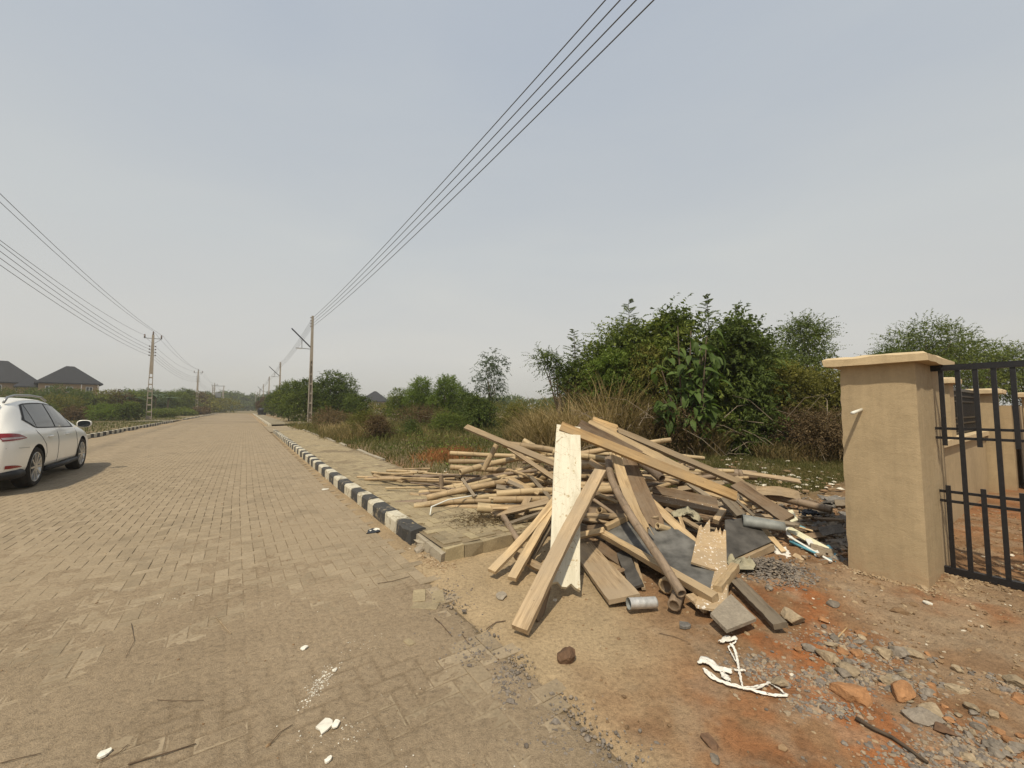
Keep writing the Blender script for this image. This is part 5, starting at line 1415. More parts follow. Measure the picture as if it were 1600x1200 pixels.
# a few more laths thrown across the top of the heap, each in its own place
EX = [(905, 760, 4.9, 965, 785, 4.7, .05, 'wood_fresh', 'short lath lying between the tall plank tip and the bent pole'),
      (1040, 795, 4.35, 1100, 830, 4.05, .05, 'wood_tan', 'lath sloping beside the pale board above the panel'),
      (1075, 755, 4.8, 1140, 800, 4.5, .07, 'wood_grey', 'grey board just below the lower end of the orange board'),
      (985, 745, 4.7, 1060, 752, 4.7, .06, 'wood_tan', 'tan board end above the dark level beam'),
      (830, 745, 5.2, 870, 790, 4.9, .05, 'wood_grey', 'grey lath crossing the bamboo just left of the white board'),
      (1100, 770, 4.9, 1175, 790, 4.7, .05, 'wood_fresh', 'pale lath crossing under the wide dark plank'),
      (1160, 738, 6.2, 1250, 752, 6.0, .10, 'wood_tan', 'board lying in the litter behind the right end of the heap'),
      (1015, 842, 3.85, 1060, 880, 3.6, .03, 'wood_orange', 'splinter stick lying on the dark panel face'),
      (880, 880, 3.7, 915, 905, 3.5, .05, 'wood_brown', 'dark board end showing right of the white board\'s foot'),
      (940, 905, 3.4, 975, 890, 3.5, .04, 'wood_brown', 'small dark lath on the soil right of the flat wide board')]
for a_ in EX: PL(a_[0], a_[1], a_[2], a_[3], a_[4], a_[5], a_[6], 0.022, a_[7], a_[8], up=(-0.1, -0.4, 0.9))

# scrap spread to the right of the heap, towards the pillar
rng = np.random.default_rng(133)
for k in range(34):
    px = rng.uniform(1120, 1300); py = 770 + (px - 1120) * 0.22 + rng.normal(0, 16); c = G(px, py, 0.12); a = rng.uniform(-1.2, 0.6); L = rng.uniform(0.12, 0.42)
    z = gz(c[0], c[1]) + rng.uniform(0.02, 0.16 if px < 1200 else 0.07); e = np.array([math.cos(a) * L / 2, math.sin(a) * L / 2, rng.normal(0, 0.03)])
    plank((c[0] - e[0], c[1] - e[1], z), (c[0] + e[0], c[1] + e[1], z + e[2]), rng.uniform(0.03, 0.10), rng.uniform(0.01, 0.03), rng.choice(['wood_grey', 'wood_tan', 'wood_brown', 'slab_tan', 'wood_spotted', 'wood_fresh']),
          'small broken board scrap scattered between the heap and the pillar', up=(rng.normal(0, .3), rng.normal(-.2, .3), 0.9), name='scrap', cat='scrap', group='scraps between heap and pillar', jag1=0.05)
rng = np.random.default_rng(134)
for k in range(30):            # old laths and poles woven into the middle of the heap
    x = rng.uniform(0.2, 2.5); y = rng.uniform(4.6, 5.8); a = rng.normal(-0.25, 0.75); L = rng.uniform(0.5, 1.3); top = heap_h(x, y) * 0.9
    z = rng.uniform(max(0.15, top - 0.25), max(0.25, top)); dz = rng.normal(0, 0.12)
    plank((x - math.cos(a) * L / 2, y - math.sin(a) * L / 2, max(0.08, z - dz)), (x + math.cos(a) * L / 2, y + math.sin(a) * L / 2, max(0.08, z + dz)), rng.uniform(0.03, 0.08), rng.uniform(0.015, 0.035),
          rng.choice(['wood_grey', 'wood_tan', 'wood_brown', 'wood_grey', 'wood_fresh']), 'old narrow lath woven into the middle of the big heap', up=(rng.normal(0, .3), rng.normal(-.4, .3), 0.8), group='laths woven into the heap', jag1=0.06)
# a few bare pavers showing at the road edge
for (px, py, rz_, nm) in ((684, 931, -0.35, 'pale bare paver showing at the road edge near the kerb end'), (664, 946, 0.9, 'dull bare paver left of the pale bare paver at the road edge'), (640, 1003, 0.2, 'reddish wood chip like paver corner on the dusty road'), (655, 930, -0.4, 'bare paver nearest to the broken kerb end')):
    g_ = G(px, py, 0.006); v1, u1 = vu(g_[0], g_[1]); zz = max(gz(g_[0], g_[1]), float(dust_z(np.array([g_[0]]), np.array([g_[1]]))[0]), 0.0) + 0.006
    o = obj_of(raw_mesh('loose_paver', paver_local(0.2 if px != 640 else 0.08, 0.1 if px != 640 else 0.05), np.vstack([PAV_F, [(11, 10, 9, 8)]]), 'walk_paver_single'), 'loose_paver', None, Matrix.Translation((g_[0], g_[1], zz)) @ Matrix.Rotation(math.atan2(UY, UX) + rz_, 4, 'Z')); props(o, nm, 'paver')

# broken rubble heaped low between the timber and the pillar
rng = np.random.default_rng(135); n = 1500; px = rng.uniform(1150, 1325, n); py = 765 + (px - 1150) * 0.36 + rng.normal(0, 22, n)
pts = np.array([np.append(G(a, b_, 0.1)[:2], 0.0) for a, b_ in zip(px, py)]); v_, u_ = vu(pts[:, 0], pts[:, 1]); k_ = ~((v_ > 4.42) & (u_ < 1.32)); pts = pts[k_]
pts[:, 2] = rng.random(len(pts)) * 0.04
scatter('rubble', pts, np.exp(rng.normal(math.log(0.020), 0.5, len(pts))), 'gravel', 15, 'broken grey and brown rubble between the heap and the pillar', 'rubble', 0.55)
# crumbled kerb end
for (px, py, w_, m_, nm) in ((655, 858, 22, 'slab_tan', 'broken concrete lump at the end of the painted kerb'), (668, 868, 14, 'stone_tan', 'small concrete lump beside the broken kerb end'), (676, 862, 16, 'slab_tan', 'concrete lump between kerb end and walk corner')):
    stone_at(px, py, w_, m_, nm, 0.6)

# ---------------------------------------------------------------- the white car on the left
def rawW(v, u, z=0.0): return np.array([v * VX + u * UX, v * VY + u * UY, z])
cpos = rawW(-3.93, 11.15, 0.0)
car_m = Matrix.Translation(Vector(cpos)) @ Matrix.Rotation(math.atan2(UY, UX) + R(0.4), 4, 'Z')
car = empty('parked_car', (0, 0, 0), mw=car_m, label='white five door sport utility car parked at the left edge of the paved road', cat='car')
# car frame: x forward from the rear axle, y left, z up.  stations along x
ST_ = [  # x, half width, z low, z belt, roof half width, z roof
    (-0.99, 0.66, 0.42, 0.70, 0.60, 0.800),
    (-0.96, 0.80, 0.32, 0.95, 0.68, 0.990),
    (-0.86, 0.88, 0.30, 1.03, 0.70, 1.100),
    (-0.70, 0.92, 0.29, 1.07, 0.66, 1.270),
    (-0.50, 0.935, 0.29, 1.08, 0.63, 1.416),
    (-0.25, 0.94, 0.29, 1.075, 0.62, 1.545),
    (0.10, 0.942, 0.28, 1.06, 0.62, 1.610),
    (0.50, 0.942, 0.27, 1.045, 0.62, 1.635),
    (0.90, 0.942, 0.27, 1.035, 0.62, 1.640),
    (1.30, 0.942, 0.27, 1.025, 0.615, 1.625),
    (1.65, 0.942, 0.27, 1.015, 0.60, 1.585),
    (1.95, 0.942, 0.27, 1.01, 0.60, 1.475),
    (2.20, 0.94, 0.27, 1.005, 0.63, 1.358),
    (2.45, 0.938, 0.27, 1.00, 0.68, 1.220),
    (2.65, 0.935, 0.27, 0.985, 0.74, 1.090),
    (2.95, 0.93, 0.27, 0.93, 0.74, 1.030),
    (3.25, 0.91, 0.27, 0.87, 0.70, 0.970),
    (3.50, 0.87, 0.28, 0.80, 0.64, 0.890),
    (3.68, 0.78, 0.30, 0.70, 0.55, 0.780),
    (3.77, 0.62, 0.36, 0.60, 0.45, 0.640)]
STX = np.array([s_[0] for s_ in ST_])
def stat(x): return [float(np.interp(x, STX, [s_[k] for s_ in ST_])) for k in range(1, 6)]
def half_profile(x):
    w, zl, zb, wr, zr = stat(x)
    hb = zb - zl
    pts = [(0, zl), (w * 0.75, zl), (w * 0.955, zl + hb * 0.04), (w * 0.985, zl + hb * 0.16), (w * 0.995, zl + hb * 0.38), (w * 1.0, zl + hb * 0.60), (w * 0.985, zl + hb * 0.80), (w * 0.955, zb - hb * 0.05), (w * 0.925, zb)]
    wb = w * 0.925
    for f in (0.25, 0.5, 0.75, 0.92): pts.append((wb + (wr - wb) * (f ** 1.15), zb + (zr - zb) * f * 0.98))
    pts += [(wr * 0.92, zr), (wr * 0.6, zr + 0.018), (0, zr + 0.03)]
    return pts
def side_y(x, z):
    pr = half_profile(x)[2:-3]; return float(np.interp(z, [p[1] for p in pr], [p[0] for p in pr]))
xs_ = []
for a_, b_ in zip(STX[:-1], STX[1:]): xs_ += [a_, (a_ + b_) / 2]
xs_.append(STX[-1])
V = []; F = []
rows = []
for x in xs_:
    hp = half_profile(x); full = [(y, z) for y, z in hp] + [(-y, z) for y, z in hp[::-1][1:-1]]
    rows.append(len(V)); V += [(x, y, z) for y, z in full]
K = len(full)
for a_, b_ in zip(rows[:-1], rows[1:]):
    for j in range(K): F.append((a_ + j, a_ + (j + 1) % K, b_ + (j + 1) % K, b_ + j))
F.append(tuple(rows[0] + j for j in range(K))[::-1]); F.append(tuple(rows[-1] + j for j in range(K)))
me = raw_mesh('body', V, [f[::-1] for f in F], ['car_paint', 'car_black'])
tmp = bpy.data.objects.new('tmp_body', me); COL.objects.link(tmp)
sb = tmp.modifiers.new('s', 'SUBSURF'); sb.levels = 1; sb.render_levels = 1
cut = []
for xw in (0.0, 2.74):
    b = MB(); b.lathe([(0.001, -1.1), (0.415, -1.1), (0.415, -0.60), (0.001, -0.60)], 40, (xw, 0, 0.375)); b.lathe([(0.001, 0.60), (0.415, 0.60), (0.415, 1.1), (0.001, 1.1)], 40, (xw, 0, 0.375))
    mc = raw_mesh('cut', b.v, b.f, 'car_black'); co = bpy.data.objects.new('cut', mc); COL.objects.link(co)
    bm_ = None
    cut.append(co)
    md = tmp.modifiers.new('b', 'BOOLEAN'); md.object = co; md.operation = 'DIFFERENCE'; md.solver = 'EXACT'; md.material_mode = 'TRANSFER'
import bmesh
for co in cut:
    bm_ = bmesh.new(); bm_.from_mesh(co.data); bmesh.ops.remove_doubles(bm_, verts=bm_.verts, dist=1e-3); bmesh.ops.recalc_face_normals(bm_, faces=bm_.faces); bm_.to_mesh(co.data); bm_.free()
bm_ = bmesh.new(); bm_.from_mesh(me); bmesh.ops.recalc_face_normals(bm_, faces=bm_.faces); bm_.to_mesh(me); bm_.free()
bpy.context.view_layer.update()
ev = tmp.evaluated_get(bpy.context.evaluated_depsgraph_get()); bmesh_body = bpy.data.meshes.new_from_object(ev)
for o in [tmp] + cut: bpy.data.objects.remove(o)
bmesh_body.name = 'body'
body = bpy.data.objects.new('body', bmesh_body); COL.objects.link(body); body.parent = car; MW[body.name] = MW[car.name].copy()
smooth_by_angle(body, 42)
def car_part(name, V, F, mat, smooth=True, parent=None):
    o = obj_of(raw_mesh(name, V, F, mat, smooth=smooth), name, parent or car); return o
def side_patch(name, x0, x1, zb, zt, mat, sgn=-1, out=0.006, nx=16, nz=7, parent=None):
    V = []; F = []
    for i in range(nx + 1):
        x = x0 + (x1 - x0) * i / nx; a, b_ = zb(x), zt(x)
        for j in range(nz + 1):
            z = a + (b_ - a) * j / nz; V.append((x, sgn * (side_y(x, z) + out), z))
    for i in range(nx):
        for j in range(nz):
            q = i * (nz + 1) + j; f = (q, q + nz + 1, q + nz + 2, q + 1); F.append(f if sgn < 0 else f[::-1])
    return car_part(name, V, F, mat, parent=parent)
def top_line(x): 
    w, zl, zb, wr, zr = stat(x); return zb + (zr - zb) * 0.87
def bot_line(x): return stat(x)[2] + 0.02
for sgn in (-1, 1):
    # black surround, then panes
    side_patch('window_frame', -0.30, 2.24, lambda x: min(bot_line(x), top_line(x)) if x > 0.05 else min(bot_line(x) + (0.05 - x) * 0.42, top_line(x)), lambda x: max(top_line(x) - (0.0 if x > 0.0 else (0.0 - x) * 0.9), bot_line(x) + max(0, 0.05 - x) * 0.42 + 0.004), 'car_black', sgn, 0.004, 26)
    def zb_(x): return bot_line(x) + 0.022 + max(0, 0.08 - x) * 0.45
    def zt_(x): return max(top_line(x) - 0.022 - max(0, 0.05 - x) * 0.9, zb_(x) + 0.002)
    side_patch('window', -0.23, 0.10, zb_, zt_, 'car_glass', sgn, 0.008)
    side_patch('window', 0.13, 1.03, zb_, zt_, 'car_glass', sgn, 0.008)
    side_patch('window', 1.10, 2.10, zb_, zt_, 'car_glass', sgn, 0.008)
    # door seams
    def seam(pts):
        b = MB()
        for p_, q_ in zip(pts[:-1], pts[1:]):
            b.bar((p_[0], sgn * (side_y(p_[0], p_[1]) + 0.001), p_[1]), (q_[0], sgn * (side_y(q_[0], q_[1]) + 0.001), q_[1]), 0.004, 0.005)
        b.build('door_seam', 'car_black', car, world=False)
    seam([(1.06, z) for z in np.linspace(0.36, 1.04, 9)])
    seam([(2.26 + (0.06 if z < 0.7 else 0.0), z) for z in np.linspace(0.36, 0.99, 9)])
    seam([(0.42, 0.50), (0.44, 0.60), (0.38, 0.75), (0.20, 0.90), (0.05, 1.0), (0.02, 1.06)])
    seam([(-0.93, 0.78), (-0.7, 0.77), (-0.4, 0.76)])
    for hx in (0.62, 1.62):
        b = MB(); y_ = sgn * (side_y(hx, 0.90) + 0.028)
        b.tube([(hx - 0.11, sgn * side_y(hx, .9), 0.895), (hx - 0.08, y_, 0.90), (hx + 0.08, y_, 0.905), (hx + 0.11, sgn * side_y(hx, .9), 0.905)], 0.014, 8); b.build('door_handle', 'car_paint', car, world=False, smooth=True)
    # sill cladding between the wheels
    b = MB(); y0 = sgn * 0.925
    b.tube([(0.44, y0, 0.285), (1.4, sgn * 0.935, 0.275), (2.30, y0, 0.285)], 0.05, 10); b.build('sill', 'car_black', car, world=False, smooth=True)
    # roof rails
    b = MB(); yr = sgn * 0.565
    b.tube([(-0.30, yr, 1.55), (-0.18, yr, 1.645), (0.1, yr, 1.69), (0.8, yr, 1.705), (1.35, yr, 1.68), (1.62, yr, 1.605)], 0.019, 8); b.build('roof_rail', 'rail_grey', car, world=False, smooth=True)
    # mirror
    mx, my, mz = 2.12, sgn * 1.075, 1.095
    ro = empty('x2', (0, 0, 0)); bpy.data.objects.remove(ro)
    V = []; F = []; n = 18
    for i, (dx, sc) in enumerate([(0.11, 0.15), (0.09, 0.55), (0.03, 0.9), (-0.05, 1.0), (-0.065, 0.97)]):
        for j in range(n):
            a = 2 * math.pi * j / n; c, s = math.cos(a), math.sin(a)
            V.append((mx + dx, my + np.sign(c) * abs(c) ** 0.7 * 0.125 * sc, mz + np.sign(s) * abs(s) ** 0.7 * 0.085 * sc))
    for i in range(4):
        for j in range(n): F.append((i * n + j, i * n + (j + 1) % n, (i + 1) * n + (j + 1) % n, (i + 1) * n + j))
    F.append(tuple(range(n))[::-1]); F.append(tuple(4 * n + j for j in range(n)))
    mir = car_part('mirror', V, F, 'car_paint')
    car_part('mirror_glass', [(mx - 0.068, my + (q[1] - my) * 0.86, mz + (q[2] - mz) * 0.86) for q in V[4 * n:]], [tuple(range(n))], 'car_glass', False, mir)
    b = MB(); b.bar((mx, sgn * 0.90, 1.02), (mx, sgn * 1.02, 1.06), 0.06, 0.03); b.build('mirror_arm', 'car_paint', mir, world=False)
    # lamps
    lam = side_patch('tail_light', -0.955, -0.50, lambda x: 0.90 + (x + 0.955) * 0.06, lambda x: 0.90 + (x + 0.955) * 0.06 + 0.13 * (1 - ((x + 0.955) / 0.46) ** 2.0) + 0.002, 'tail_red', sgn, 0.010, 14, 5)
    side_patch('clear_lens', -0.95, -0.56, lambda x: 0.925 + (x + 0.955) * 0.05, lambda x: 0.925 + (x + 0.955) * 0.05 + 0.034 * (1 - ((x + 0.955) / 0.42) ** 2) + 0.001, 'tail_clear', sgn, 0.014, 12, 2, parent=lam)
    side_patch('reflector', -0.93, -0.62, lambda x: 0.44, lambda x: 0.44 + 0.055 * (1 - ((x + 0.93) / 0.33) ** 2) + 0.001, 'tail_red', sgn, 0.008, 10, 3)
# rear window and lower bumper
V = []; F = []
for i in range(9):
    f = i / 8
    for j in range(9):
        g = j / 8 * 2 - 1; x = -0.82 + f * 0.46; w, zl, zb, wr, zr = stat(x); V.append((x - 0.015, g * wr * 0.9, zr + 0.012 + 0.025 * (1 - g * g)))
for i in range(8):
    for j in range(8): q = i * 9 + j; F.append((q, q + 1, q + 10, q + 9))
car_part('rear_window', V, F, 'car_glass')
b = MB(); b.tube([(-0.60, -0.90, 0.335), (-0.84, -0.86, 0.33), (-0.95, -0.70, 0.33), (-0.99, 0, 0.33), (-0.95, 0.70, 0.33), (-0.84, 0.86, 0.33), (-0.60, 0.90, 0.335)], 0.075, 10)
b.build('lower_bumper', 'car_black', car, world=False, smooth=True)
b = MB(); b.tube([(-0.42, -0.50, 1.505), (-0.50, 0, 1.55), (-0.42, 0.50, 1.505)], 0.03, 8); b.build('rear_spoiler', 'car_paint', car, world=False, smooth=True)
b = MB(); b.box((-0.5, -0.75, 0.20), (3.3, 0.75, 0.40)); b.build('underbody', 'car_black', car, world=False)
def wheel(x, sgn):
    yo = sgn * 0.935; s = -sgn
    b = MB(); b.lathe([(0.20, s * 0.22), (0.33, s * 0.23), (0.362, s * 0.20), (0.370, s * 0.12), (0.362, s * 0.035), (0.335, 0.0), (0.285, s * 0.004), (0.268, s * 0.02)], 44, (x, yo, 0.370))
    ty = b.build('tyre', 'rubber', car, world=False, smooth=True)
    b = MB(); b.lathe([(0.27, s * 0.012), (0.262, s * 0.006), (0.248, s * 0.018), (0.240, s * 0.10), (0.06, s * 0.12), (0.001, s * 0.12)], 40, (x, yo, 0.370))
    b.v = [v_ for v_ in b.v]; rm = b.build('rim', 'alloy', car, world=False, smooth=True)
    bs = MB()
    for k in range(10):
        a = 2 * math.pi * k / 10; c, s2 = math.cos(a), math.sin(a)
        p0 = Vector((x + c * 0.045, yo + s * 0.022, 0.37 + s2 * 0.045)); p1 = Vector((x + c * 0.250, yo + s * 0.014, 0.37 + s2 * 0.250))
        bs.bar(p0, p1, 0.034, 0.020, (0, 1, 0))
    bs.cyl((x, yo + s * 0.05, 0.37), (x, yo + s * 0.010, 0.37), 0.055, 18)
    bs.build('spokes', 'alloy', rm, world=False)
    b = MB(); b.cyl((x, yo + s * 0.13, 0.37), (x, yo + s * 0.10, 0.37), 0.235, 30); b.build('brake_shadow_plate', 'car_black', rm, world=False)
    return ty
for x in (0.0, 2.74):
    for sgn in (-1, 1): wheel(x, sgn)

# ---------------------------------------------------------------- concrete line poles
def lattice_pole(name, base, h, label, wb=0.34, wt=0.15, solid=0.42, mat='pole_concrete', group=None, web=True):
    """tapered reinforced concrete pole, its web pierced by a ladder of openings"""
    p = empty(name, base, math.atan2(UY, UX), label=label, cat='utility pole', group=group)
    b = MB()
    def wd(z): return wb + (wt - wb) * z / h
    def dp(z): return 0.20 + (0.13 - 0.20) * z / h
    zs = h * (1 - solid)
    for sg in (-1, 1):
        def q(z, i): w_ = wd(z) / 2; t_ = 0.055; return [(-dp(z) / 2, sg * w_, z), (dp(z) / 2, sg * w_, z), (dp(z) / 2, sg * (w_ - t_), z), (-dp(z) / 2, sg * (w_ - t_), z)]
        lo, hi = q(-0.1, 0), q(zs, 0)
        if sg < 0: b.hexa(lo + hi)
        else: b.hexa([lo[3], lo[2], lo[1], lo[0]] + [hi[3], hi[2], hi[1], hi[0]])
    w0, w1 = wd(zs) / 2, wd(h) / 2; d0, d1 = dp(zs) / 2, dp(h) / 2
    b.hexa([(-d0, -w0, zs), (d0, -w0, zs), (d0, w0, zs), (-d0, w0, zs), (-d1, -w1, h), (d1, -w1, h), (d1, w1, h), (-d1, w1, h)])
    b.build('shaft', mat, p, world=False)
    z = 0.15; k = 0
    while z < zs - 0.2:
        r_ = MB(); w_ = wd(z) / 2 - 0.0545; th = 0.14 if k else 0.35
        r_.box((-dp(z) / 2 + 0.03, -w_, z), (dp(z) / 2 - 0.03, w_, z + th)); r_.build('rung', mat, p, world=False)
        z += 0.78; k += 1
    # thin recessed back web, its colour darkened to deepen the recess shade
    r_ = MB(); r_.hexa([(dp(0) * 0.2, -wd(0) / 2 + 0.055, 0), (dp(0) * 0.26, -wd(0) / 2 + 0.055, 0), (dp(0) * 0.26, wd(0) / 2 - 0.055, 0), (dp(0) * 0.2, wd(0) / 2 - 0.055, 0),
             (dp(zs) * 0.2, -wd(zs) / 2 + 0.055, zs), (dp(zs) * 0.26, -wd(zs) / 2 + 0.055, zs), (dp(zs) * 0.26, wd(zs) / 2 - 0.055, zs), (dp(zs) * 0.2, wd(zs) / 2 - 0.055, zs)])
    if web: r_.build('web', 'slab_tan', p, world=False)
    return p
WIRES = {}
# right-hand line (low voltage): four conductors one above the other
RH = 9.05
right_u = [35.9, 71.5, 106.0, 140.0, 175.0, 210.0, 245.0]
right_v = 4.50
rlab = ['nearest pale concrete pole on the right verge with a solar lamp arm', 'second concrete pole on the right verge in front of dark bushes', 'third concrete pole on the right verge, far down the road', 'fourth concrete pole on the right verge, far down the road',
        'fifth concrete pole on the right verge, thin and far', 'sixth concrete pole on the right verge, very thin and far', 'last tiny concrete pole on the right near the road end']
def solar_lamp(p, label, z0):
    lp = empty('solar_street_lamp', (0, 0, 0), mw=MW[p.name] @ Matrix.Translation((0, 0, z0)), label=label, cat='street lamp')
    b = MB(); b.bar((0, 0.08, 0.0), (0, 1.50, 1.42), 0.07, 0.09); b.build('panel_arm', 'solar_dark', lp, world=False)
    b = MB(); b.bar((0, 0.08, -0.14), (0, 1.15, -0.12), 0.10, 0.045); b.build('lamp_arm', 'rail_grey', lp, world=False)
    b = MB(); b.bar((0, 0.72, -0.10), (0, 0.74, 0.62), 0.05, 0.05); b.build('brace', 'rail_grey', lp, world=False)
    b = MB(); b.bar((0, 0.7, -0.17), (0, 1.12, -0.16), 0.13, 0.03); b.build('lamp_head', 'window_white', lp, world=False)
for k, u_ in enumerate(right_u):
    b0 = W(right_v, u_, 0); h = RH - gz(b0[0], b0[1]) if k == 0 else 8.6
    p = lattice_pole('utility_pole', (b0[0], b0[1], gz(b0[0], b0[1])), h, rlab[k], solid=0.42, group='concrete poles along the right verge')
    for j in range(4):
        ins = MB(); z = h - 0.16 - 0.24 * j; ins.lathe([(0.001, -0.05), (0.035, -0.05), (0.045, -0.02), (0.03, 0.0), (0.045, 0.02), (0.035, 0.05), (0.001, 0.05)], 8, (0, 0.13, z), 'Z'); ins.build('insulator', 'insulator', p, world=False)
    if k in (0, 1, 3): solar_lamp(p, ['solar lamp with slanted dark panel arm on the nearest right pole', 'solar lamp with slanted arm on the second right pole', '', 'solar lamp arm on the fourth, far right pole'][k], h - (2.62 if k == 0 else 2.2))
# left-hand line: high voltage on a crossarm, four low voltage conductors below
left_u = [6.0, 60.8, 114.0, 172.0, 232.0, 280.0]
llab = ['', 'nearest tall concrete pole left of the road with crossarm', 'second concrete pole left of the road with crossarm', 'third concrete pole left of the road, beside the transformer frame', 'fourth concrete pole left of the road, far away', 'last faint concrete pole left of the road']
left_v = -8.95; LH = 10.35
def off_left(u_): return left_v
for k, u_ in enumerate(left_u):
    b0 = W(left_v, u_, 0); g0 = gz(b0[0], b0[1])
    if k == 0: continue
    h = LH - 0.45 - g0
    p = lattice_pole('utility_pole', (b0[0], b0[1], g0), h, llab[k], wb=0.52, wt=0.20, solid=0.46, mat='pole_concrete', web=False, group='tall poles left of the road')
    b = MB(); b.bar((0, -0.80, h - 0.42), (0, 0.80, h - 0.42), 0.06, 0.07, (0, 0, 1)); b.build('crossarm', 'rail_grey', p, world=False)
    b = MB(); b.bar((0.02, -0.7, h - 0.47), (0.02, -0.06, h - 1.05), 0.04, 0.04); b.build('arm_brace', 'rail_grey', p, world=False)
    for (y_, z_) in ((-0.72, h - 0.38), (0.72, h - 0.38), (0, h)):
        ins = MB(); ins.lathe([(0.001, 0), (0.05, 0), (0.09, 0.08), (0.05, 0.12), (0.085, 0.18), (0.05, 0.24), (0.08, 0.3), (0.04, 0.4), (0.001, 0.42)], 10, (0, y_, z_), 'Z'); ins.build('insulator', 'insulator', p, world=False)
    for j in range(4):
        z = h - 1.33 - 0.35 * j
        b = MB(); b.bar((0, -0.30, z), (0, 0.30, z), 0.06, 0.05); b.build('spool_bracket', 'rail_grey', p, world=False)
        for y_ in (-0.27, 0.27):
            ins = MB(); ins.lathe([(0.001, -0.07), (0.05, -0.07), (0.055, -0.02), (0.03, 0.0), (0.055, 0.02), (0.05, 0.07), (0.001, 0.07)], 8, (0, y_, z), 'Z'); ins.build('insulator', 'insulator', p, world=False)
# farther pole pairs seen as thin lines
for k, (px, top, bot_u, side) in enumerate(((341, 609, 196, -8.2), (366, 615, 250, -8.6))): pass
# transformer frame beside the third pole
b0 = W(-7.6, 166.0, 0); tf = empty('transformer_frame', (b0[0], b0[1], gz(b0[0], b0[1])), math.atan2(UY, UX), label='pair of posts carrying a transformer between them, far left of the road', cat='transformer')
for y_ in (-1.5, 1.5):
    b = MB(); b.hexa([(-0.18, y_ - 0.18, 0), (0.18, y_ - 0.18, 0), (0.18, y_ + 0.18, 0), (-0.18, y_ + 0.18, 0), (-0.1, y_ - 0.1, 9), (0.1, y_ - 0.1, 9), (0.1, y_ + 0.1, 9), (-0.1, y_ + 0.1, 9)]); b.build('post', 'pole_concrete', tf, world=False)
for z in (5.0, 8.9):
    b = MB(); b.bar((0, -1.9, z), (0, 1.9, z), 0.16, 0.16); b.build('cross_beam', 'rail_grey', tf, world=False)
b = MB(); b.box((-0.5, -0.8, 5.1), (0.5, 0.8, 6.6)); b.build('transformer_tank', 'rail_grey', tf, world=False)
for y_ in (-0.4, 0, 0.4):
    b = MB(); b.cyl((0, y_, 6.6), (0, y_, 7.1), 0.06, 8); b.build('bushing', 'insulator', tf, world=False)

def wire(name, pts, sag, r, label, cat='power line', group=None):
    path = []
    for (a, c) in zip(pts[:-1], pts[1:]):
        n = 26
        for i in range(n):
            f = i / n; p = np.array(a) * (1 - f) + np.array(c) * f; L = np.linalg.norm(np.array(c) - np.array(a)); p = p.copy(); p[2] -= 4 * sag * (L / 45.0) ** 2 * f * (1 - f); path.append(p)
    path.append(np.array(pts[-1]))
    b = MB(); b.tube([tuple(p) for p in path], r, 5); props(b.build(name, 'wire', smooth=True), label, cat, group)
RU = [-9.5] + right_u
names = ['top', 'second', 'third', 'lowest']
for j in range(4):
    pts = []
    for k, u_ in enumerate(RU):
        z = (RH if k <= 1 else 8.75) - 0.16 - 0.24 * j
        q = W(right_v, u_, z) if k else rawW(5.02, u_, 9.0 - 0.31 * j)
        pts.append(q + np.array([-VX, -VY, 0]) * 0.16 * 0)
    wire('power_line', pts, 0.55, 0.0115, '%s of the four overhead wires running up over the right verge' % names[j], group='four wires of the right line')
LU = left_u
for j in range(4):
    pts = []
    for k, u_ in enumerate(LU):
        z = LH - 0.45 - 1.33 - 0.35 * j; pts.append(W(left_v - 0.27, u_, z) if k else rawW(left_v + 0.3, u_, z + 1.2 + 0.10 * j))
    wire('power_line', pts, 0.62, 0.012, '%s of the four lower wires on the left poles' % names[j], group='four lower wires of the left line')
for (dv, dz, nm) in ((-0.85, -0.05, 'left crossarm wire at the top of the left poles'), (0.85, -0.05, 'right crossarm wire at the top of the left poles'), (0.0, 0.42, 'single highest wire over the tips of the left poles')):
    pts = [W(left_v + dv, u_, LH - 0.45 + dz) if k else rawW(left_v + dv * 0.5 + 0.4, u_, LH + 0.65 + dz * 0.5 - (1.1 if dv < 0 else 0)) for k, u_ in enumerate(LU)]
    wire('power_line', pts, 0.62, 0.012, nm, group='crossarm wires of the left line')

# dark tank at the far end of the right kerb
b0 = W(3.0, 95, 0.12); b = MB(); m0 = (b0[0], b0[1])
b.lathe([(0.001, 0.0), (0.72, 0.0), (0.75, 0.1), (0.72, 0.45), (0.75, 0.5), (0.72, 0.9), (0.75, 0.95), (0.70, 1.25), (0.3, 1.4), (0.001, 1.42)], 24, (m0[0], m0[1], gz(*m0) + 0.1), 'Z')
props(b.build('water_tank', 'tank_black', smooth=True), 'small black tank on the right verge near the road end', 'water tank')
# low painted stone by the second kerb
b0 = W(3.9, 36.6, 0); b = MB(); c0 = [W(3.7, 36.4, 0), W(5.0, 36.4, 0), W(5.0, 36.7, 0), W(3.7, 36.7, 0)]
b.hexa([(q[0], q[1], -0.05) for q in c0] + [(q[0], q[1], 0.30) for q in c0]); props(b.build('kerb_piece', 'kerb_bare'), 'short lone kerb piece lying by the nearest right pole', 'kerb piece')

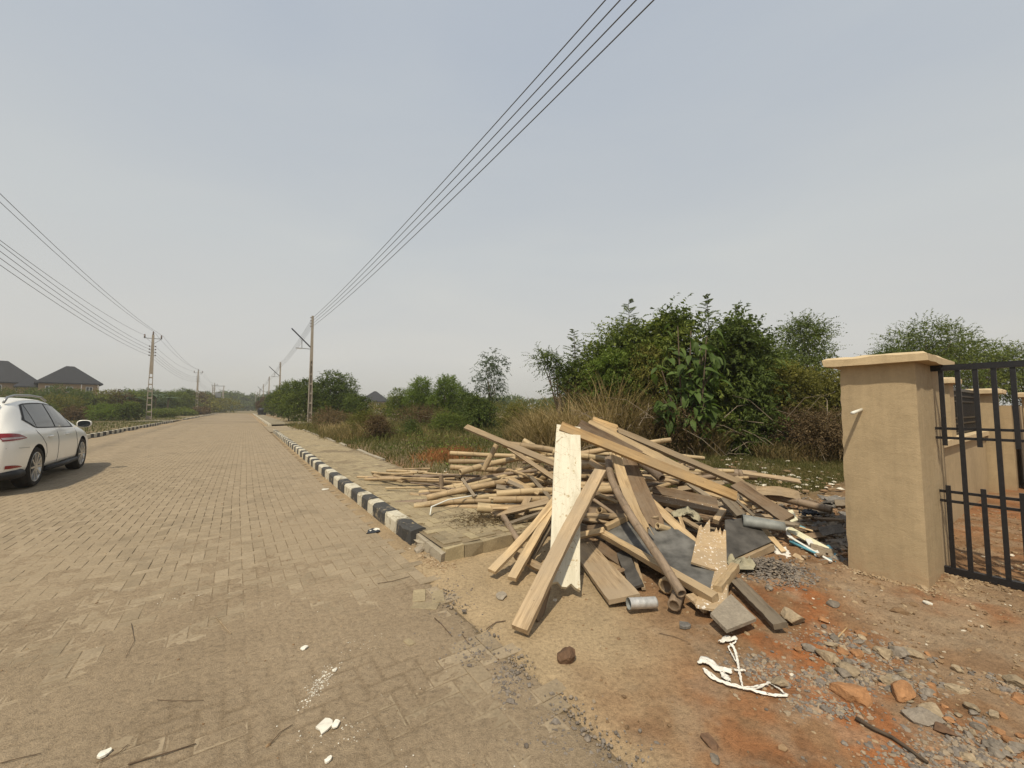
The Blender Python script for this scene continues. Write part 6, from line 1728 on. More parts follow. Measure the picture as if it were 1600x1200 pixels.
# ---------------------------------------------------------------- houses
def hip_house(c, yaw, lx, ly, eave, ridge, label, over=0.6, wins=(), wing=None, name='house'):
    p = empty(name, (c[0], c[1], 0), yaw, label=label, cat='house')
    b = MB(); b.box((-lx / 2, -ly / 2, -0.5), (lx / 2, ly / 2, eave)); b.build('wall', 'house_wall', p, world=False)
    def roof(cx, cy, lx, ly, eave, ridge, nm='roof'):
        a, bq = lx / 2 + over, ly / 2 + over; r_ = max(0.4, a - bq)
        V = [(cx - a, cy - bq, eave), (cx + a, cy - bq, eave), (cx + a, cy + bq, eave), (cx - a, cy + bq, eave), (cx - r_, cy, ridge), (cx + r_, cy, ridge)]
        V += [(x_, y_, eave - 0.25) for (x_, y_, z_) in V[:4]]
        F = [(0, 1, 5, 4), (1, 2, 5), (2, 3, 4, 5), (3, 0, 4), (0, 6, 7, 1), (1, 7, 8, 2), (2, 8, 9, 3), (3, 9, 6, 0), (9, 8, 7, 6)]
        return obj_of(raw_mesh(nm, V, F, 'roof_black'), nm, p)
    roof(0, 0, lx, ly, eave + 0.02, ridge)
    if wing:
        wx, wy, wl, ww, we, wr = wing
        b = MB(); b.box((wx - wl / 2, wy - ww / 2, -0.5), (wx + wl / 2, wy + ww / 2, we)); b.build('wing_wall', 'house_wall', p, world=False)
        roof(wx, wy, wl, ww, we + 0.02, wr, 'wing_roof')
    for (x_, z_, w_, h_) in wins:
        y0 = -ly / 2
        fr = MB(); t_ = 0.12
        for (a, bq) in (((x_ - w_ / 2, z_), (x_ + w_ / 2, z_ + t_)), ((x_ - w_ / 2, z_ + h_ - t_), (x_ + w_ / 2, z_ + h_)), ((x_ - w_ / 2, z_), (x_ - w_ / 2 + t_, z_ + h_)), ((x_ + w_ / 2 - t_, z_), (x_ + w_ / 2, z_ + h_)), ((x_ - t_ / 2, z_), (x_ + t_ / 2, z_ + h_))):
            fr.box((a[0], y0 - 0.08 - 0.001 * len(fr.v) / 8, a[1]), (bq[0], y0 - 0.01, bq[1]))
        f = fr.build('window', 'window_white', p, world=False)
        g_ = MB(); g_.box((x_ - w_ / 2 + 0.02, y0 - 0.03, z_ + 0.02), (x_ + w_ / 2 - 0.02, y0 - 0.005, z_ + h_ - 0.02)); g_.build('pane', 'pane_dark', f, world=False)
    return p
c1 = D(-2, 600, 84); c2 = D(108, 600, 88); c3 = D(586, 622, 150)
yaw1 = math.atan2(c1[0], -c1[1]) * 0 + R(38)
h1 = hip_house(c1, R(50), 10.5, 8.5, 6.9, 11.6, 'tan house with black hip roof at the far left edge', wins=((-3.4, 4.9, 1.3, 1.4), (3.2, 4.9, 1.8, 1.4), (0.1, 4.9, 1.0, 1.4), (3.2, 1.6, 1.8, 1.4)), wing=(6.5, 1.5, 4, 5, 6.0, 8.2))
h2 = hip_house(c2, R(50), 8.8, 7.6, 6.9, 10.8, 'tan house with black hip roof, second from the left edge', wins=((-2.9, 4.9, 1.1, 1.3), (0.0, 4.9, 1.0, 1.2), (2.9, 4.9, 1.1, 1.3)), wing=(-5.6, 1.0, 3, 5, 6.0, 7.9))
b = MB(); b.box((1.6, -5.2, 3.6), (4.2, -3.81, 3.8)); b.box((1.6, -5.2, 3.8), (1.7, -5.1, 6.6)); b.box((4.1, -5.2, 3.8), (4.2, -5.1, 6.6)); b.build('balcony', 'window_white', h2, world=False)
h3 = hip_house(c3, R(10), 9.0, 8.5, 4.1, 7.9, 'distant house with dark pointed roof between the middle bushes', wins=((-2.4, 1.9, 1.5, 1.4), (2.0, 1.9, 1.5, 1.4)))

# ---------------------------------------------------------------- vegetation
def unit(a): return a / (np.linalg.norm(a, axis=-1, keepdims=True) + 1e-9)
def leaves_mesh(P, Dr, L, Wd, rng, fold=0.25, droop=0.15, tint=None):
    """folded kite shaped leaves: 4 points, 2 triangles each"""
    N = len(P); up = np.array([0, 0, 1.0]) + rng.normal(0, 0.55, (N, 3))
    S = unit(np.cross(Dr, up)); Nn = unit(np.cross(S, Dr))
    L = np.broadcast_to(L, (N,))[:, None]; Wd = np.broadcast_to(Wd, (N,))[:, None]
    mid = P + Dr * L * 0.42
    a = P; b = mid + S * Wd / 2 + Nn * Wd * fold; c = P + Dr * L - np.array([0, 0, 1.0]) * L * droop; d = mid - S * Wd / 2 + Nn * Wd * fold
    V = np.stack([a, b, c, d], 1).reshape(-1, 3); i = np.arange(N)[:, None] * 4
    F = np.concatenate([i + np.array([[0, 1, 2]]), i + np.array([[0, 2, 3]])], 0)
    T = np.repeat(np.clip(tint if tint is not None else rng.random(N), 0, 1), 4)
    return V, F, T
def sprigs(clumps, n, per, Ls, leaf, width, rng, spread=0.75, up=0.35, droop=0.3, shell=0.6, compound=False, tbase=0.5, tvar=0.28, gap=0.0):
    """leafy shoots spread through the clumps (cx,cy,cz,rx,ry,rz)"""
    C = np.array(clumps, float); vol = (C[:, 3] * C[:, 4] * C[:, 5]) ** 0.67; w = vol / vol.sum()
    k = rng.choice(len(C), n, p=w); c = C[k]
    d = unit(rng.normal(0, 1, (n, 3)) + np.array([0, 0, 0.35]))
    r = shell + (1 - shell) * rng.random(n) ** 0.7
    O = c[:, :3] + d * c[:, 3:6] * r[:, None]
    sd_ = unit(d * 0.9 + np.array([0, 0, up]) + rng.normal(0, 0.45, (n, 3)))
    Lr = Ls * rng.uniform(0.55, 1.35, n)
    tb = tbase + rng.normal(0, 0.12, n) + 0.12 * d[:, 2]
    ctint = rng.normal(0, 0.13, len(C))[k]
    P = []; Dd = []; T = []; LL = []
    side0 = unit(np.cross(sd_, rng.normal(0, 1, (n, 3))))
    for q in range(per):
        f = (q + 0.6) / per
        pos = O + sd_ * (Lr * f)[:, None] - np.array([0, 0, 1.0]) * (droop * Lr * f * f)[:, None]
        sg = 1 if q % 2 else -1
        b2 = np.cross(sd_, side0)
        ang = q * 2.4 if not compound else 0
        s_ = side0 * math.cos(ang) + b2 * math.sin(ang) if not compound else side0
        dr = unit(s_ * sg * spread + sd_ * 0.55 + rng.normal(0, 0.18, (n, 3)) - np.array([0, 0, droop * 0.5]))
        P.append(pos); Dd.append(dr); T.append(tb + ctint + rng.normal(0, tvar * 0.6, n)); LL.append(leaf * (1 - 0.35 * f) * rng.uniform(0.75, 1.25, n))
    P = np.vstack(P); Dd = np.vstack(Dd); T = np.concatenate(T); LL = np.concatenate(LL)
    return leaves_mesh(P, Dd, LL, LL * width, rng, tint=T)
def tree(name, base, h, rad, label, cat, leafm='leaf_dark', seed=1, n=600, per=12, leaf=0.11, width=0.42, Ls=0.5, trunk_r=0.07, n_cl=12, low=0.12, group=None, squash=0.8, stems=1, up=0.35, droop=0.3, compound=False, clumps=None, shell=0.55, tbase=0.5, lean=(0, 0), cs=(0.32, 0.52)):
    rng = np.random.default_rng(seed); base = np.array([base[0], base[1], gz(base[0], base[1])])
    t_ = empty(name, base, label=label, cat=cat, group=group)
    if clumps is None:
        clumps = []
        for k in range(n_cl):
            a = k * 2.399 + rng.uniform(-0.4, 0.4); f = (k + 0.5) / n_cl
            zz = h * (low + (1 - low) * (0.12 + 0.80 * f)); prof = math.sin(math.pi * min(1, 0.16 + 0.80 * f)) ** 0.7
            rr = rad * prof * rng.uniform(0.35, 0.78)
            s_ = rad * rng.uniform(*cs)
            clumps.append((base[0] + math.cos(a) * rr + lean[0] * f, base[1] + math.sin(a) * rr + lean[1] * f, base[2] + zz, s_, s_, min(s_ * squash, h * 0.3)))
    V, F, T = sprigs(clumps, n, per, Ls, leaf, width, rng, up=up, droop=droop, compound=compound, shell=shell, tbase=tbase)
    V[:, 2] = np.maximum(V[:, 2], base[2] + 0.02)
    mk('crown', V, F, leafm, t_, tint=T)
    b = MB()
    for s in range(stems):
        o = np.array([rng.normal(0, 0.06 * stems), rng.normal(0, 0.06 * stems), 0])
        top = np.array([lean[0] * 0.6, lean[1] * 0.6, h * 0.62]) + np.array([rng.normal(0, rad * 0.12), rng.normal(0, rad * 0.12), 0])
        mid = (o + top) / 2 + np.array([rng.normal(0, 0.06 * h * 0.4), rng.normal(0, 0.06 * h * 0.4), 0])
        b.tube([tuple(base + o - [0, 0, 0.1]), tuple(base + mid), tuple(base + top)], [trunk_r, trunk_r * 0.75, trunk_r * 0.4], 7)
        for c in clumps[s::stems]:
            st = base + mid * rng.uniform(0.5, 1.0) + (top - mid) * rng.uniform(0, 0.7); e = np.array(c[:3]); m_ = (st + e) / 2 + rng.normal(0, 0.08 * rad, 3)
            b.tube([tuple(st), tuple(m_), tuple(e)], [trunk_r * 0.42, trunk_r * 0.28, trunk_r * 0.12], 5)
    b.build('trunk', 'bark', t_, smooth=True)
    return t_
def X(px, d):  # ground position under a picture column at a distance
    r_ = ray(px, 640); return np.array([r_[0] * d / r_[1], d])
def Ht(py, d): return EYE + (638 - py) / FPX * d * 1.0

# --- the big thicket right of centre
TG = 'trees and bushes of the overgrown thicket'
def T(px, d, top, radpx, label, **kw):
    p = X(px, d); h = Ht(top, d) - gz(p[0], p[1]); rad = radpx / FPX * d
    return tree(kw.pop('name', 'bush'), p, h, rad, label, kw.pop('cat', 'bush'), **kw)
T(1050, 11.6, 488, 40, 'tall tree top rising highest out of the thicket', name='tree', cat='tree', seed=11, n=900, per=11, leaf=0.20, leafm='leaf_mid', n_cl=20, low=0.35, trunk_r=0.09, Ls=0.8, cs=(0.16, 0.50))
T(980, 12.5, 524, 50, 'green bush with feathery tips left of the highest tree', seed=12, n=1000, per=14, leaf=0.14, leafm='leaf_mid', n_cl=18, low=0.40, Ls=0.8, cs=(0.16, 0.50))
T(930, 13.0, 556, 50, 'leafy bush over the dry grass at the left of the thicket', seed=13, n=900, per=12, leaf=0.15, leafm='leaf_mid', n_cl=16, low=0.40, Ls=0.8, cs=(0.16, 0.50))
T(1012, 11.4, 532, 34, 'yellowish vine mass hanging left of the broad leaved shrub', seed=14, n=1300, per=12, leaf=0.075, leafm='leaf_olive', n_cl=12, low=0.15, droop=0.9, up=0.0, tbase=0.7)
T(1146, 11.2, 502, 50, 'dark dense tree behind the broad leaved shrub', name='tree', cat='tree', seed=15, n=1300, per=12, leaf=0.19, leafm='leaf_dark', n_cl=24, low=0.05, stems=2, Ls=0.8, cs=(0.16, 0.50))
T(1192, 12.6, 552, 44, 'mid green tree on the right shoulder of the thicket', name='tree', cat='tree', seed=16, n=1300, per=12, leaf=0.11, leafm='leaf_mid', n_cl=14, low=0.05, Ls=0.8, cs=(0.16, 0.50))
T(1215, 12.6, 590, 40, 'low dark bush in the hollow right of the thicket', seed=17, n=1200, per=12, leaf=0.10, leafm='leaf_dark', n_cl=12, low=0.02)
T(1262, 12.0, 592, 46, 'olive bush next to the gate pillar', seed=18, n=1500, per=12, leaf=0.085, leafm='leaf_olive', n_cl=14, low=0.02, tbase=0.45)
T(1308, 11.2, 586, 44, 'yellow green creeper covered bush partly behind the pillar', seed=19, n=1500, per=12, leaf=0.085, leafm='leaf_olive', n_cl=12, low=0.02, tbase=0.6)
T(1262, 20.0, 506, 48, 'airy tree standing behind, just left of the pillar', name='tree', cat='tree', seed=20, n=900, per=12, leaf=0.15, leafm='leaf_mid', n_cl=14, low=0.4, Ls=0.95, cs=(0.18, 0.5))
T(1212, 18.5, 545, 34, 'small dark tree between the thicket and the airy tree', name='tree', cat='tree', seed=21, n=600, per=12, leaf=0.14, leafm='leaf_dark', n_cl=10, low=0.35, Ls=0.8, cs=(0.16, 0.50))
T(1462, 20.0, 516, 66, 'broad green tree behind the pillar and gate', name='tree', cat='tree', seed=22, n=1400, per=12, leaf=0.14, leafm='leaf_mid', n_cl=18, low=0.35, Ls=0.95, cs=(0.18, 0.5))
T(1530, 21.0, 534, 50, 'green tree behind the gate, middle one', name='tree', cat='tree', seed=23, n=900, per=12, leaf=0.14, leafm='leaf_mid', n_cl=14, low=0.3, Ls=0.8, cs=(0.16, 0.50))
T(1600, 21.0, 550, 54, 'green tree at the right edge behind the gate', name='tree', cat='tree', seed=24, n=900, per=12, leaf=0.14, leafm='leaf_dark', n_cl=14, low=0.3, Ls=0.8, cs=(0.16, 0.50))
T(1405, 19.0, 548, 40, 'dark bushy tree hidden mostly by the pillar', name='tree', cat='tree', seed=25, n=700, per=12, leaf=0.14, leafm='leaf_dark', n_cl=10, low=0.2)
T(1040, 10.4, 640, 42, 'shaded brown undergrowth at the foot of the thicket', seed=26, n=900, per=10, leaf=0.07, leafm='leaf_brown', n_cl=9, low=0.02, droop=0.7)
T(1165, 10.6, 648, 40, 'dark low undergrowth right under the dense tree', seed=27, n=900, per=10, leaf=0.09, leafm='leaf_dark', n_cl=9, low=0.02)
T(1235, 10.4, 655, 46, 'brown scrub at the foot of the bushes near the pillar', seed=28, n=1000, per=10, leaf=0.065, leafm='leaf_brown', n_cl=9, low=0.02)
T(1290, 9.8, 650, 34, 'brown scrub touching the left side of the pillar', seed=29, n=800, per=10, leaf=0.065, leafm='leaf_brown', n_cl=8, low=0.02)
# feathery shoots on the skyline
for k, (px, d, top, nm) in enumerate(((985, 12.0, 489, 'feathery young shoot sticking out of the thicket, left one'), (1110, 11.8, 482, 'feathery young shoot sticking out of the thicket, middle one'), (1158, 12.2, 494, 'feathery young shoot on the dark tree, right one'), (898, 12.6, 536, 'feathery pale shoot at the left end of the thicket'))):
    p = X(px, d); zt = Ht(top, d); rng = np.random.default_rng(300 + k); b = MB()
    z0 = gz(p[0], p[1]); t_ = empty('sapling', (p[0], p[1], z0), label=nm, cat='sapling')
    zt += 0.35; b.tube([(p[0], p[1], z0), (p[0] + 0.05, p[1], (z0 + zt) / 2), (p[0], p[1], zt)], [0.03, 0.02, 0.006], 6); b.build('stem', 'dark_stem', t_)
    Ps = []; Ds = []
    for q in range(30):
        f = q / 30; z = zt - 1.2 + 1.3 * f; a = rng.uniform(0, 6.28); d0 = np.array([math.cos(a), math.sin(a), 0.55]); d0 /= np.linalg.norm(d0); L = 0.55 * (1.2 - f)
        s_ = np.cross(d0, [0, 0, 1]); s_ /= np.linalg.norm(s_)
        for i in range(12):
            g_ = (i + 1) / 12
            for sg in (-1, 1): Ps.append(np.array([p[0], p[1], z]) + d0 * L * g_ - np.array([0, 0, 0.2 * L * g_ * g_])); Ds.append(s_ * sg + d0 * 0.4)
    V, F, TT = leaves_mesh(np.array(Ps), unit(np.array(Ds)), 0.075, 0.028, rng); mk('crown', V, F, 'leaf_mid', t_, tint=TT)
# creeper arm reaching left
T(876, 12.4, 560, 15, 'dark creeper arm reaching out left over the dry grass', seed=41, n=340, per=10, leaf=0.10, leafm='leaf_dark', low=0.3, name='creeper', cat='creeper',
  clumps=[tuple(np.append(X(px, 12.4), Ht(py, 12.4))) + (0.16, 0.16, 0.14) for px, py in ((846, 559), (855, 564), (864, 570), (872, 580), (876, 594), (882, 610), (890, 590), (898, 575))])
# the large-leaved shrub: every leaf its own piece
LG = 'x'
p0 = X(1078, 10.3); zb = gz(p0[0], p0[1])
shrub = empty('broadleaf_shrub', (p0[0], p0[1], zb), label='shrub with very large drooping leaves at the front of the thicket', cat='shrub')
def big_leaf(bend, wd):
    n = 6; V = []; F = []
    for i in range(n + 1):
        f = i / n; w_ = wd * math.sin(math.pi * min(0.98, f ** 0.8 * 0.96 + 0.02)) * 0.5; z = -bend * f * f
        V += [(f, -w_, z + w_ * 0.35), (f, 0, z), (f, w_, z + w_ * 0.35)]
    for i in range(n): a = i * 3; F += [(a, a + 3, a + 4, a + 1), (a + 1, a + 4, a + 5, a + 2)]
    return V, F
lm = []
rng = np.random.default_rng(55)
leaf_mat('leaf_big', (0.055, 0.085, 0.022), (0.095, 0.145, 0.036), (0.15, 0.21, 0.06), 0.4, 0.3)
for k in range(6):
    V, F = big_leaf(rng.uniform(0.15, 0.6), rng.uniform(0.38, 0.5)); lm.append(raw_mesh('leaf', V, F, 'leaf_big', smooth=True, tint=np.full(len(V), rng.uniform(0.2, 0.9))))
b = MB(); tips = []
for s in range(18):
    a = rng.uniform(0, 6.28); px = 1074 + rng.uniform(-48, 50); top = 505 + 160 * ((s + rng.random()) / 18); d = 10.2 + rng.uniform(-0.5, 0.2)
    e = np.append(X(px, d), Ht(top, d)); o_ = np.array([p0[0], p0[1], zb]); m_ = (o_ + e) / 2 + rng.normal(0, 0.12, 3)
    b.tube([tuple(o_), tuple(m_), tuple(e)], [0.035, 0.024, 0.010], 6); tips.append((o_, m_, e))
b.build('stem', 'dark_stem', shrub, smooth=True)
for q in range(298):
    o_, m_, e = tips[rng.integers(0, 18)]; f = rng.uniform(0.5, 1.03)
    pnt = (o_ * (1 - f) ** 2 + 2 * m_ * f * (1 - f) + e * f * f) + rng.normal(0, 0.16, 3) * np.array([1.0, 0.8, 0.8]); a = rng.uniform(-math.pi, 0.2) if rng.random() < 0.8 else rng.uniform(0, 6.28)
    s = rng.uniform(0.22, 0.38)
    m = Matrix.Translation(Vector(pnt)) @ Matrix.Rotation(a, 4, 'Z') @ Matrix.Rotation(rng.uniform(-0.1, 1.0), 4, 'Y') @ Matrix.Rotation(rng.normal(0, 0.5), 4, 'X') @ Matrix.Scale(s, 4)
    obj_of(lm[rng.integers(0, 6)], 'leaf', shrub, MW[shrub.name].inverted() @ m)

# ragged leafy shoots breaking the outline, bare twigs and hanging dead vines
rng = np.random.default_rng(330)
T(1235, 11.4, 578, 34, 'light olive bush right of the dense dark tree', seed=332, n=1000, per=12, leaf=0.10, leafm='leaf_olive', n_cl=10, low=0.2, tbase=0.75)
T(960, 11.6, 560, 30, 'light green leafy mass above the dry grass', seed=333, n=500, per=12, leaf=0.15, leafm='leaf_bright', n_cl=9, low=0.45)
T(1115, 10.8, 600, 26, 'glossy green shrub right of the large-leaved shrub', seed=334, n=600, per=10, leaf=0.17, leafm='leaf_mid', n_cl=8, low=0.1, tbase=0.7)
b = MB()
for q in range(150):
    px = rng.uniform(900, 1312); d = rng.uniform(9.7, 10.9); p = X(px, d); z = gz(p[0], p[1]) + rng.uniform(0.0, 1.1); a = rng.uniform(0, 6.28); L = rng.uniform(0.4, 1.5); e_ = rng.uniform(-0.5, 1.1)
    s0 = np.array([p[0], p[1], z]); s1 = s0 + np.array([math.cos(a) * L * 0.5, math.sin(a) * L * 0.3, L * 0.5 * math.sin(e_)]); s2 = s1 + np.array([math.cos(a) * L * 0.4, math.sin(a) * L * 0.3, L * 0.3 * math.sin(e_ - 0.6)])
    b.tube([tuple(s0), tuple(s1), tuple(s2)], [0.010, 0.007, 0.003], 4)
props(b.build('dead_twigs', 'wood_grey'), 'tangle of bare dead twigs along the foot of the thicket', 'twigs', kind='stuff')
# --- middle distance
T(765, 22.0, 549, 30, 'slender young tree standing alone against the sky', name='tree', cat='tree', seed=61, n=420, per=14, leaf=0.11, leafm='leaf_blue', n_cl=11, low=0.25, trunk_r=0.05, squash=1.1, droop=0.6)
T(748, 21.0, 622, 26, 'dark bush round the foot of the slender tree', seed=62, n=700, per=12, leaf=0.12, leafm='leaf_dark', n_cl=8, low=0.02)
T(728, 23.0, 612, 14, 'small dark creeper bush left of the slender tree', seed=63, n=300, per=10, leaf=0.12, leafm='leaf_dark', n_cl=6, low=0.02)
T(655, 30.0, 592, 26, 'bright green round bush, left one of two in the middle field', seed=64, n=1100, per=13, leaf=0.13, leafm='leaf_bright', n_cl=12, low=0.03)
T(697, 29.0, 590, 28, 'bright green upright bush, right one of two in the middle field', seed=65, n=1200, per=13, leaf=0.13, leafm='leaf_bright', n_cl=12, low=0.03)
T(625, 33.0, 612, 24, 'green feathery bush between the distant roof and bright bush', seed=66, n=700, per=13, leaf=0.13, leafm='leaf_mid', n_cl=10, low=0.03)
T(720, 32.0, 606, 20, 'loose pale bush just behind the bright green bushes', seed=67, n=400, per=13, leaf=0.13, leafm='leaf_blue', n_cl=8, low=0.1)
T(525, 34.0, 589, 40, 'large dark green bush with domed top, right of the near pole', seed=68, n=2000, per=12, leaf=0.16, leafm='leaf_dark', n_cl=18, low=0.03, tbase=0.6)
T(482, 36.0, 597, 34, 'dark green bush directly behind the near pole', seed=69, n=1700, per=12, leaf=0.16, leafm='leaf_dark', n_cl=16, low=0.03, tbase=0.6)
T(558, 31.0, 622, 24, 'lower dark bush at the right end of the domed bushes', seed=70, n=800, per=12, leaf=0.14, leafm='leaf_dark', n_cl=10, low=0.02)
T(452, 43.0, 598, 24, 'dark bush left of the near pole beside the walk', seed=71, n=1200, per=12, leaf=0.18, leafm='leaf_mid', n_cl=12, low=0.02)
T(437, 60.0, 613, 18, 'bush by the second pole on the right verge', seed=72, n=1000, per=12, leaf=0.22, leafm='leaf_dark', n_cl=10, low=0.02)
T(425, 74.0, 617, 14, 'bush beyond the second pole on the right verge', seed=73, n=800, per=12, leaf=0.26, leafm='leaf_mid', n_cl=9, low=0.02)
T(415, 100.0, 622, 11, 'reddish scrub near the dark tank', seed=74, n=600, per=12, leaf=0.32, leafm='leaf_brown', n_cl=8, low=0.02)
T(407, 130.0, 622, 10, 'far bush on the right side near the road end', seed=75, n=600, per=12, leaf=0.4, leafm='leaf_dark', n_cl=8, low=0.02)
T(592, 17.0, 654, 20, 'dead brown creeper mound in the weeds left of the heap', seed=76, n=700, per=12, leaf=0.07, leafm='leaf_brown', n_cl=7, low=0.02, droop=0.6, tbase=0.25)
T(570, 19.5, 650, 24, 'olive weed mound behind the dead creeper', seed=77, n=700, per=12, leaf=0.08, leafm='leaf_olive', n_cl=7, low=0.02)
T(645, 18.0, 662, 11, 'small dark weed clump right of the dead creeper mound', seed=78, n=250, per=10, leaf=0.07, leafm='leaf_dark', n_cl=5, low=0.02)
T(660, 24.0, 640, 46, 'reddish brown scrub below the bright green bushes', seed=79, n=900, per=10, leaf=0.08, leafm='leaf_brown', n_cl=10, low=0.02, tbase=0.35)
T(520, 26.0, 645, 34, 'dry pale scrub just right of the near pole', seed=80, n=800, per=10, leaf=0.09, leafm='leaf_brown', n_cl=8, low=0.02, tbase=0.8)
T(808, 20.0, 640, 26, 'olive weeds to the left of the tall dry grass', seed=81, n=800, per=12, leaf=0.09, leafm='leaf_olive', n_cl=9, low=0.02)
T(700, 20.0, 652, 30, 'green weeds below the slender tree', seed=82, n=700, per=12, leaf=0.08, leafm='leaf_mid', n_cl=8, low=0.02)

# --- the bush belt left of the road
rng = np.random.default_rng(91)
belt = []
labs = ['dense bush', 'round bush', 'spreading bush', 'ragged bush', 'tall bush', 'low bush']
places = ['at the far left behind the car', 'behind the car roof', 'below the first house', 'in front of the second house', 'right of the second house', 'left of the banana plants', 'under the banana plants',
          'left of the nearest left pole', 'behind the nearest left pole', 'right of the nearest left pole', 'between the first and second left pole', 'just left of the second left pole', 'right of the second left pole', 'before the transformer posts', 'beyond the transformer posts', 'near the road end on the left']
spec = [(-20, 62, 612, 36, 'leaf_dark'), (25, 66, 612, 34, 'leaf_olive'), (60, 62, 611, 30, 'leaf_dark'), (98, 60, 608, 28, 'leaf_dark'), (130, 58, 614, 26, 'leaf_mid'), (160, 60, 614, 24, 'leaf_olive'), (186, 62, 615, 22, 'leaf_brown'),
        (208, 64, 615, 22, 'leaf_mid'), (236, 72, 616, 22, 'leaf_blue'), (258, 76, 617, 22, 'leaf_dark'), (276, 82, 615, 20, 'leaf_mid'), (290, 95, 611, 18, 'leaf_dark'), (308, 110, 614, 16, 'leaf_brown'), (322, 130, 617, 14, 'leaf_olive'), (336, 160, 622, 14, 'leaf_dark'), (350, 200, 624, 14, 'leaf_dark')]
for k, (px, d, top, r_, m_) in enumerate(spec):
    T(px, d, top, r_, '%s %s' % (labs[k % 6], places[k]), seed=400 + k, n=1150 if d < 100 else 700, per=11, leaf=0.0030 * d, width=0.5, Ls=0.0105 * d, leafm=m_, n_cl=13, low=0.02, tbase=0.55, group='bushes of the belt left of the road')
front = [(60, 44, 634, 30, 'leaf_mid', 'bright weedy bush right above the car roof'), (120, 45, 640, 26, 'leaf_brown', 'brownish weed bush by the grass field'), (165, 44, 636, 24, 'leaf_bright', 'bright green vine bush at the edge of the grass field'), (203, 44, 631, 18, 'leaf_dark', 'dark green bush just left of the nearest left pole'),
         (255, 60, 642, 22, 'leaf_mid', 'low green weeds right of the nearest left pole'), (285, 75, 641, 16, 'leaf_mid', 'low green weeds by the second left pole'), (312, 90, 640, 14, 'leaf_brown', 'dry brown weeds beyond the second left pole'), (20, 46, 630, 30, 'leaf_dark', 'dark weedy bush behind the rear of the car'), (90, 50, 622, 30, 'leaf_olive', 'olive bush over the front of the car')]
for k, (px, d, top, r_, m_, lb) in enumerate(front):
    T(px, d, top, r_, lb, seed=450 + k, n=900, per=11, leaf=0.0032 * d, width=0.5, Ls=0.010 * d, leafm=m_, n_cl=10, low=0.02, tbase=0.6)
# banana plants with arching torn leaves
for k, (px, d, top, lb) in enumerate(((180, 62, 603, 'banana plant with arching leaves, left one'), (203, 63, 607, 'banana plant with arching leaves, just left of the near left pole'), (242, 66, 604, 'banana plant right of the near left pole'), (262, 70, 608, 'small banana plant, rightmost of the four'))):
    p = X(px, d); z0 = gz(p[0], p[1]); zt = Ht(top, d); rng = np.random.default_rng(500 + k); t_ = empty('banana_plant', (p[0], p[1], z0), label=lb, cat='banana plant')
    b = MB(); b.tube([(p[0], p[1], z0), (p[0], p[1], zt - 1.8)], [0.16, 0.09], 8); b.build('trunk', 'bark', t_)
    for q in range(7):
        a = q * 0.9 + rng.uniform(-0.2, 0.2); L = rng.uniform(1.9, 2.7); V = []; F = []; n = 14; T_ = []
        el = rng.uniform(0.8, 1.15)
        for i in range(n + 1):
            f = i / n; rr = L * (f * math.cos(el) + 0.30 * f * f); z = L * (f * math.sin(el) - 0.80 * f * f); w_ = 0.30 * math.sin(math.pi * min(0.97, 0.08 + f * 0.9))
            c = np.array([p[0] + math.cos(a) * rr, p[1] + math.sin(a) * rr, zt - 1.85 + z]); s_ = np.array([-math.sin(a), math.cos(a), 0]) * w_
            V += [c - s_ - np.array([0, 0, w_ * 0.5]), c, c + s_ - np.array([0, 0, w_ * 0.5])]; T_ += [0.3 + 0.4 * rng.random()] * 3
        for i in range(n): a_ = i * 3; F += [(a_, a_ + 3, a_ + 4, a_ + 1), (a_ + 1, a_ + 4, a_ + 5, a_ + 2)]
        mk('leaf', V, F, 'leaf_blue', t_, tint=T_)

# --- far woodland beyond the road end and behind the fields: masses nobody could count
def wood_mass(name, pts, hgt, label, n, leaf, mat, seed, spread):
    rng = np.random.default_rng(seed); cl = []
    for (x_, y_) in pts:
        for q in range(3):
            h = hgt * rng.uniform(0.65, 1.1); r_ = spread * rng.uniform(0.7, 1.2); cl.append((x_ + rng.normal(0, spread), y_ + rng.normal(0, spread), h * 0.52, r_, r_, h * 0.5))
    V, F, T_ = sprigs(cl, n, 9, leaf * 3, leaf, 0.6, rng, shell=0.6, tbase=0.5); V[:, 2] = np.maximum(V[:, 2], 0)
    o = mk(name, V, F, mat, tint=T_); props(o, label, 'woodland', kind='stuff')
wood_mass('far_woodland', [tuple(W(v_, 275 + abs(v_) * 0.1, 0)[:2]) for v_ in np.arange(-75, 60, 7)], 9.5, 'hazy belt of trees closing the far end of the road', 15000, 1.0, 'leaf_dark', 601, 4.5)
wood_mass('far_woodland', [tuple(W(v_, 268, 0)[:2]) for v_ in np.arange(-30, 34, 6)], 4.5, 'low scrub right behind the far cross kerb', 4000, 0.8, 'leaf_dark', 604, 3.0)
wood_mass('far_woodland', [tuple(X(px, 190 + rng.uniform(-20, 20))) for px in np.arange(560, 1500, 26)], 6.5, 'hazy far tree line behind the right-hand field', 12000, 0.8, 'leaf_mid', 602, 5.0)
wood_mass('far_woodland', [tuple(X(px, 125 + rng.uniform(-12, 12))) for px in np.arange(-260, 345, 24)], 4.6, 'far tree line behind the bush belt on the left', 14000, 0.55, 'leaf_olive', 603, 4.5)
wood_mass('field_scrub', [tuple(X(px, 48 + rng.uniform(-6, 8))) for px in np.arange(575, 1250, 22)], 2.3, 'scrub covering the middle of the right-hand field', 12000, 0.16, 'leaf_olive', 605, 1.8)

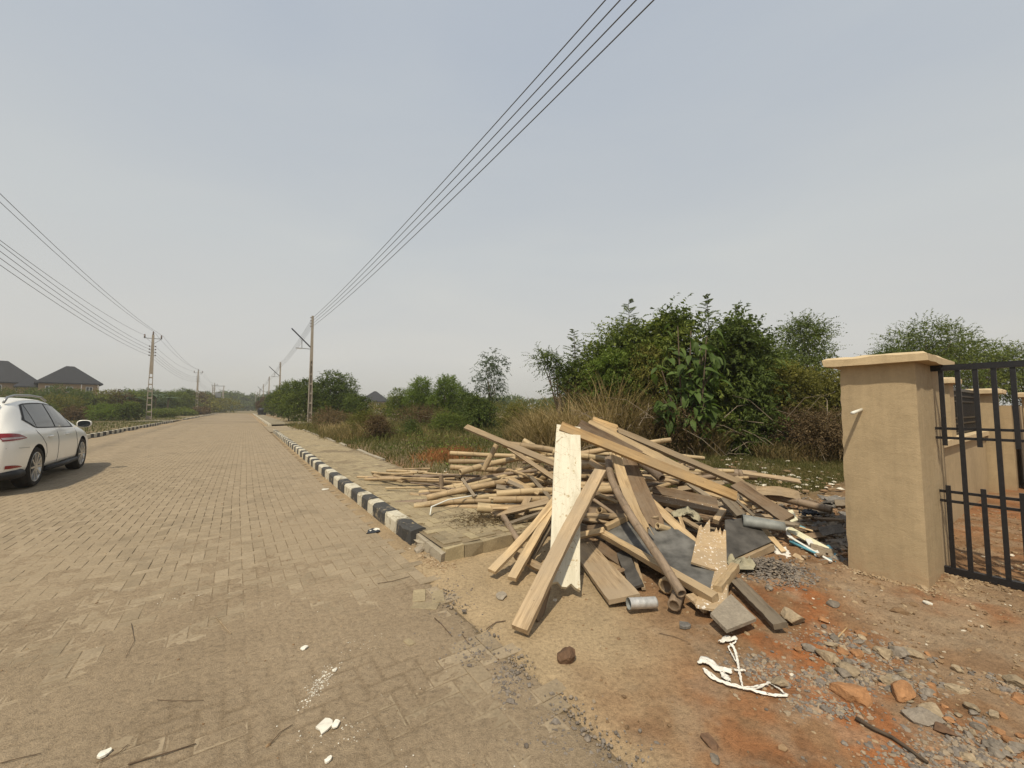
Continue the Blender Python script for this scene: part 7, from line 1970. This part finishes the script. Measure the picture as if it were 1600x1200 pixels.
# --- grasses and weeds
def blades(name, P, hgt, wid, lean, mat, seed, label, cat, seg=3, z_off=0.0):
    rng = np.random.default_rng(seed); N = len(P); z0 = ground_z(P[:, 0], P[:, 1]) + z_off
    a = rng.uniform(0, 6.28, N); d = np.stack([np.cos(a), np.sin(a)], 1); fa = rng.uniform(0, 6.28, N); s = np.stack([np.cos(fa), np.sin(fa)], 1)
    ln = lean * hgt * rng.uniform(0.2, 1.3, N); V = []
    for k in range(seg):
        f = k / seg; c = P[:, :2] + d * (ln * f * f)[:, None]; z = z0 + hgt * (f - 0.22 * (ln / hgt) * f * f); w_ = (wid * (1 - 0.75 * f))[:, None] / 2
        V.append(np.column_stack([c - s * w_, z])); V.append(np.column_stack([c + s * w_, z]))
    c = P[:, :2] + d * ln[:, None]; V.append(np.column_stack([c, z0 + hgt * (1 - 0.3 * ln / hgt)]))
    V = np.stack(V, 1); n1 = 2 * seg + 1; V = V.reshape(-1, 3); i = (np.arange(N) * n1)[:, None]; F = []
    for k in range(seg - 1): F += [i + np.array([[2 * k, 2 * k + 1, 2 * k + 3]]), i + np.array([[2 * k, 2 * k + 3, 2 * k + 2]])]
    F.append(i + np.array([[2 * seg - 2, 2 * seg - 1, 2 * seg]])); F = np.vstack(F)
    pn = fbm(P[:, 0] * 0.5, P[:, 1] * 0.5, 120, 4); T_ = np.repeat(np.clip(0.5 + (pn - 0.5) * 1.3 + rng.normal(0, 0.18, N), 0, 1), n1)
    o = mk(name, V, F, mat, tint=T_); props(o, label, cat, kind='stuff'); return o
def field_pts(n, fn, seed, x0, x1, y0, y1, pw=1.0):
    rng = np.random.default_rng(seed); Px = rng.uniform(x0, x1, n); Py = y0 + (y1 - y0) * rng.random(n) ** pw; v_, u_ = vu(Px, Py); k = fn(Px, Py, v_, u_, rng); return np.stack([Px[k], Py[k]], 1)
rng = np.random.default_rng(700)
def verge_fn(x, y, v, u, r):
    dens = np.maximum(sstep(2.75, 3.6, v) * sstep(6.2, 9.0, u + sstep(4, 8, v)) * sstep(7.2, 9.0, y), sstep(5.2, 6.4, v) * sstep(3.0, 4.4, u) * (1 - sstep(10.5, 12, v)) * 0.9)
    return (r.random(len(x)) < dens * (0.35 + 0.9 * fbm(x * 0.6, y * 0.6, 130, 3)))
P = field_pts(150000, verge_fn, 701, -22, 16, 7.0, 34, 1.25)
hg = np.exp(rng.normal(math.log(0.20), 0.4, len(P))) * (0.55 + 0.9 * fbm(P[:, 0] * 0.4, P[:, 1] * 0.4, 140, 3)) * (0.65 + 0.6 * sstep(10, 16, P[:, 1]))
blades('weeds', P, hg, np.full(len(P), 0.016) * (0.7 + P[:, 1] / 18), 0.8, 'grass_mixed', 702, 'mixed green and brown weeds covering the right-hand verge', 'weeds')
# broad leaved low weeds
P = field_pts(26000, lambda x, y, v, u, r: (r.random(len(x)) < sstep(3.3, 4.6, v) * sstep(7.5, 10, u + sstep(4, 8, v)) * sstep(7.6, 9.0, y) * sstep(0.42, 0.6, fbm(x * 0.35, y * 0.35, 150, 3))), 703, -22, 16, 7.5, 34, 1.2)
rg = np.random.default_rng(704); z0 = ground_z(P[:, 0], P[:, 1]); P3 = np.column_stack([P, z0 + rg.random(len(P)) ** 1.4 * 0.42]); Dd = unit(np.column_stack([rg.normal(0, 1, (len(P), 2)), rg.uniform(-0.2, 0.8, len(P))]))
V, F, T_ = leaves_mesh(P3, Dd, rg.uniform(0.06, 0.13, len(P)), 0.05, rg); o = mk('weed_leaves', V, F, 'leaf_mid', tint=T_); props(o, 'leafy green weeds low in the right-hand verge', 'weeds', kind='stuff')
P = field_pts(60000, lambda x, y, v, u, r: (v > 5.0) & (u > 2.6) & (y < 11.5) & (r.random(len(x)) < 0.25 + 1.1 * sstep(0.40, 0.62, fbm(x * 1.1, y * 1.1, 170, 3))), 711, 2.6, 9.5, 6.6, 11.5)
blades('low_grass', P, np.random.default_rng(712).uniform(0.04, 0.15, len(P)), np.full(len(P), 0.012), 0.8, 'grass_mixed', 713, 'low patchy grass between the heap and the thicket', 'grass', 2)
# short grass left of the road
P = field_pts(70000, lambda x, y, v, u, r: (v < -6.4) & (v > -34) & (u > 10) & (u < 75) & (r.random(len(x)) < 0.9), 705, -70, -12, 12, 62, 1.0)
hg = np.random.default_rng(706).uniform(0.06, 0.22, len(P)); blades('field_grass', P, hg, np.full(len(P), 0.035), 0.6, 'grass_green', 707, 'short green grass on the field left of the road', 'grass', 2)
# tufts along the kerb foot and in joints
P = field_pts(9000, lambda x, y, v, u, r: ((np.abs(v - 1.50) < 0.05) & (u > 4.6) & (u < 26) & (r.random(len(x)) < 0.5 * sstep(0.45, 0.65, fbm(x * 2, y * 2, 160, 2)))) | ((np.abs(v - 3.1) < 0.10) & (u > 8) & (u < 27) & (r.random(len(x)) < 0.8)), 708, -16, 0.2, 3.5, 26, 1.5)
blades('kerb_tufts', P, np.random.default_rng(709).uniform(0.03, 0.10, len(P)), np.full(len(P), 0.006), 0.8, 'grass_mixed', 710, 'small tufts growing along the foot of the right kerb', 'grass', 2, 0.05)
# tall dry elephant grass
def tall(px0, px1, d0, d1, n, hmin, hmax, seed, label):
    r = np.random.default_rng(seed); px = r.uniform(px0, px1, n); d = r.uniform(d0, d1, n); P = np.array([X(a, b_) for a, b_ in zip(px, d)]); f = (px - px0) / (px1 - px0)
    h = (hmin + (hmax - hmin) * np.clip(0.35 + f * 0.75, 0, 1)) * r.uniform(0.35, 1.1, n) * (0.35 + 1.15 * fbm(P[:, 0] * 1.6, P[:, 1] * 1.6, seed, 3))
    blades('tall_dry_grass', P, h, r.uniform(0.014, 0.038, n), 0.75, 'grass_dry', seed + 1, label, 'tall grass', 6)
tall(822, 1015, 10.2, 13.2, 5600, 0.7, 2.4, 720, 'tall dry straw-coloured grass in front of the thicket')
tall(985, 1130, 10.0, 10.9, 2600, 0.4, 1.3, 724, 'dry brown grass under the large-leaved shrub')
tall(1180, 1320, 9.6, 10.6, 2200, 0.3, 0.8, 728, 'dry grass at the foot of the bushes near the pillar')
tall(790, 850, 13.0, 17.0, 1800, 0.4, 1.2, 732, 'thin dry grass left of the tall grass')
tall(500, 600, 17.0, 27.0, 3500, 0.3, 0.9, 736, 'pale dry grass behind the walk right of the near pole')
# orange dead fern patch left of the heap
r = np.random.default_rng(740); cpt = G(700, 712, 0.15); n = 1600
P = np.stack([cpt[0] + r.normal(0, 0.35, n), cpt[1] + r.normal(0, 0.5, n)], 1)
leaf_mat('fern_dead', (0.20, 0.085, 0.032), (0.33, 0.150, 0.060), (0.42, 0.22, 0.10), 0.85, 0.15)
blades('dead_fern', P, r.uniform(0.1, 0.35, n), np.full(n, 0.014), 0.9, 'fern_dead', 741, 'patch of rust-orange dead fern left of the heap', 'fern', 3)
# dry leaf litter near the bamboo ends
r = np.random.default_rng(742); cpt = G(760, 815, 0.13); n = 900
P = np.stack([cpt[0] + r.normal(0, 0.22, n), cpt[1] + r.normal(0, 0.16, n)], 1); P3 = np.column_stack([P, 0.14 + r.random(n) * 0.05]); Dd = unit(np.column_stack([r.normal(0, 1, (n, 2)), r.uniform(-0.1, 0.3, n)]))
V, F, T_ = leaves_mesh(P3, Dd, r.uniform(0.02, 0.06, n), 0.008, r); o = mk('leaf_litter', V, F, 'leaf_brown', tint=T_); props(o, 'brown leaf litter on the walk at the front of the bamboo', 'leaf litter', kind='stuff')

# ---------------------------------------------------------------- haze: one closed box of thin air
hz = MB(); hz.box((-420, -60, -1.6), (420, 420, 14.5))
ho = hz.build('haze', 'chalk'); ho.data.materials.clear()
hm = bpy.data.materials.new('haze'); hm.use_nodes = True; hn = hm.node_tree.nodes; hn.clear()
hv = hn.new('ShaderNodeVolumePrincipled'); hv.inputs['Color'].default_value = (0.86, 0.87, 0.88, 1); hv.inputs['Density'].default_value = 0.0008; hv.inputs['Anisotropy'].default_value = 0.3
hout = hn.new('ShaderNodeOutputMaterial'); hm.node_tree.links.new(hv.outputs[0], hout.inputs['Volume'])
ho.data.materials.append(hm); props(ho, kind='stuff')

# ---------------------------------------------------------------- labels of the look-alikes: tone, size and place read from each piece itself
def pic(o):
    bb = [o.matrix_basis @ Vector(c) for c in o.bound_box]; c = sum(bb, Vector()) / 8; n = max(1, 1)
    L = max((bb[0] - bb[6]).length, 0)
    fwd = c.y * CT + (c.z - EYE) * ST; return 800 + FPX * c.x / fwd, 600 - FPX * (-(c.y) * ST + (c.z - EYE) * CT) / fwd, c, L
def pick(val, cuts, words):
    for c_, w_ in zip(cuts, words):
        if val < c_: return w_
    return words[-1]
for o in [q for q in COL.objects if q.parent is None and q.get('group')]:
    g_ = o['group']
    if o.type != 'MESH': continue
    m_ = o.data.materials[0].name if o.data.materials else ''
    if g_ == GB:
        px, py, c, L = pic(o)
        o['label'] = '%s %s bamboo pole %s, %s' % ('dark' if 'dark' in m_ else 'pale', pick(L, (1.0, 1.4), ('short', 'medium', 'long')), pick(c.z, (0.22, 0.42), ('low in the heap', 'halfway up the heap', 'near the heap top')),
                     pick(px, (760, 830, 900, 960, 1030, 1100), ('at its far left end', 'left of the upright board', 'just behind the upright board', 'just right of the upright board', 'under the bent brown pole', 'behind the dark panel', 'towards its right end')))
    elif g_ == 'thin sticks at the left tail of the heap':
        px, py, c, L = pic(o)
        o['label'] = '%s %s thin bamboo stick over the paved walk, %s' % (pick(L, (1.0, 1.3), ('short', 'medium', 'long')), 'dark' if 'dark' in m_ else 'pale', pick(px, (645, 680, 715), ('outermost on the left', 'left of the short upright stub', 'beside the short upright stub', 'where the heap begins')))
    elif g_ in (GR,):
        px, py, c, L = pic(o)
        tone = {'stone_tan': 'tan', 'stone_grey': 'grey', 'stone_orange': 'orange', 'slab_tan': 'pale'}.get(m_, 'rough')
        o['label'] = '%s %s stone in the rubble line, %s' % (pick(L, (0.07, 0.11), ('small', 'fist-sized', 'larger')), tone, pick(px, (1320, 1370, 1420, 1470, 1530), ('beside the square tan stone', 'just above the largest orange rock', 'around the dark block fragment', 'below the dark block fragment', 'by the large flat grey stone', 'at the bottom right corner')) + (', upper side' if py < 1000 + (px - 1290) * 0.576 else ', lower side'))
    elif g_ in ('scraps between heap and pillar', 'laths woven into the heap', 'board ends under the heap'):
        px, py, c, L = pic(o)
        tone = {'wood_tan': 'tan', 'wood_grey': 'grey', 'wood_brown': 'dark brown', 'wood_fresh': 'yellow', 'slab_tan': 'sandy', 'wood_spotted': 'paint spotted'}.get(m_, 'old')
        if g_.startswith('scraps'): o['label'] = '%s %s board scrap on the ground, %s' % (pick(L, (0.25, 0.4), ('tiny', 'short', 'longer')), tone, pick(px, (1160, 1210, 1260), ('under the wide dark plank', 'beside the rolled grey sheet', 'by the plastic strips', 'among the grey slabs near the pillar')))
        else: o['label'] = '%s %s %s %s' % (pick(L, (0.7, 1.0), ('short', 'medium', 'long')), tone, 'lath woven into the heap,' if g_.startswith('laths') else 'board end in the shadow under the heap,', pick(px, (880, 950, 1020, 1090), ('left of the upright board', 'right of the upright board', 'under the bent brown pole', 'behind the dark panel', 'near the splintered plywood')))

seen = {}
for o in [q for q in COL.objects if q.parent is None and q.get('group') and q.type == 'MESH']: seen.setdefault(o.get('label'), []).append(o)
for lab, L_ in seen.items():
    if len(L_) < 2 or L_[0]['group'] not in (GB, GR, 'thin sticks at the left tail of the heap', 'scraps between heap and pillar', 'laths woven into the heap', 'board ends under the heap'): continue
    L_.sort(key=lambda q: pic(q)[0])
    wl_ = ['leftmost', 'rightmost'] if len(L_) == 2 else (['leftmost', 'middle', 'rightmost'] if len(L_) == 3 else None)
    if wl_:
        for o, w_ in zip(L_, wl_):
            nl = '%s %s' % (w_, lab)
            if len(nl.replace(',', ' ').split()) <= 16: o['label'] = nl
